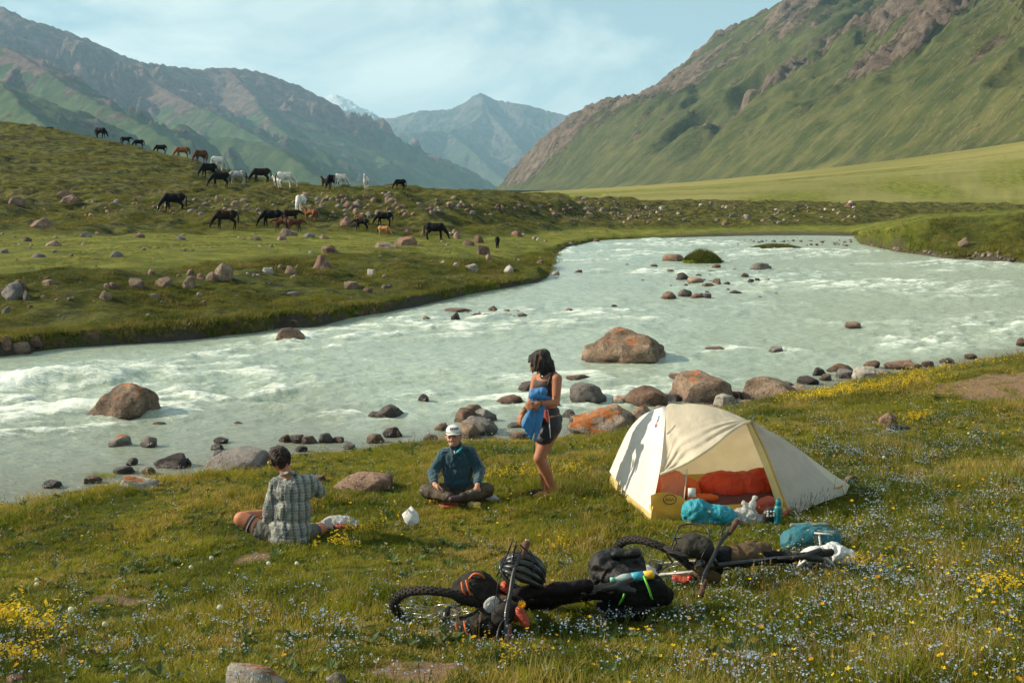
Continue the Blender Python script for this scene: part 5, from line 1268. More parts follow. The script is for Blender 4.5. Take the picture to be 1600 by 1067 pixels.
# left end panel, slightly bowed outwards
lift = np.linspace(1, 0, 26)[:, None]*np.array((0, 0, .10))
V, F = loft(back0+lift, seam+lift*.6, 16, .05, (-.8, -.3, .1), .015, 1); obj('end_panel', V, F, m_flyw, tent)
V, F = loft(seam[9:][::1], bez([hem[0]]+[seam[k] for k in (12, 15, 18, 21, 25)], 17), 2)
up = bez([seam[8], seam[12], seam[17], S]+[ridge[k] for k in (5, 10, 16, 21)]+[A], 44)
# front awning: from the seam and ridge down to the rolled hem
lo = bez([hem[0]]+[hem[k] for k in (2, 4, 7, 10, 14, 18, 22)]+[A], 44)
V, F = loft(up, lo, 26, -.02, (.1, -.9, .3), .02, 5); V = np.array(V); nu_, nv_ = 44, 26
for i in range(nu_):
    for j in range(nv_):       # gathers pulled from the seam to the door peak, strongest near the hem
        t_ = j/(nv_-1); k_ = sstep(.35, .8, t_)*sstep(1.0, .93, t_)*sstep(0, .15, i/(nu_-1))*sstep(1.0, .8, i/(nu_-1))
        V[i*nv_+j] += np.array((0, -1, .25))*.030*k_*math.sin(t_*38+i*.09+mnoise.noise(Vector((i*.12, t_*4, 2)))*2.2)*(.6+.4*mnoise.noise(Vector((i*.2, t_*9, 7))))
obj('front_panel', V, F, m_fly, tent)
mb_ = MB(); mb_.tube([p+np.array((0, -.01, 0)) for p in lo], .016, 8); mb_.build('rolled_hem', m_fly, tent)
tr1 = bez([A+np.array((-.05,-.02,-.01)), PX(1182,702,y2+.40), PX(1200,748,y2+.14), T2+np.array((-.10,-.02,0))], 26)
V, F = loft(tr1, trim0, 6, .015, (0, -1, .2)); obj('door_trim', V, F, m_yelp, tent)
mb_ = MB(); mb_.tube(trim0, .011, 8); mb_.build('door_pole', m_yelf, tent)
V, F = loft(trim0, sil, 18, .05, (.2, -.6, .5), .022, 9); obj('vestibule_panel', V, F, m_fly_shade, tent)
bb = bez([T0, (T0+T4)/2, T4], 26)+np.array((0, 0, .08)); V, F = loft(ridge, bb, 14, .22, (0, .8, .5), .01, 3); obj('back_panel', V, F, m_inner, tent)
b2 = bez([T4, (T4+T3)/2, T3], 26)+np.array((0, 0, .04)); V, F = loft(sil, b2, 12, .16, (.5, .7, .4), .01, 4); obj('back_vestibule_panel', V, F, m_fly, tent)
# tub floor: yellow walls standing 15-20 cm
fl = [T1+np.array((.03,.02,.0)), T2+np.array((-.05,.03,.0)), T4+np.array((-.35,-.2,0)), T0+np.array((.05,0,0))]
zf = max(p[2] for p in fl)+.03
mb_ = MB(); mb_.add([(p[0], p[1], zf) for p in fl], [(0, 1, 2, 3)]); mb_.build('floor', m_yelf, tent)
ft = bez([T1, (T1+T2)/2+np.array((0,-.02,0)), T2+np.array((-.04,0,0))], 20); top = ft+np.array((0, .05, .0)); top[:, 2] += np.interp(np.linspace(0, 1, 20), [0, .08, .22, .3, 1], [.26, .30, .24, .13, .14])
V, F = loft(top, ft-np.array((0,0,.03)), 6, .012, (0, -1, 0), .008, 2); obj('tub_wall', V, F, m_yelf, tent)
lt = bez([T0, (T0+T1)/2+np.array((-.02,0,0)), T1], 20); tp = lt+np.array((.02, 0, 0)); tp[:, 2] += np.linspace(.12, .16, 20)+.03*np.sin(np.linspace(0, math.pi, 20))
V, F = loft(tp, lt-np.array((0,0,.03)), 5, .01, (-1, 0, 0), .006, 6); obj('side_skirt', V, F, m_yelp, tent)
rt = bez([T2, (T2+T3)/2, T3], 20); tp = rt+np.array((0, .08, 0)); tp[:, 2] += .10
V, F = loft(tp, rt+np.array((0, .08, -.03)), 5, .01, (0, -1, 0), .006, 8); obj('vestibule_skirt', V, F, m_yelf, tent)
mb_ = MB(); q = bez([PX(1074,732,y1+.22), PX(1071,760,y1+.14), PX(1068,788,y1+.08)], 8); mb_.tube(q, .006, 6); mb_.build('door_zip', m_fly, tent)
o_ = PX(1081,769,y1+.10); mb_ = MB(); mb_.box(o_, .075, .01, .085); mb_.build('care_label', m_flyw, tent)
m_mesh = bpy.data.materials.new('insect_mesh'); m_mesh.use_nodes = True; nt = m_mesh.node_tree; nt.nodes.clear()
oo = N(nt, 'ShaderNodeOutputMaterial'); mx = N(nt, 'ShaderNodeMixShader'); mx.inputs[0].default_value = .20; tp_ = N(nt, 'ShaderNodeBsdfTransparent'); df = N(nt, 'ShaderNodeBsdfDiffuse'); df.inputs[0].default_value = (.6,.5,.35,1)
L(nt, tp_.outputs[0], mx.inputs[1]); L(nt, df.outputs[0], mx.inputs[2]); L(nt, mx.outputs[0], oo.inputs[0])
mq = bez([PX(1031,745,y1+.24), PX(1033,768,y1+.14), T1+np.array((.05,.06,.2))], 10); mq2 = bez([PX(1074,732,y1+.24), PX(1071,760,y1+.16), PX(1068,786,y1+.10)], 10)
V, F = loft(mq, mq2, 6, 0); obj('mesh_door', V, F, m_mesh, tent)
# printed marks
lc = PX(1046,779,y1+.02); mb_ = MB()
ring = [lc+np.array((.062*math.cos(a), -.025, .048*math.sin(a))) for a in np.linspace(0, 6.283, 25)[:-1]]
mb_.tube(ring, .0045, 5, closed=True)
for dx in (-.03, 0, .03): mb_.tube([lc+np.array((dx-.012, -.025, -.014)), lc+np.array((dx, -.025, .016)), lc+np.array((dx+.012, -.025, -.014))], .004, 5)
mb_.build('round_emblem', m_black, tent)
m_blu = simple('print_blue', (.08,.22,.42), .6, .05, 5, 0); m_red = simple('print_red', (.42,.05,.03), .6, .05, 5, 0)
for nm, m_, pts in (('blue_mark', m_blu, [((1028,651),(1030,654),(1027,657)), ((1029,656),(1026,660)), ((1031,650),(1029,652))]), ('red_mark', m_red, [((1025,661),(1027,664),(1024,667)), ((1024,663),(1025,668))])):
    mb_ = MB()
    for pl in pts: mb_.tube([PX(a, b_, np.interp(b_, [645, 670], [S[1]-.10, S[1]-.18])-.10) for a, b_ in pl], .006, 5)
    mb_.build(nm, m_, tent)
for k, (gp_, pp) in enumerate(((T1, (-.10,-.12)), (T3, (.22,-.02)), (T2, (.05,-.2)))):
    mb_ = MB(); e = gp_+np.array((pp[0], pp[1], 0)); e[2] = gz(e[0], e[1])+.02; mb_.tube([gp_+np.array((0,0,.03)), e], .003, 4); mb_.build('guy_line', m_yelp, tent)
# bedding inside the tent
m_redbag = cloth_mat('sleeping_bag_red', (.66,.055,.012), .15, .5, .7, 6, (2.5, 1, 1)); m_orbag = cloth_mat('sleeping_bag_orange', (.72,.12,.015), .15, .5, .7, 6, (2.5, 1, 1)); m_maroon = cloth_mat('mattress_maroon', (.10,.022,.018), 0, .6, .3)
def thing1(o, label, cat, group=None): return tag(o, label, cat, group)
b1 = PX(1150,765,y1+.75)
o = blob('sleeping_bag', [('e', PX(1130,762,y1+.7), (.27,.28,.17)), ('e', PX(1165,762,y1+.75), (.30,.28,.16)), ('e', PX(1195,758,y1+.8), (.24,.22,.19)), ('e', PX(1112,768,y1+.7), (.16,.22,.13))], .02, m_redbag, None, 3, .02, 6, origin=b1); thing1(o, 'large puffy red sleeping bag lying inside the tent', 'sleeping bag')
b1 = PX(1052,762,y1+.6)
o = blob('sleeping_bag', [('e', PX(1050,760,y1+.55), (.17,.24,.16)), ('e', PX(1072,766,y1+.6), (.15,.2,.13))], .02, m_orbag, None, 3, .02, 6, origin=b1); thing1(o, 'orange sleeping bag behind the mesh at the left of the tent door', 'sleeping bag')
b1 = PX(1100,778,y1+.28)
o = blob('folded_mat', [('c', PX(1078,780,y1+.26), .03, PX(1118,778,y1+.30), .035), ('c', PX(1080,776,y1+.34), .03, PX(1112,775,y1+.36), .03)], .012, m_orbag, None, 3, .008, 8, origin=b1); thing1(o, 'flat orange sleeping mat edge at the tent sill', 'sleeping mat')
b1 = PX(1160,782,y1+.5)
o = blob('mattress', [('e', PX(1120,781,y1+.5), (.34,.34,.08)), ('e', PX(1165,780,y1+.55), (.42,.36,.09)), ('e', PX(1205,778,y1+.6), (.22,.3,.08))], .025, m_maroon, None, 3, .01, 4, origin=b1); thing1(o, 'dark maroon mattress under the red sleeping bag', 'mattress')
# ------------------------------------------------------------------ things in front of the tent
m_cyan = cloth_mat('cyan_nylon', (.035,.33,.42), .15, .4, .9, 9); m_teal = cloth_mat('teal_fabric', (.022,.135,.17), 0, .6, .5, 8); m_tealt = simple('teal_steel', (.01,.16,.19), .3, .1, 10, .05, coat=.5)
m_grn = cloth_mat('grey_green_fabric', (.16,.21,.19), 0, .6, .4, 8)
m_bagw = cloth_mat('thin_white_plastic', (.68,.71,.70), .45, .22, 1.0, 14); m_coral = cloth_mat('coral_fabric', (.50,.09,.05), .1, .55, .6, 9)
m_wht = cloth_mat('white_cotton', (.70,.72,.70), .1, .7, .6, 10)
def P_(px, py, h=0, dy=0):
    """point h metres above the ground, where the sight line through (px,py) meets it"""
    c = G(px, py); return np.array((c[0], c[1]+dy, c[2]+h))
c0 = P_(1108,818)
o = blob('dry_bag', [('e', c0+np.array((-.12,.02,.11)), (.15,.12,.12)), ('e', c0+np.array((.06,.02,.09)), (.18,.12,.09)), ('e', c0+np.array((.17,0,.06)), (.10,.09,.065)), ('c', c0+np.array((-.20,0,.07)), .06, c0+np.array((.1,-.04,.05)), .05)], .011, m_cyan, None, 2, .022, 9, origin=c0); thing1(o, 'crumpled cyan dry bag on the grass before the tent door', 'bag')
c0 = P_(1170,820)
o = blob('plastic_bag', [('e', c0+np.array((-.03,.02,.07)), (.13,.10,.08)), ('c', c0+np.array((.0,.02,.12)), .045, c0+np.array((.06,.02,.26)), .02), ('c', c0+np.array((.02,.02,.12)), .04, c0+np.array((-.05,.03,.20)), .015), ('e', c0+np.array((.09,0,.04)), (.08,.07,.05))], .010, m_bagw, None, 1, .03, 12, origin=c0); thing1(o, 'thin clear white plastic bag with handles up before the tent', 'plastic bag')
c0 = P_(1198,812)
o = blob('stuff_sack', [('c', c0+np.array((-.07,.05,.10)), .06, c0+np.array((.03,.05,.17)), .055), ('e', c0+np.array((-.02,.05,.10)), (.10,.07,.10))], .011, m_coral, None, 2, .012, 10, origin=c0); thing1(o, 'coral red stuff sack leaning behind the teal bottle', 'bag')
c0 = P_(1203,820); t = thing('camera_bag', 'small black bag with a white chequered patch left of the teal bottle', 'bag', tuple(c0))
blob('pouch', [('e', c0+np.array((0,0,.08)), (.075,.05,.09)), ('c', c0+np.array((-.04,0,.03)), .04, c0+np.array((.04,0,.03)), .04)], .010, m_black, t, 2, .006, 10)
mb_ = MB()
for (i, j) in ((0,0),(1,0),(2,0),(0,1),(2,1),(0,2),(1,2),(2,2)): mb_.box(c0+np.array((-.035+i*.03, -.055-.002*j, .10+j*.022)), .020, .008, .016)
mb_.build('white_patch', m_wht, t)
c0 = P_(1215,820); t = thing('drink_bottle', 'teal steel bottle standing upright by the door pole', 'bottle', tuple(c0)); mb_ = MB()
pr = [(0,.036),(.02,.040),(.16,.040),(.18,.034),(.195,.022)]; mb_.tube([c0+np.array((0,0,h)) for h, r in pr], [r for h, r in pr], 18); mb_.build('flask', m_tealt, t)
mb_ = MB(); mb_.tube([c0+np.array((0,0,h)) for h in (.195,.20,.245,.25)], [.024,.025,.025,.020], 16); mb_.tube([c0+np.array((.0,0,.25)), c0+np.array((.0,0,.265))], .012, 10); mb_.build('cap', m_tealt, t)
c0 = P_(1230,812); o = blob('red_pouch', [('c', c0+np.array((-.015,.05,.03)), .024, c0+np.array((.02,.05,.075)), .018)], .01, m_coral, None, 2, .006, 12, origin=c0); thing1(o, 'small red pouch between the bottle and the door pole', 'pouch')
# teal duffle and white cloth by the far bicycle
c0 = P_(1272,868,dy=.05); t = thing('duffle_bag', 'rolled teal dry bag with grey top lying behind the white cloth', 'bag', tuple(c0))
blob('sack', [('e', c0+np.array((-.05,.03,.11)), (.22,.13,.12)), ('e', c0+np.array((.10,.03,.10)), (.15,.12,.11)), ('e', c0+np.array((-.15,.02,.08)), (.12,.11,.09))], .012, m_teal, t, 2, .018, 8)
blob('rolled_top', [('c', c0+np.array((-.16,.10,.21)), .022, c0+np.array((.14,.10,.215)), .022), ('c', c0+np.array((-.05,-.03,.20)), .02, c0+np.array((.16,-.02,.17)), .03)], .010, m_grn, t, 2, .006, 9)
mb_ = MB(); mb_.tube([c0+np.array((.02,-.10,.20)), c0+np.array((.03,-.12,.12)), c0+np.array((.04,-.11,.04))], .010, 5); mb_.tube([c0+np.array((-.02,-.10,.205)), c0+np.array((.10,-.115,.20)), c0+np.array((.13,-.11,.19))], .009, 5); mb_.build('strap', m_wht, t)
c0 = P_(1276,893,dy=.05); t = thing('sun_hat', 'white cloth sun hat with a dark hollow lying upside by the rear wheel', 'hat', tuple(c0))
V, F = ico(4); V = V*np.array((.135,.11,.12)); k = V[:, 2] > -.02; V2 = V.copy(); V2 = V2*(1+.05*fbm(V[:, 0]*30, V[:, 1]*30+V[:, 2]*20, 2, 7))[:, None]
bm = bmesh.new(); vs = [bm.verts.new(v) for v in V2]
for f in F: bm.faces.new([vs[i] for i in f])
bmesh.ops.delete(bm, geom=[v for v in bm.verts if v.co.y < -.035 and v.co.z < .05], context='VERTS'); bm.verts.ensure_lookup_table(); bm.verts.index_update()
obj('crown', np.array([v.co[:] for v in bm.verts])+c0+np.array((0,0,.06)), [tuple(v.index for v in f.verts) for f in bm.faces], m_wht, t); bm.free()
mb_ = MB(); mb_.tube([c0+np.array((-.16+.03*i, -.06-.05*math.sin(i/10*math.pi), .03+.11*math.sin(i/10*math.pi))) for i in range(11)], .012, 6); mb_.build('brim', m_wht, t)
c0 = P_(1308,882,dy=.02); o = blob('white_cloth', [('e', c0+np.array((-.02,.03,.07)), (.12,.10,.08)), ('e', c0+np.array((.08,.02,.05)), (.08,.08,.055)), ('c', c0+np.array((-.08,0,.05)), .05, c0+np.array((.08,-.04,.03)), .03)], .010, m_wht, None, 2, .022, 12, origin=c0); thing1(o, 'crumpled white cloth at the end of the bicycle gear', 'cloth')
# camp odds and ends near the people
c0 = P_(642,824); V, F = loft(np.array([c0+np.array((-.09,.02,.12)), c0+np.array((-.06,0,.05)), c0+np.array((-.01,-.02,0))]), np.array([c0+np.array((.0,.04,.20)), c0+np.array((.07,.03,.13)), c0+np.array((.09,0,.05))]), 8, .02, (0,-1,.2), .03, 3)
o = obj('paper_sheet', V, F, m_wht, None, origin=c0); so = o.modifiers.new('s', 'SOLIDIFY'); so.thickness = .003; thing1(o, 'thin white paper wrapper caught in the grass between the seated pair', 'paper')
c0 = P_(530,826); t = thing('food_bag', 'clear plastic food bag with red contents beside the plaid shirt', 'bag', tuple(c0))
blob('wrapper', [('e', c0+np.array((.0,0,.05)), (.17,.10,.065)), ('e', c0+np.array((-.1,0,.035)), (.09,.07,.04)), ('e', c0+np.array((.12,0,.04)), (.08,.06,.04))], .010, m_bagw, t, 1, .018, 12)
blob('contents', [('e', c0+np.array((.03,-.07,.035)), (.09,.05,.035))], .010, m_coral, t, 2, .006, 12); blob('blue_lid', [('e', c0+np.array((.15,-.02,.06)), (.04,.03,.018))], .008, m_cyan, t, 2)
c0 = P_(1403,676); t = thing('shoe', 'black shoe lying on its side below the orange-tan rock', 'shoe', tuple(c0))
blob('upper', [('e', c0+np.array((-.05,0,.06)), (.11,.05,.05)), ('e', c0+np.array((.08,0,.045)), (.09,.05,.04))], .009, m_black, t, 2); mb_ = MB(); mb_.tube([c0+np.array((-.17,-.03,.05)), c0+np.array((0,-.055,.02)), c0+np.array((.17,-.03,.03))], .014, 6); mb_.build('sole', simple('sole_grey', (.2,.2,.22), .6), t)
# ================================================================== people
def skin_mat(name, c):
    m, nt, b, o = mat_base(name); v = objco(nt)
    cc = mixc(nt, mrange(nt, nz(nt, v, 7, 4, .6), .35, .65), tuple(x*.82 for x in c), c)
    L(nt, cc, b.inputs['Base Color']); b.inputs['Roughness'].default_value = .62; b.inputs['Specular IOR Level'].default_value = .3; b.inputs['Subsurface Weight'].default_value = .12; b.inputs['Subsurface Radius'].default_value = (.02,.008,.004); b.inputs['Subsurface Scale'].default_value = .5
    bump(nt, nz(nt, v, 60, 4, .6), b, .15, .004); return m
m_skin = skin_mat('skin_tanned', (.36,.15,.08)); m_skin2 = skin_mat('skin_sunburnt', (.50,.19,.10)); m_skin3 = skin_mat('skin_fair', (.48,.25,.16))
def hair_mat(name, c):
    m, nt, b, o = mat_base(name); v = objco(nt); n_ = nz(nt, v, 22, 6, .7, .6, stretch=(2.5, 2.5, .5))
    L(nt, mixc(nt, mrange(nt, n_, .35, .65), tuple(x*.4 for x in c), tuple(x*1.5 for x in c)), b.inputs['Base Color']); b.inputs['Roughness'].default_value = .42; b.inputs['Specular IOR Level'].default_value = .5
    bump(nt, n_, b, 1.0, .03); return m
m_hair = hair_mat('hair_black', (.018,.012,.010)); m_hairb = hair_mat('hair_brown', (.030,.013,.008))
m_eye = simple('eye_dark', (.01,.008,.007), .2, .1); m_tooth = simple('teeth', (.7,.68,.62), .3, .05); m_lip = simple('lips', (.34,.09,.07), .4, .1)
def hand(prims, wr, dirn, nrm, curl=.6, s=1.0, thumb=1):
    wr = np.array(wr, float); d = np.array(dirn, float); d /= np.linalg.norm(d); n_ = np.array(nrm, float); n_ -= d*np.dot(n_, d); n_ /= np.linalg.norm(n_); sd = np.cross(d, n_)
    prims.append(('c', wr, .026*s, wr+d*.03*s, .030*s)); pc = wr+d*.055*s
    for k in (-.028, -.009, .010, .028): prims.append(('c', wr+d*.02*s+sd*k*.6*s, .016*s, wr+d*.088*s+sd*k*s, .0125*s))
    for k, ln in ((-.031, .066), (-.0105, .078), (.0105, .084), (.032, .074)):
        p = wr+d*.09*s+sd*k*s; c1 = curl; a1 = d*math.cos(c1)+n_*math.sin(c1)+sd*k*2.2; p2 = p+a1*ln*.5*s; a2 = d*math.cos(c1*2)+n_*math.sin(c1*2)+sd*k*1.5; p3 = p2+a2*ln*.45*s
        prims.append(('c', p, .0092*s, p2, .0086*s)); prims.append(('c', p2, .0086*s, p3, .0072*s))
    p = wr+d*.03*s+sd*.026*thumb*s; p2 = p+(d*.55+sd*.7*thumb+n_*.35)*.042*s; p3 = p2+(d*.85+sd*.15*thumb+n_*.5)*.032*s
    prims.append(('c', p, .014*s, p2, .011*s)); prims.append(('c', p2, .0105*s, p3, .008*s))
def rotm(z=0, x=0, y=0): return np.array(Euler((x, y, z)).to_matrix())
# ------------------------------------------------------------------ the standing woman
gw = G(862,779); YW = gw[1]
W = lambda px, py, dy=0.: PX(px, py, YW+dy)
t = thing('person', 'person standing barefoot in black shorts and dark tank top, holding a blue garment', 'person', tuple(gw))
up_ = []
LS, LE, LWr = W(870,592,-.13), W(869,629,-.19), W(843,630,-.30)
RS, RE, RWr = W(838,591,.12), W(829,629,.02), W(819,642,-.14)
HC_ = W(842,565,-.03)
Rh = rotm(z=math.radians(25), x=0, y=math.radians(-28))
up_ += [('e', W(855,600), (.125,.135,.15)), ('c', W(866,590,-.09), .06, W(843,590,.08), .055), ('e', W(855,612), (.115,.12,.13)), ('e', W(856,630), (.105,.115,.11)), ('e', W(856,652), (.14,.155,.12)), ('c', W(853,588,-.01), .056, W(846,572,-.02), .050)]
up_ += [('e', HC_, (.092,.078,.108), Rh), ('e', W(836,572,-.06), (.055,.05,.058), Rh), ('c', W(831,567,-.075), .010, W(829,570.5,-.08), .013), ('e', W(833,577,-.06), (.028,.028,.022)), ('e', W(829.5,574,-.07), (.012,.02,.010))]
up_ += [('c', LS, .058, LE, .040), ('c', LE, .040, LWr, .026), ('c', RS, .052, RE, .038), ('c', RE, .038, RWr, .025)]
hand(up_, LWr, (-.9,-.25,-.2), (-.2,.9,-.2), .5, 1.0, 1); hand(up_, RWr, (-.55,-.25,-.8), (.5,.4,-.6), .45, 1.0, -1)
for hp, kn, an, toe, r0 in ((W(863,668,-.07), W(842,716,-.12), W(865,768,-.02), W(848,779,-.15), .098), (W(850,668,.09), W(845,716,.10), W(853,766,.13), W(839,774,.04), .090)):
    up_ += [('c', hp, r0, kn, .060), ('c', kn, .058, kn*.62+an*.38+np.array((.018,.01,0)), .062), ('c', kn*.62+an*.38+np.array((.018,.01,0)), .060, an, .034), ('c', an, .036, an+np.array((.02,.0,-.035)), .036), ('c', an+np.array((.0,0,-.045)), .034, toe+np.array((.03,.02,.01)), .030), ('c', toe+np.array((.03,.02,.0)), .030, toe+np.array((-.03,-.02,-.002)), .020)]
blob('body', up_, .0072, m_skin, t, 3)
hair = [('e', W(844,561,.0), (.092,.087,.104), Rh), ('c', W(850,555,.02), .070, W(857,574,.02), .056), ('c', W(856,572,.02), .050, W(864,586,.03), .022), ('c', W(852,572,-.07), .030, W(856,584,-.08), .012), ('c', W(834,556,-.07), .035, W(830,572,-.10), .011), ('c', W(838,556,-.09), .030, W(835,580,-.12), .009), ('c', W(830,558,-.01), .03, W(826,566,-.03), .010), ('c', W(846,566,-.08), .04, W(846,590,-.10), .010), ('c', W(860,566,.0), .04, W(868,588,.02), .010)]
blob('hair', hair, .0075, m_hair, t, 3, .004, 30, (1.6, 1.6, .5))
mb_ = MB(); r_ = np.random.default_rng(4)
for i in range(170):       # separate wet strands over the hair mass
    th_ = r_.uniform(-2.6, 1.9); el = r_.uniform(.25, 1.2); d0 = np.array((math.cos(th_)*math.cos(el), math.sin(th_)*math.cos(el), math.sin(el)))
    c_ = W(845,560,.0); p0 = c_+d0*np.array((.091,.087,.102)); fw = -d0[0]                      # fw > 0: towards the face
    d1 = np.array((math.cos(th_)*.95, math.sin(th_)*.95, -.15)); p1 = c_+d1*np.array((.100,.094,.10))
    ln_ = r_.uniform(.05, .15) if fw > .1 else r_.uniform(.10, .22); p2 = p1+np.array((-.02 if fw > .1 else .045, r_.normal(0, .012), -ln_))+r_.normal(0, .008, 3)
    mb_.tube(bez([p0, p1, (p1+p2)/2+r_.normal(0, .006, 3), p2], 8), [.006,.0065,.006,.0055,.005,.004,.003,.0015], 5)
mb_.build('hair_strands', m_hair, t)
m_top = simple('tank_top_brown', (.040,.028,.024), .7, .2, 20, .3); m_tee = simple('strap_black', (.012,.012,.014), .6)
blob('tank_top', [('e', W(855,601), (.133,.144,.135)), ('e', W(855,615), (.122,.128,.11)), ('e', W(855.5,624), (.112,.122,.06))], .0085, m_top, t, 3, .004, 16, cut=lambda p: p[2] > W(0,592)[2])
for q_ in (((856,603,-.150),(860,590,-.142),(866,581.3,-.09),(872,588,-.03),(873,600,-.01)), ((840,603,.02),(839.5,590,.05),(843,582,.08),(850,588,.12))):
    mb_ = MB(); q = bez([W(*k_) for k_ in q_], 14); mb_.tube(q, .014, 8); mb_.build('shoulder_strap', m_tee, t)
m_short = simple('shorts_black', (.012,.012,.016), .55, .3, 14, .4)
blob('shorts', [('e', W(856,643), (.128,.145,.075)), ('e', W(857,655), (.152,.166,.10)), ('c', W(862,666,-.075), .112, W(851,686,-.10), .094), ('c', W(851,666,.10), .104, W(849,684,.12), .090)], .010, m_short, t, 3, .004, 9, cut=lambda p: p[2] < W(0,688.5)[2] or p[2] > W(0,634)[2])
mb_ = MB(); q = bez([W(852,640,-.175), W(854,650,-.195), W(857,661,-.205)], 8); mb_.tube(q, [.016,.022,.024,.024,.02,.016,.012,.007], 8); mb_.build('red_panel', m_red, t)
mb_ = MB(); q = bez([W(855,640,-.17), W(858,655,-.20), W(860,684,-.208)], 10); mb_.tube(q, .006, 6); mb_.build('pale_piping', m_wht, t)
mb_ = MB()
for pl in (((841,673),(845,672)), ((840,676.5),(846,676)), ((843,667),(845,670)), ((845,666),(842,670))): mb_.tube([W(a_, b_, -.205) for a_, b_ in pl], .004, 5)
mb_.build('printed_badge', m_lip, t)
mb_ = MB(); d_ = (RWr-RE)/np.linalg.norm(RWr-RE); mb_.tube([RWr-d_*.03, RWr-d_*.005], .032, 12); mb_.build('wristwatch', m_black, t)
mb_ = MB(); d_ = (LWr-LE)/np.linalg.norm(LWr-LE); mb_.tube([LWr-d_*.012, LWr-d_*.004], .029, 10); mb_.build('bracelet', m_black, t)
mb_ = MB(); mb_.tube(bez([W(845,581,-.03), W(847,588,-.12), W(851,590,-.13), W(857,583,-.09)], 10), .003, 5); mb_.build('necklace', m_metal, t)
m_bluec = cloth_mat('blue_garment', (.05,.20,.46), .10, .6, .5, 9, (1.5, 1.5, .5))
c0 = W(838,650,-.25)
bp_ = [('c', W(833,613,-.24), .040, W(849,611,-.27), .042), ('e', W(836,618,-.26), (.070,.05,.05)), ('c', W(845,618,-.26), .045, W(851,612,-.23), .032), ('c', W(834,622,-.26), .04, W(841,640,-.25), .042), ('c', W(866,622,-.10), .014, W(872,619,.06), .018), ('c', W(850,622,-.2), .026, W(866,624,-.13), .016)]
for i in range(13):            # hanging pleats, close enough to grow together
    f_ = i/12; bx = 816+f_*20; by = 664+24*min(1, f_*1.35)-(0 if f_ < .75 else (f_-.75)*70); bp_.append(('c', W(832+f_*17, 634, -.25-.012*(i % 2)), .022, W(bx+f_*7*(f_>.7), by, -.245-.016*(i % 2)), .013))
o = blob('blue_garment', bp_, .0075, m_bluec, None, 3, .006, 14, (1.4,1.4,.45), origin=c0)
tag(o, 'bright blue garment draped over the standing person\'s forearm', 'clothing')
# ------------------------------------------------------------------ the man in the cap, cross-legged
gm = G(714,787); YM = gm[1]+.12
M_ = lambda px, py, dy=0.: PX(px, py, YM+dy)
t = thing('person', 'person sitting cross-legged in a white cap and teal fleece, smiling', 'person', tuple(gm))
sw = [('c', M_(698,708), .066, M_(731,705), .066), ('e', M_(714,720), (.170,.125,.17)), ('c', M_(713,702), .07, M_(713,712), .12), ('e', M_(715,738), (.165,.13,.17)), ('e', M_(716,752), (.165,.14,.10)),
      ('c', M_(695,709,-.01), .066, M_(677,737,-.07), .058), ('c', M_(677,737,-.07), .060, M_(678,754,-.24), .040), ('c', M_(735,707,-.01), .066, M_(749,734,-.04), .060), ('c', M_(749,734,-.04), .060, M_(746,755,-.24), .042), ('c', M_(713,698), .062, M_(712,692,.0), .058)]
m_fleece = cloth_mat('teal_fleece', (.008,.050,.072), 0, .85, .6, 11, (1,1,1), sheen=.4)
blob('fleece', sw, .0095, m_fleece, t, 3, .011, 9, (1.3,1.3,.7))
mb_ = MB(); mb_.tube(bez([M_(703,696,-.03), M_(706,706,-.12), M_(711,712,-.135), M_(717,704,-.12), M_(722,695,-.03), M_(713,692,.05)], 20), .010, 8, closed=True); mb_.build('collar', m_fleece, t)
mb_ = MB(); mb_.tube([M_(710,704,-.125), M_(710.5,709,-.142)], .006, 6); mb_.build('zip_pull', m_wht, t)
mb_ = MB(); mb_.tube(bez([M_(712,708,-.14), M_(718,704,-.15), M_(722,698,-.13)], 8), [.004,.014,.018,.018,.016,.012,.008,.004], 7); mb_.build('collar_lining', m_cyan, t)
sk = []; Rm = rotm(z=math.radians(-12), x=math.radians(6))
hc = M_(709,682,-.03)
sk += [('e', hc, (.074,.090,.105), Rm), ('e', hc+np.array((-.004,-.03,-.055)), (.056,.058,.055)), ('c', M_(713,702,.0), .052, M_(712,690,-.01), .050), ('c', hc+np.array((-.018,-.088,.005)), .009, hc+np.array((-.020,-.106,-.022)), .014), ('e', hc+np.array((-.082,.0,-.005)), (.012,.02,.03)), ('e', hc+np.array((.074,.0,-.005)), (.012,.02,.03)), ('e', hc+np.array((-.015,-.075,-.075)), (.028,.022,.018)), ('e', hc+np.array((-.045,-.07,-.03)), (.02,.018,.018)), ('e', hc+np.array((.020,-.07,-.03)), (.02,.018,.018))]
sk += [('c', hc+np.array((-.055,-.080,.012)), .009, hc+np.array((.022,-.084,.012)), .009)]
sk += [('c', M_(678,752,-.20), .030, M_(680,758,-.30), .026), ('c', M_(746,753,-.20), .032, M_(746,759,-.30), .027)]
hand(sk, M_(680,758,-.30), (.75,-.35,-.35), (.1,-.5,-.9), .55, 1.0, -1); hand(sk, M_(746,759,-.30), (-.15,-.35,-.9), (-.3,.9,-.2), .55, 1.02, 1)
blob('body', sk, .0070, m_skin3, t, 2)
for dx in (-.044, .010):
    mb_ = MB(); ellipsoid(mb_, hc+np.array((dx,-.081,-.001)), (.013,.007,.006), None, 2); mb_.build('eye', m_eye, t)
    mb_ = MB(); mb_.tube([hc+np.array((dx-.017,-.085,.018)), hc+np.array((dx,-.092,.023)), hc+np.array((dx+.017,-.085,.018))], .004, 5); mb_.build('eyebrow', m_hairb, t)
mb_ = MB(); mb_.tube(bez([hc+np.array((-.044,-.082,-.047)), hc+np.array((-.020,-.096,-.058)), hc+np.array((.006,-.082,-.047))], 8), .0055, 6); mb_.build('lips', m_lip, t)
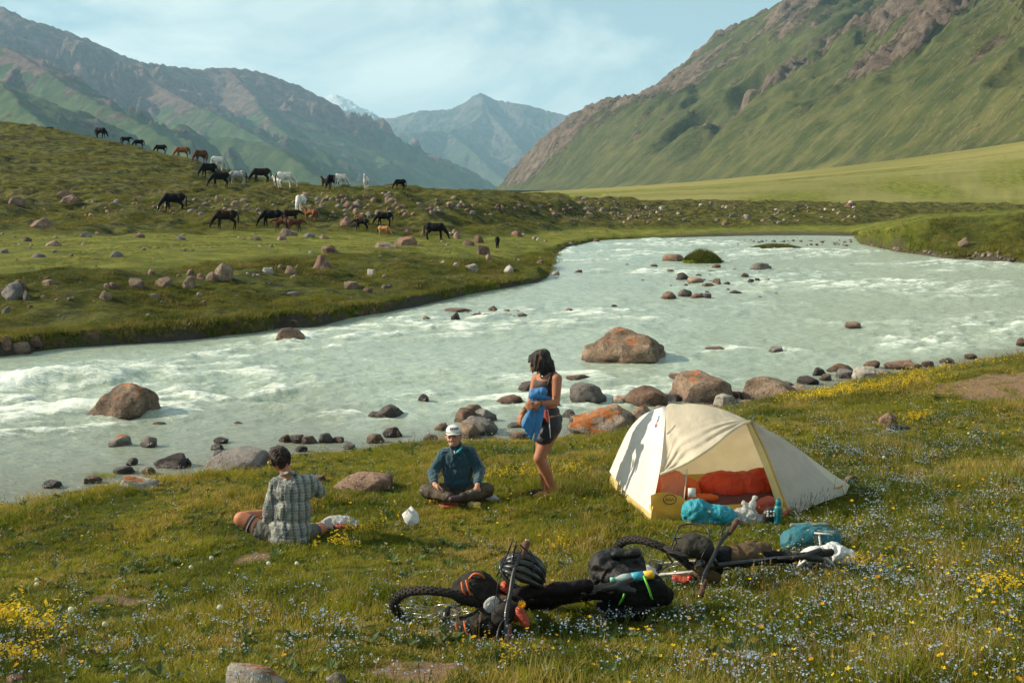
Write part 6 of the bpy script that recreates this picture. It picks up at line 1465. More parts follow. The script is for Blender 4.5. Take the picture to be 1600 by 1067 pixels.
mb_ = MB(); mb_.tube(bez([hc+np.array((-.036,-.088,-.049)), hc+np.array((-.020,-.100,-.057)), hc+np.array((-.002,-.088,-.049))], 8), .0045, 6); mb_.build('teeth', m_tooth, t)
blob('hair', [('e', hc+np.array((0,.03,.01)), (.083,.078,.09)), ('c', hc+np.array((-.078,-.01,.02)), .012, hc+np.array((-.08,.0,-.03)), .008), ('c', hc+np.array((.072,-.01,.02)), .012, hc+np.array((.074,.0,-.03)), .008)], .008, m_hairb, t, 2, .006, 30)
m_cap = cloth_mat('cap_grey', (.62,.63,.62), 0, .8, .3, 12); m_capb = simple('cap_badge', (.10,.12,.14), .7)
cc_ = hc+np.array((-.002,-.004,.062))
blob('cap', [('e', cc_+np.array((0,.01,.0)), (.085,.098,.066), rotm(x=math.radians(8))), ('c', cc_+np.array((-.02,-.055,.03)), .028, cc_+np.array((.02,-.055,.03)), .028)], .008, m_cap, t, 3, 0, cut=lambda p: p[2] < cc_[2]-.012)
mb_ = MB(); br = []
for i in range(15):
    a_ = math.pi*(1+i/14); br.append((.076*math.cos(a_), .085*math.sin(a_)*.9-.012, -.004+.012*abs(math.cos(a_))*-1))
br2 = [(x*1.06, y*1.0-.088*math.sin(math.pi*i/14)**.7, z+.004*math.sin(math.pi*i/14)) for i, (x, y, z) in enumerate(br)]
V = []
for q in (br, br2): V += [cc_+np.array(p) for p in q]
for q in (br, br2): V += [cc_+np.array(p)-np.array((0,0,.006)) for p in q]
F = [(i, i+1, 16+i, 15+i) for i in range(14)]+[(30+i, 45+i, 46+i, 31+i) for i in range(14)]+[(15+i, 16+i, 46+i, 45+i) for i in range(14)]
obj('cap_brim', V, F, m_cap, t)
mb_ = MB(); 
for i in range(5):
    a_ = math.radians(-100-14*(2-i)+28); q = cc_+np.array((.084*math.cos(a_)-.012, .094*math.sin(a_), .045)); mb_.box(q, .016, .006, .022, rotm(z=a_+math.pi/2, x=math.radians(-15)))
mb_.build('cap_badge', m_capb, t)
m_pant = simple('trousers_olive', (.070,.055,.034), .8, .3, 9, .5, .02); m_boot = simple('boot_dark', (.035,.022,.02), .6, .3, 12, .3)
blob('trousers', [('e', M_(716,768,.05), (.19,.16,.12)), ('c', M_(704,768,.0), .10, M_(667,767,-.20), .078), ('c', M_(667,767,-.20), .078, M_(700,777,-.40), .055), ('c', M_(728,768,.0), .10, M_(760,766,-.18), .080), ('c', M_(760,766,-.18), .080, M_(726,778,-.40), .055)], .0105, m_pant, t, 3, .012, 9)
for a_, b_ in (((703,778,-.42), (722,781,-.40)), ((724,778,-.46), (706,780,-.50))):
    blob('shoe', [('c', M_(*a_), .045, M_(*b_), .038), ('e', M_(*a_)+np.array((0,0,.02)), (.05,.045,.045))], .01, m_boot, t, 2)
# things by his knees
c0 = P_(706,792); mb_ = MB(); mb_.tube([c0+np.array((.13*math.cos(a_), .07*math.sin(a_), .02)) for a_ in np.linspace(0, 6.283, 21)[:-1]], .012, 6, closed=True); mb_.add([c0+np.array((.125*math.cos(a_), .066*math.sin(a_), .012)) for a_ in np.linspace(0, 6.283, 21)[:-1]], [tuple(range(20))])
o = mb_.build('plate', m_coral, None, origin=c0); tag(o, 'flat red plate in the grass before the crossed legs', 'plate')
c0 = P_(676,789); o = blob('orange_fruit', [('e', c0+np.array((0,0,.035)), (.04,.035,.035))], .007, simple('fruit_orange', (.65,.26,.02), .5), None, 2, origin=c0); tag(o, 'small orange cup under the left knee of the seated man', 'cup')
c0 = P_(735,793); t = thing('squeeze_bottle', 'pale yellow squeeze bottle held in front of the crossed legs', 'bottle', tuple(c0)); m_py = simple('bottle_pale_yellow', (.62,.52,.24), .35, .1)
mb_ = MB(); q = [(0,.026),(.02,.03),(.10,.03),(.13,.022),(.15,.010),(.17,.008)]; mb_.tube([c0+np.array((0,0,h)) for h, r in q], [r for h, r in q], 14); mb_.build('bottle', m_py, t)
mb_ = MB(); mb_.tube([c0+np.array((0,0,.165)), c0+np.array((0,0,.18))], .012, 10); mb_.build('lid', m_wht, t)
c0 = P_(744,795); t = thing('yellow_can', 'round yellow food tub beside the squeeze bottle', 'tub', tuple(c0)); m_yc = simple('tub_yellow', (.66,.40,.03), .4, .1)
mb_ = MB(); mb_.tube([c0+np.array((0,0,h)) for h in (0,.05,.055)], [.04,.045,.03], 16); mb_.build('tub', m_yc, t); mb_ = MB(); mb_.tube([c0+np.array((0,0,.055)), c0+np.array((0,0,.066))], [.046,.046], 16); mb_.build('lid', m_yelp, t)
c0 = P_(768,788,dy=.1); o = blob('white_wrapper', [('e', c0+np.array((0,0,.04)), (.07,.04,.035)), ('e', c0+np.array((.04,0,.03)), (.05,.03,.02))], .009, m_bagw, None, 1, .012, 14, origin=c0); tag(o, 'crumpled white wrapper right of the seated man\'s knee', 'wrapper')
c0 = P_(846,776,dy=.05); t = thing('sandals', 'dark sandal lying behind the standing person\'s bare feet', 'sandal', tuple(c0)); blob('strap', [('c', c0+np.array((-.08,0,.035)), .03, c0+np.array((.06,0,.03)), .035)], .009, m_boot, t, 2); mb_ = MB(); mb_.box(c0+np.array((0,0,.012)), .24, .09, .02); mb_.build('sole', m_black, t)
# ------------------------------------------------------------------ the person in the plaid shirt, seen from behind
gp_ = G(450,851); YP = gp_[1]+.12
Q = lambda px, py, dy=0.: PX(px, py, YP+dy)
t = thing('person', 'person sitting with back turned in a grey plaid shirt, one bare knee out', 'person', tuple(gp_))
m_plaid, nt, b, _ = mat_base('plaid_shirt'); v = objco(nt)
sxy = N(nt, 'ShaderNodeSeparateXYZ'); wv = N(nt, 'ShaderNodeVectorMath', operation='ADD'); nn_ = nz(nt, v, 4, 3, .5, out='Color'); ms = N(nt, 'ShaderNodeVectorMath', operation='MULTIPLY'); ms.inputs[1].default_value = (.05,.05,.05); L(nt, nn_, ms.inputs[0]); L(nt, v, wv.inputs[0]); L(nt, ms.outputs[0], wv.inputs[1]); L(nt, wv.outputs[0], sxy.inputs[0])
def stripes(s, period, width, off=0):
    f = mth(nt, 'FRACT', mth(nt, 'ADD', mth(nt, 'DIVIDE', s, period), off)); return mth(nt, 'LESS_THAN', f, width)
xx = mth(nt, 'ADD', sxy.outputs[0], mth(nt, 'MULTIPLY', sxy.outputs[1], .6)); zz = sxy.outputs[2]
c = mixc(nt, mrange(nt, nz(nt, v, 5, 4, .6), .35, .65), (.23,.235,.20), (.32,.325,.28))
c = mixc(nt, mth(nt, 'MULTIPLY', stripes(xx, .075, .48), .85), c, (.055,.06,.075)); c = mixc(nt, mth(nt, 'MULTIPLY', stripes(zz, .085, .30, .2), .40), c, (.08,.085,.10))
c = mixc(nt, mth(nt, 'MULTIPLY', stripes(xx, .0375, .12, .3), .55), c, (.42,.45,.40)); c = mixc(nt, mth(nt, 'MULTIPLY', stripes(zz, .028, .18, .5), .45), c, (.40,.43,.38))
L(nt, c, b.inputs['Base Color']); b.inputs['Roughness'].default_value = .8; b.inputs['Sheen Weight'].default_value = .2; bump(nt, nz(nt, v, 9, 6, .65, .8, stretch=(1.6,1.6,.6)), b, .8, .05)
sh = [('c', Q(432,757,.02), .070, Q(483,752,.02), .070), ('e', Q(457,768,.02), (.205,.120,.15)), ('e', Q(456,798,.0), (.185,.125,.18)), ('e', Q(453,826,-.01), (.20,.145,.13)), ('e', Q(452,840,-.02), (.205,.150,.07)),
      ('c', Q(431,758,.02), .068, Q(421,795,.0), .058), ('c', Q(421,795,.0), .060, Q(420,812,.03), .060), ('c', Q(420,812,.03), .060, Q(436,822,.24), .045), ('c', Q(484,754,.02), .068, Q(499,768,.10), .060), ('c', Q(499,768,.10), .058, Q(482,764,.36), .046)]
blob('plaid_shirt', sh, .0095, m_plaid, t, 3, .014, 8, (1.5,1.2,.8))
mb_ = MB(); mb_.tube(bez([Q(437,744,.07), Q(444,740,-.03), Q(456,738,-.05), Q(463,741,.03), Q(452,746,.09)], 18), .017, 8, closed=True); mb_.build('collar', m_plaid, t)
hc = Q(436,716,.06); sk = []; Rq = rotm(z=math.radians(30))
sk += [('e', hc+np.array((0,0,-.005)), (.080,.095,.110), Rq), ('e', hc+np.array((-.045,.06,-.055)), (.050,.050,.050)), ('c', Q(450,744,.03), .056, Q(441,726,.05), .054), ('e', hc+np.array((-.078,-.028,-.02)), (.012,.020,.030)), ('c', hc+np.array((-.075,.085,.0)), .009, hc+np.array((-.085,.098,-.025)), .014)]
hw1 = Q(438,822,.28); hw2 = Q(480,764,.40); hand(sk, hw1, (.5,.8,.0), (0,0,-1), .5, 1.0); hand(sk, hw2, (-.8,.5,.1), (0,.3,-1), .5, 1.0, -1)
kn = Q(377,811,.06); sk += [('c', Q(402,823,.04), .082, kn, .072), ('c', kn, .070, kn+np.array((.05,.10,-.01)), .066), ('c', kn+np.array((.05,.10,-.01)), .064, kn+np.array((.30,.34,-.03)), .045), ('c', kn+np.array((.30,.34,-.03)), .036, kn+np.array((.42,.44,-.05)), .034), ('c', kn+np.array((.40,.42,-.05)), .038, kn+np.array((.56,.52,-.05)), .028)]
k2 = Q(500,826,.42); sk += [('c', Q(475,836,.1), .085, k2, .068), ('c', k2, .062, k2+np.array((-.35,.12,-.05)), .040), ('c', k2+np.array((-.35,.12,-.05)), .036, k2+np.array((-.5,.14,-.06)), .028)]
blob('body', sk, .0078, m_skin2, t, 3)
blob('hair', [('e', hc+np.array((.006,-.010,.018)), (.089,.099,.098), Rq), ('c', hc+np.array((.03,-.06,.0)), .055, hc+np.array((.035,-.05,-.055)), .038), ('c', hc+np.array((-.02,-.06,.02)), .05, hc+np.array((-.03,-.055,-.03)), .035), ('c', hc+np.array((0,-.0,.10)), .03, hc+np.array((-.02,-.01,.125)), .006), ('c', hc+np.array((.03,.0,.10)), .03, hc+np.array((.045,-.01,.12)), .006), ('c', hc+np.array((-.05,.03,.08)), .03, hc+np.array((-.09,.06,.085)), .008), ('c', hc+np.array((.07,.02,.0)), .04, hc+np.array((.085,.01,-.05)), .018), ('c', hc+np.array((-.06,.0,.05)), .04, hc+np.array((-.088,.02,.02)), .014)], .0075, m_hairb, t, 2, .006, 24, (1.3,1.3,.7))
mb_ = MB(); r_ = np.random.default_rng(6)
for i in range(230):
    th_ = r_.uniform(0, 6.283); el = r_.uniform(-.35, 1.5); d0 = np.array((math.cos(th_)*math.cos(el), math.sin(th_)*math.cos(el), math.sin(el)))
    if d0[1] > .45 and el < .2: continue
    p0 = hc+np.array((.006,-.010,.018))+d0*np.array((.088,.098,.096)); tz = np.cross(d0, r_.normal(size=3)); p2 = p0+d0*.012+tz*.02+np.array((.004, -.004, -.030))
    mb_.tube([p0-d0*.004, (p0+p2)/2+d0*.009, p2], [.006,.005,.002], 5)
mb_.build('hair_tufts', m_hairb, t)
mb_ = MB(); ellipsoid(mb_, hc+np.array((-.092,-.035,-.035)), (.010,.012,.018), None, 2); mb_.build('ear_plug', simple('ear_plug_yellow', (.6,.55,.05), .5), t)
m_sh2 = simple('shorts_grey', (.13,.125,.105), .8, .25, 10, .6, .02)
blob('shorts', [('e', Q(452,843,.0), (.19,.16,.07)), ('c', Q(436,838,.0), .100, Q(407,826,.03), .092), ('c', Q(470,838,.05), .10, Q(488,830,.28), .085)], .0105, m_sh2, t, 3, .010, 10)
for nm, m_, f0, f1, rr_k in (('knee_sleeve', m_black, .02, .34, .086), ('sleeve_stripe', m_wht, .13, .19, .089), ('sleeve_stripe', m_maroon, .21, .28, .090)):
    a_ = Q(402,823,.04); d_ = kn-a_; mb_ = MB(); mb_.tube([a_+d_*(f0+.25), a_+d_*(f1+.25)], [rr_k, rr_k-.003], 20, caps=False); mb_.build(nm, m_, t)
# ================================================================== bicycles, lying on their sides
m_rub = simple('tyre_rubber', (.022,.018,.016), .85, .35, 18, .5); m_frame = simple('frame_black', (.010,.010,.011), .4, .2, 14, .1, coat=.3); m_framew = simple('frame_cream', (.45,.42,.35), .4, .2, 14, .1)
m_grip = simple('grip_brown', (.105,.045,.03), .8, .3, 25, .5); m_bagk = cloth_mat('bag_charcoal', (.020,.017,.015), 0, .9, .5, 9); m_bagb = cloth_mat('bag_black', (.004,.0038,.0038), 0, .9, .6, 8); m_bagm = cloth_mat('bag_maroon_black', (.008,.004,.0045), 0, .9, .5, 8)
m_oliv = cloth_mat('bag_khaki', (.10,.062,.030), 0, .8, .5, 9); m_hatk = cloth_mat('cap_charcoal', (.036,.032,.026), 0, .85, .6, 9); m_os = simple('strap_orange', (.62,.12,.02), .6, .1); m_gs = simple('strap_green', (.13,.48,.05), .5, .1); m_chain = simple('chain_steel', (.18,.16,.14), .4, .3, 30, .3, metal=.8)
m_blkr = simple('dry_bag_black', (.007,.006,.006), .5, .3, 7, .7, .03)
def bicycle(label, F0, u, v, frame_m, steer=0.0, fork_m=None):
    u = np.array(u, float); u /= np.linalg.norm(u); v = np.array(v, float); v -= u*np.dot(u, v); v /= np.linalg.norm(v); w = np.cross(u, v)
    if w[2] < 0: w = -w
    F0 = np.array(F0, float)
    SC = .95
    B = lambda a, b_, c=0.: F0+(u*a+v*b_+w*c)*SC
    t = thing('bicycle', label, 'bicycle', tuple(F0))
    def wheel(name, a, b_, su, sv, sw):
        C0 = B(a, b_); n = 36
        mbt = MB(); mbt.tube([C0+(su*math.cos(q)+sv*math.sin(q))*.345 for q in np.linspace(0, 2*math.pi, n+1)[:-1]], .027, 12, closed=True)
        for k in range(84):
            q = 2*math.pi*k/84; er = su*math.cos(q)+sv*math.sin(q); et = -su*math.sin(q)+sv*math.cos(q)
            for ph in ((-.42, .42) if k % 2 else (-.9, 0, .9)):
                nn2 = er*math.cos(ph)+sw*math.sin(ph); c = C0+er*.345+nn2*.0285
                mbt.box(c, .0145, .011, .007, np.stack([et, np.cross(nn2, et), nn2], 1))
        wh = mbt.build(name, m_rub, t, smooth=False)
        mbr = MB(); mbr.tube([C0+(su*math.cos(q)+sv*math.sin(q))*.318 for q in np.linspace(0, 2*math.pi, n+1)[:-1]], .013, 8, closed=True); mbr.build('rim', m_frame, wh)
        ms_ = MB()
        for k in range(28):
            q = 2*math.pi*k/28; q2 = q+(.28 if k % 2 else -.28); er = su*math.cos(q)+sv*math.sin(q); e2 = su*math.cos(q2)+sv*math.sin(q2); ms_.tube([C0+e2*.025+sw*(.028 if k % 4 < 2 else -.028), C0+er*.312], .0016, 4)
        ms_.build('spokes', m_metal, wh)
        mh_ = MB(); mh_.tube([C0-sw*.055, C0-sw*.03, C0+sw*.03, C0+sw*.055], [.012,.026,.026,.012], 12); mh_.build('hub', m_frame, wh)
        mdd = MB(); mdd.tube([C0+sw*.030+(su*math.cos(q)+sv*math.sin(q))*.080 for q in np.linspace(0, 2*math.pi, 25)[:-1]], .006, 4, closed=True); mdd.build('brake_disc', m_metal, wh)
        return wh
    cs, ss = math.cos(steer), math.sin(steer)
    hu = np.array((.36, .93)); hx = u*hu[0]+v*hu[1]           # steering axis
    def rot(p):   # rotate about the steering axis through the head
        o = B(.19, .47); d = p-o; return o+d*cs+np.cross(hx, d)*ss+hx*np.dot(hx, d)*(1-cs)
    ru, rw = rot(B(1, 0))-rot(B(0, 0)), rot(B(0, 0, 1))-rot(B(0, 0)); fc = rot(B(0, 0)); rv = np.cross(rw, ru)
    Fs = F0.copy(); sh_ = fc-F0
    C0 = fc
    # front wheel (steered)
    n = 36; mbt = MB()
    B_old = B
    def wheel_at(name, C0, su, sv, sw):
        nonlocal_B = C0; 
        return wheel_core(name, C0, su, sv, sw)
    def wheel_core(name, Cc, su, sv, sw):
        d = Cc-B(0, 0); a = np.dot(d, u); b_ = np.dot(d, v); c_ = np.dot(d, w)
        nonlocal F0
        keep = F0; F0 = Cc; r = wheel(name, 0, 0, su, sv, sw); F0 = keep; return r
    wheel_core('front_wheel', fc, ru/np.linalg.norm(ru), rv/np.linalg.norm(rv), rw/np.linalg.norm(rw))
    wheel('rear_wheel', 1.12, 0, u, v, w)
    fr = MB(); h0, h1 = B(.19, .46), B(.235, .59); bb = B(.69, -.06); st0 = B(.83, .42); st1 = B(.87, .55)
    fr.tube([h0, h1], .026, 12); fr.tube([h0+(h1-h0)*.15, bb], .024, 10); fr.tube([h1-(h1-h0)*.15, st0], .019, 10); fr.tube([bb, st1], .018, 10); fr.tube([bb-w*.04, bb+w*.04], .026, 12)
    for s in (-1, 1): fr.tube([bb+w*.02*s, B(1.12, 0, .06*s)], .010, 8); fr.tube([st0, B(1.12, 0, .06*s)], .008, 8)
    fr.build('frame', frame_m, t)
    fk = MB()
    for s in (-1, 1): fk.tube([rot(B(.175, .43, .05*s)), rot(B(.08, .2, .055*s)), rot(B(0, 0, .055*s))], [.018,.014,.011], 8)
    fk.tube([rot(B(.175, .43, -.055)), rot(B(.175, .43, .055))], .02, 8); fk.build('fork', fork_m or frame_m, t)
    hb = MB(); bc = rot(B(.17, .655)); fkw = rw/np.linalg.norm(rw)
    e0, e1 = bc+fkw*.34+u*.05, bc-fkw*.34+u*.05; hb.tube(bez([e0, bc+fkw*.15, bc, bc-fkw*.15, e1], 20), .0145, 10); hbo = hb.build('handlebar', m_frame, t)
    stm = MB(); stm.tube([rot(B(.235, .60)), bc], .018, 8); stm.build('stem', m_frame, t)
    for s, e in ((1, e0), (-1, e1)):
        g = MB(); d = (e-bc)/np.linalg.norm(e-bc); g.tube([e-d*.13, e-d*.10, e-d*.01, e+d*.005], [.017,.019,.024,.020], 12); g.build('grip', m_grip, hbo)
        g = MB(); g.tube([e+d*.004, e+d*.012], .017, 10); g.build('bar_end_plug', m_metal, hbo)
        lv = MB(); lv.tube(bez([e-d*.16, e-d*.15-u*.05+v*.0, e-d*.07-u*.075, e-d*.02-u*.06], 10), [.009]*3+[.006]*7, 6); lv.build('brake_lever', m_frame, hbo)
        cb = MB(); cb.tube(bez([e-d*.16, e-d*.22-u*.13+v*.06, bc-u*.10+v*.02, rot(B(.18, .50))], 16), .0032, 5); cb.build('cable', m_black, hbo)
    sp_ = MB(); sp_.tube([st1, B(.90, .72)], .0145, 8); sp_.build('seatpost', m_frame, t)
    blob('saddle', [('e', B(.96, .755), u_box(u, v, w, (.08, .020, .068)), None) if False else ('c', B(.80, .75), .014, B(.92, .752), .024), ('c', B(.92, .752, -.012), .024, B(1.02, .76, -.035), .022), ('c', B(.92, .752, .012), .024, B(1.02, .76, .035), .022)], .009, m_black, t, 2)
    cr = MB(); cr.tube([bb+w*.045, bb+w*.05+u*.16*math.cos(.6)+v*.16*math.sin(.6)], .010, 6); cr.tube([bb-w*.045, bb-w*.05-u*.16*math.cos(.6)-v*.16*math.sin(.6)], .010, 6); cro = cr.build('crank', m_frame, t)
    rg = MB(); rg.tube([bb+w*.04+(u*math.cos(q)+v*math.sin(q))*.065 for q in np.linspace(0, 2*math.pi, 25)[:-1]], .006, 4, closed=True); rg.build('chainring', m_chain, t)
    for s in (1, -1):
        pc = bb+w*.105*s+(u*math.cos(.6)+v*math.sin(.6))*.16*s; pm = MB(); pm.box(pc, .09, .02, .075, np.stack([u, v, w], 1)); pm.build('pedal', m_grip, t)
    ch = MB(); ch.tube([bb+w*.04+v*.065, B(1.12, .045, .03), B(1.165, 0, .03), B(1.12, -.045, .03), B(1.10, -.10, .03), bb+w*.04-v*.065], .004, 4); ch.build('chain', m_chain, t)
    return t, B, (e0, e1, bc, rot)
def u_box(*a): return None
def sit(x, y, z): print('axle clearance', z-gz(x, y)); return (x, y, max(z, gz(x, y)+.03))
bike1, B1, (b1e0, b1e1, b1c, rot1) = bicycle('black loaded bicycle lying nearest the camera with a helmet on its bar', sit(-.421,7.013,1.51), (.894,.443,-.073), (.428,-.791,.437), m_frame, -.445)
bike2, B2, (b2e0, b2e1, b2c, rot2) = bicycle('dark bicycle with a cream fork lying behind, with a front rack and brown frame bag', sit(1.097,8.277,1.376), (.963,.268,.011), (.25,-.911,.328), m_frame, -.768, m_framew)
_f = PX(760,930,6.75)
def straps(name, pts_list, m, parent, r=.009):
    for pts in pts_list:
        mb_ = MB(); mb_.tube(bez(pts, 12), r, 5); mb_.build(name, m, parent)
# bags strapped to the near bicycle
def bag(name, prims, m, parent, fold=.012, vx=.011, fs=9): return blob(name, prims, vx, m, parent, 2, fold, fs)
Yf = rot1(B1(.08,.25))[1]
def I1(px, py, dy=0.): return PX(px, py, Yf+dy)
b = bag('fork_bag', [('c', I1(722,922,.02), .075, I1(752,925,.0), .095), ('e', I1(745,918), (.10,.10,.10)), ('c', I1(752,908,.02), .06, I1(775,930,.0), .07)], m_bagk, bike1, .02)
straps('strap', [[I1(721,909,-.08), I1(723,921,-.11), I1(729,932,-.10)], [I1(728,906,-.08), I1(731,918,-.11), I1(735,930,-.11)]], m_os, b, .006)
straps('carry_loop', [[I1(733,904,-.06), I1(741,896,-.07), I1(752,898,-.07), I1(757,903,-.05)]], m_os, b, .007)
b = bag('fork_bag', [('c', I1(712,985,-.05), .065, I1(752,975,-.12), .085), ('e', I1(735,982,-.1), (.10,.09,.08)), ('c', I1(755,968,-.12), .07, I1(772,985,-.15), .06)], m_bagk, bike1, .02)
straps('strap', [[I1(712,973,-.16), I1(714,984,-.18), I1(718,994,-.17)], [I1(725,970,-.18), I1(728,984,-.21), I1(735,1001,-.19)]], m_os, b, .007)
b = blob('map_case', [('e', I1(768,946,-.14), (.055,.012,.050)), ('e', I1(772,940,-.13), (.05,.012,.04))], .008, m_bagw, bike1, 2); bag('bar_pouch', [('e', I1(795,920,-.05), (.035,.05,.03)), ('e', I1(789,915,-.05), (.03,.05,.03))], m_coral, bike1, .006)
bag('mug_pouch', [('c', I1(780,938,-.08), .045, I1(800,942,-.10), .04)], m_oliv, bike1, .008); bag('stem_bag', [('c', I1(800,948,-.2), .055, I1(785,962,-.25), .06), ('e', I1(806,938,-.15), (.05,.05,.05))], m_bagk, bike1)
bag('frame_bag', [('c', B1(.30,.50,.02), .055, B1(.74,.46,.03), .055), ('c', B1(.38,.40,.0), .05, B1(.68,.28,.0), .045), ('c', B1(.28,.56,.04), .04, B1(.80,.56,.05), .042)], m_bagm, bike1, .012)
straps('strap', [[B1(.46,.60,.06), B1(.46,.52,.09), B1(.47,.44,.07)]], m_coral, bike1, .006)
bag('red_pouch', [('c', I1(812,955,-.25), .035, I1(822,975,-.28), .025), ('e', I1(806,960,-.22), (.03,.03,.05))], m_coral, bike1, .006)
Yr = B1(1.2,.6)[1]
def R1(px, py, dy=0.): return PX(px, py, Yr+dy)
b = bag('seat_pack', [('c', R1(925,925,-.05), .04, R1(975,923,-.05), .070), ('c', R1(975,923,-.04), .075, R1(1025,922,0), .078), ('c', R1(985,936,-.05), .065, R1(1037,930,0), .06), ('c', R1(975,915,.02), .07, R1(1020,908,.02), .05)], m_bagb, bike1, .014)
straps('green_strap', [[R1(975,905,.03), R1(977,912,-.14), R1(975,930,-.17), R1(967,944,-.14)], [R1(1003,894,.03), R1(1007,903,-.12), R1(1014,920,-.15), R1(1019,936,-.12)]], m_gs, b, .007)
b = bag('pannier', [('c', R1(947,900,.22), .105, R1(983,893,.25), .10), ('e', R1(947,890,.22), (.115,.11,.12)), ('c', R1(960,877,.25), .08, R1(990,874,.25), .06), ('e', R1(972,903,.15), (.14,.10,.08))], m_blkr, bike1, .026)
bag('rolled_top', [('c', R1(962,866,.2), .035, R1(996,864,.2), .030)], m_blkr, b, .008)
bag('pannier', [('c', R1(945,945,.0), .055, R1(998,954,-.05), .065), ('e', R1(965,958,-.05), (.09,.08,.05))], m_bagb, bike1, .012)
rk_ = MB(); rk_.tube([B1(.95,.45,.06), B1(1.32,.42,.06), B1(1.32,.42,-.06), B1(.95,.45,-.06)], .006, 6); rk_.tube([B1(1.12,0,.07), B1(1.2,.43,.06)], .006, 6); rk_.tube([B1(1.12,0,-.07), B1(1.2,.43,-.06)], .006, 6); rk_.build('rear_rack', m_frame, bike1)
# a clear drink bottle under the green straps
c0 = R1(974,903,-.08); d_ = (R1(1004,899,-.06)-c0); d_ /= np.linalg.norm(d_)
t = thing('plastic_bottle', 'clear soft drink bottle with a mint cap under the green straps', 'bottle', tuple(c0)); m_pet = simple('bottle_clear', (.50,.62,.60), .15, .1, trans=.3); m_mint = simple('cap_mint', (.18,.52,.42), .4, .1)
mb_ = MB(); q = [(-.06,.012),(-.045,.014),(-.02,.024),(.0,.028),(.05,.028)]; mb_.tube([c0+d_*h for h, r in q], [r for h, r in q], 14); mb_.build('shoulder', m_pet, t)
mb_ = MB(); mb_.tube([c0+d_*.05, c0+d_*.13], [.0285,.0285], 14); mb_.build('label', simple('bottle_label', (.04,.30,.42), .4, .1), t); mb_ = MB(); mb_.tube([c0+d_*.13, c0+d_*.19, c0+d_*.20], [.028,.028,.022], 14); mb_.build('base', m_yc, t)
mb_ = MB(); mb_.tube([c0-d_*.085, c0-d_*.06], .016, 12); mb_.build('bottle_cap', m_mint, t)
# helmet hanging on the upright bar
hcx = PX(816,893, b1e0[1]-.04); t = thing('bicycle_helmet', 'black vented helmet hanging from the upright handlebar end', 'helmet', tuple(hcx)); m_helm = simple('helmet_black', (.015,.015,.017), .35, .2, 12, .1, coat=.3)
V, F = ico(3); Rh_ = rotm(x=math.radians(35), y=math.radians(25))
for k in range(5):
    a_ = -.95+k*.475; mb_ = MB(); pts = []
    for s in np.linspace(.12, math.pi-.12, 14): pts.append(np.array((.135*math.cos(s), .095*math.sin(a_)*math.sin(s)**.6*1.15, .115*math.sin(s)*math.cos(a_*.75)))@Rh_.T+hcx+np.array((0,0,-.02)))
    mb_.tube(pts, [.006+.016*math.sin(math.pi*i/13)**.5 for i in range(14)], 8); mb_.build('shell_rib', m_helm, t)
mb_ = MB(); mb_.tube([np.array((.140*math.cos(s), .115*math.sin(s), -.01))@Rh_.T+hcx for s in np.linspace(0, 6.283, 25)[:-1]], .015, 7, closed=True); mb_.build('rim_band', m_helm, t)
mb_ = MB(); mb_.tube([np.array((.09*math.cos(s), .105*math.sin(s), .05))@Rh_.T+hcx for s in np.linspace(0, 6.283, 21)[:-1]], .011, 6, closed=True); mb_.build('cross_band', m_helm, t)
for k, pl in enumerate([[(800,846),(790,872),(776,900)], [(806,846),(800,880),(792,905)], [(826,858),(846,890),(852,910)], [(812,850),(830,870),(838,915)]]):
    mb_ = MB(); mb_.tube(bez([PX(a_, b_, b1e0[1]-.08-.02*k) for a_, b_ in pl], 10), .0055, 5); mb_.build('chin_strap', m_black, t)
# dandelions stuck on the near bicycle
def cut_flower(px, py, px2, py2, Yc, lab):
    c = PX(px, py, Yc); t = thing('cut_flower', lab, 'flower', tuple(c)); mb_ = MB(); mb_.tube(bez([PX(px2, py2, Yc), PX((px+px2)/2+3, (py+py2)/2, Yc-.02), c], 8), .003, 5); mb_.build('stem', m_stem, t)
    mb_ = MB()
    for l in range(4): V, F = petals(c+np.array((0,-.004*l,.0)), .030-.005*l, 12, l+3, .1+.25*l, (.2,-1,.5)); mb_.add(V, F)
    mb_.build('bloom', m_ora, t, smooth=False)
cut_flower(815,944,838,1000,b1e1[1]+.18,'orange yellow bloom stuck under the near handlebar'); cut_flower(847,1001,826,950,b1e1[1]+.10,'drooping orange yellow bloom below the near handlebar')
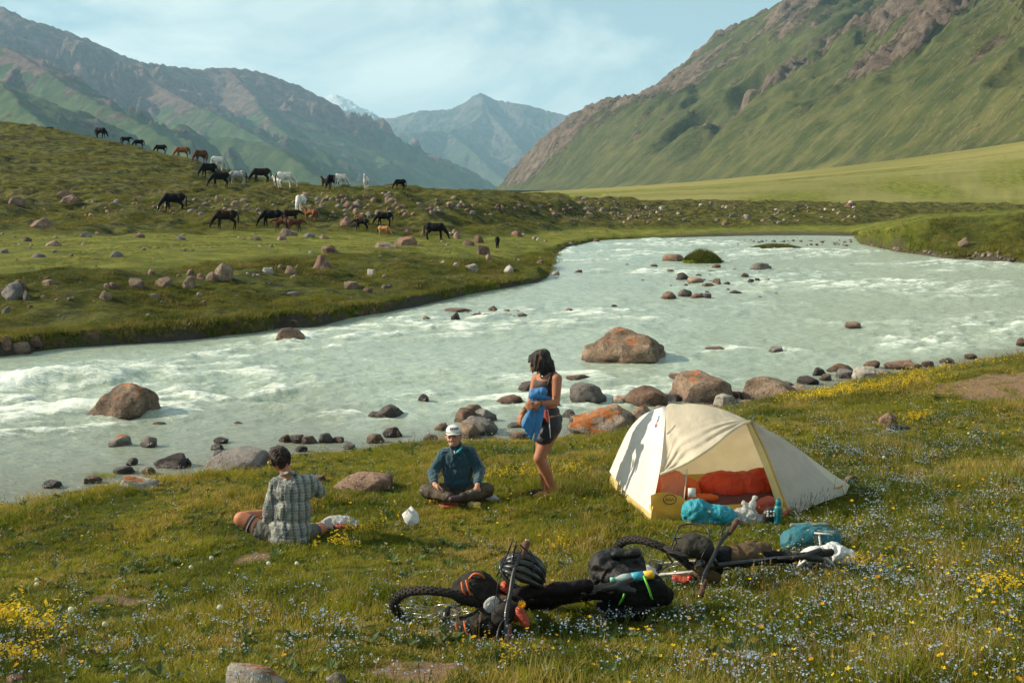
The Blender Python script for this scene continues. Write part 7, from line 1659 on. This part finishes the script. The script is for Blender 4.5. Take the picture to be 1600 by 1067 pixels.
# bags and gear of the far bicycle
rk_ = MB()
for s in (-.075, .075): rk_.tube(bez([rot2(B2(-.02,.38,s)), rot2(B2(-.10,.44,s)), rot2(B2(-.04,.52,s)), rot2(B2(.16,.47,s))], 12), .006, 6); rk_.tube([rot2(B2(0,.02,s)), rot2(B2(-.02,.40,s))], .006, 6)
for q in (.0, .33, .66, 1.0): rk_.tube([rot2(B2(-.08+.2*q,.46,.075)), rot2(B2(-.08+.2*q,.46,-.075))], .005, 6)
rk_.tube(bez([rot2(B2(-.05,.25,.09)), rot2(B2(-.06,.28,.30)), rot2(B2(.10,.42,.32)), rot2(B2(.16,.47,.09))], 16), .007, 6); rk_.tube(bez([rot2(B2(.02,.3,.09)), rot2(B2(.02,.33,.27)), rot2(B2(.12,.42,.29))], 10), .005, 6); rk_.build('front_rack', m_frame, bike2)
Y2 = B2(.5,.4)[1]
def I2(px, py, dy=0.): return PX(px, py, Y2+dy)
bag('frame_bag', [('c', I2(1148,865,.1), .065, I2(1195,858,.2), .055), ('e', I2(1160,868,.1), (.14,.09,.08)), ('c', I2(1145,872,.05), .06, I2(1185,872,.1), .045)], m_oliv, bike2, .014)
bag('handlebar_bag', [('c', I2(1122,872,-.02), .065, I2(1134,868,.08), .072)], m_bagb, bike2, .008); bag('khaki_roll', [('c', I2(1092,893,-.15), .045, I2(1115,900,-.12), .055), ('c', I2(1095,872,.0), .04, I2(1108,868,.02), .045)], m_oliv, bike2, .008)
bag('stem_pouch', [('e', I2(1118,888,-.1), (.055,.05,.06))], m_bagb, bike2, .008)
bag('seat_pack', [('c', I2(1190,868,.15), .045, I2(1240,872,.25), .045)], m_bagb, bike2, .010)
blob('red_bottle', [('c', I2(1056,903,-.05), .030, I2(1072,907,-.08), .030)], .009, m_coral, bike2, 2); blob('red_light', [('e', I2(1078,903,-.1), (.022,.02,.022))], .008, simple('red_plastic', (.55,.03,.03), .25, .1), bike2, 2)
c0 = PX(1082,852,b2c[1]+.20); t = thing('baseball_cap', 'crumpled charcoal cap resting on the front rack of the far bicycle', 'cap', tuple(c0))
blob('crown', [('e', c0, (.125,.10,.085)), ('e', c0+np.array((.06,-.02,-.01)), (.09,.09,.08)), ('c', c0+np.array((.10,0,-.05)), .04, c0+np.array((.13,0,-.09)), .02)], .0095, m_hatk, t, 2, .012, 10)
mb_ = MB(); V, F = ico(3); mb_.add(V*np.array((.11,.10,.012))@rotm(y=.25).T+c0+np.array((-.11,-.03,-.035)), F); mb_.build('brim', m_hatk, t)
c0 = PX(1012,897,B2(0,.6)[1]); o = blob('clear_bag', [('e', c0, (.07,.05,.06))], .009, m_bagw, None, 1, .014, 14, origin=c0); tag(o, 'small clear bag tucked beside the black roll bag', 'plastic bag')
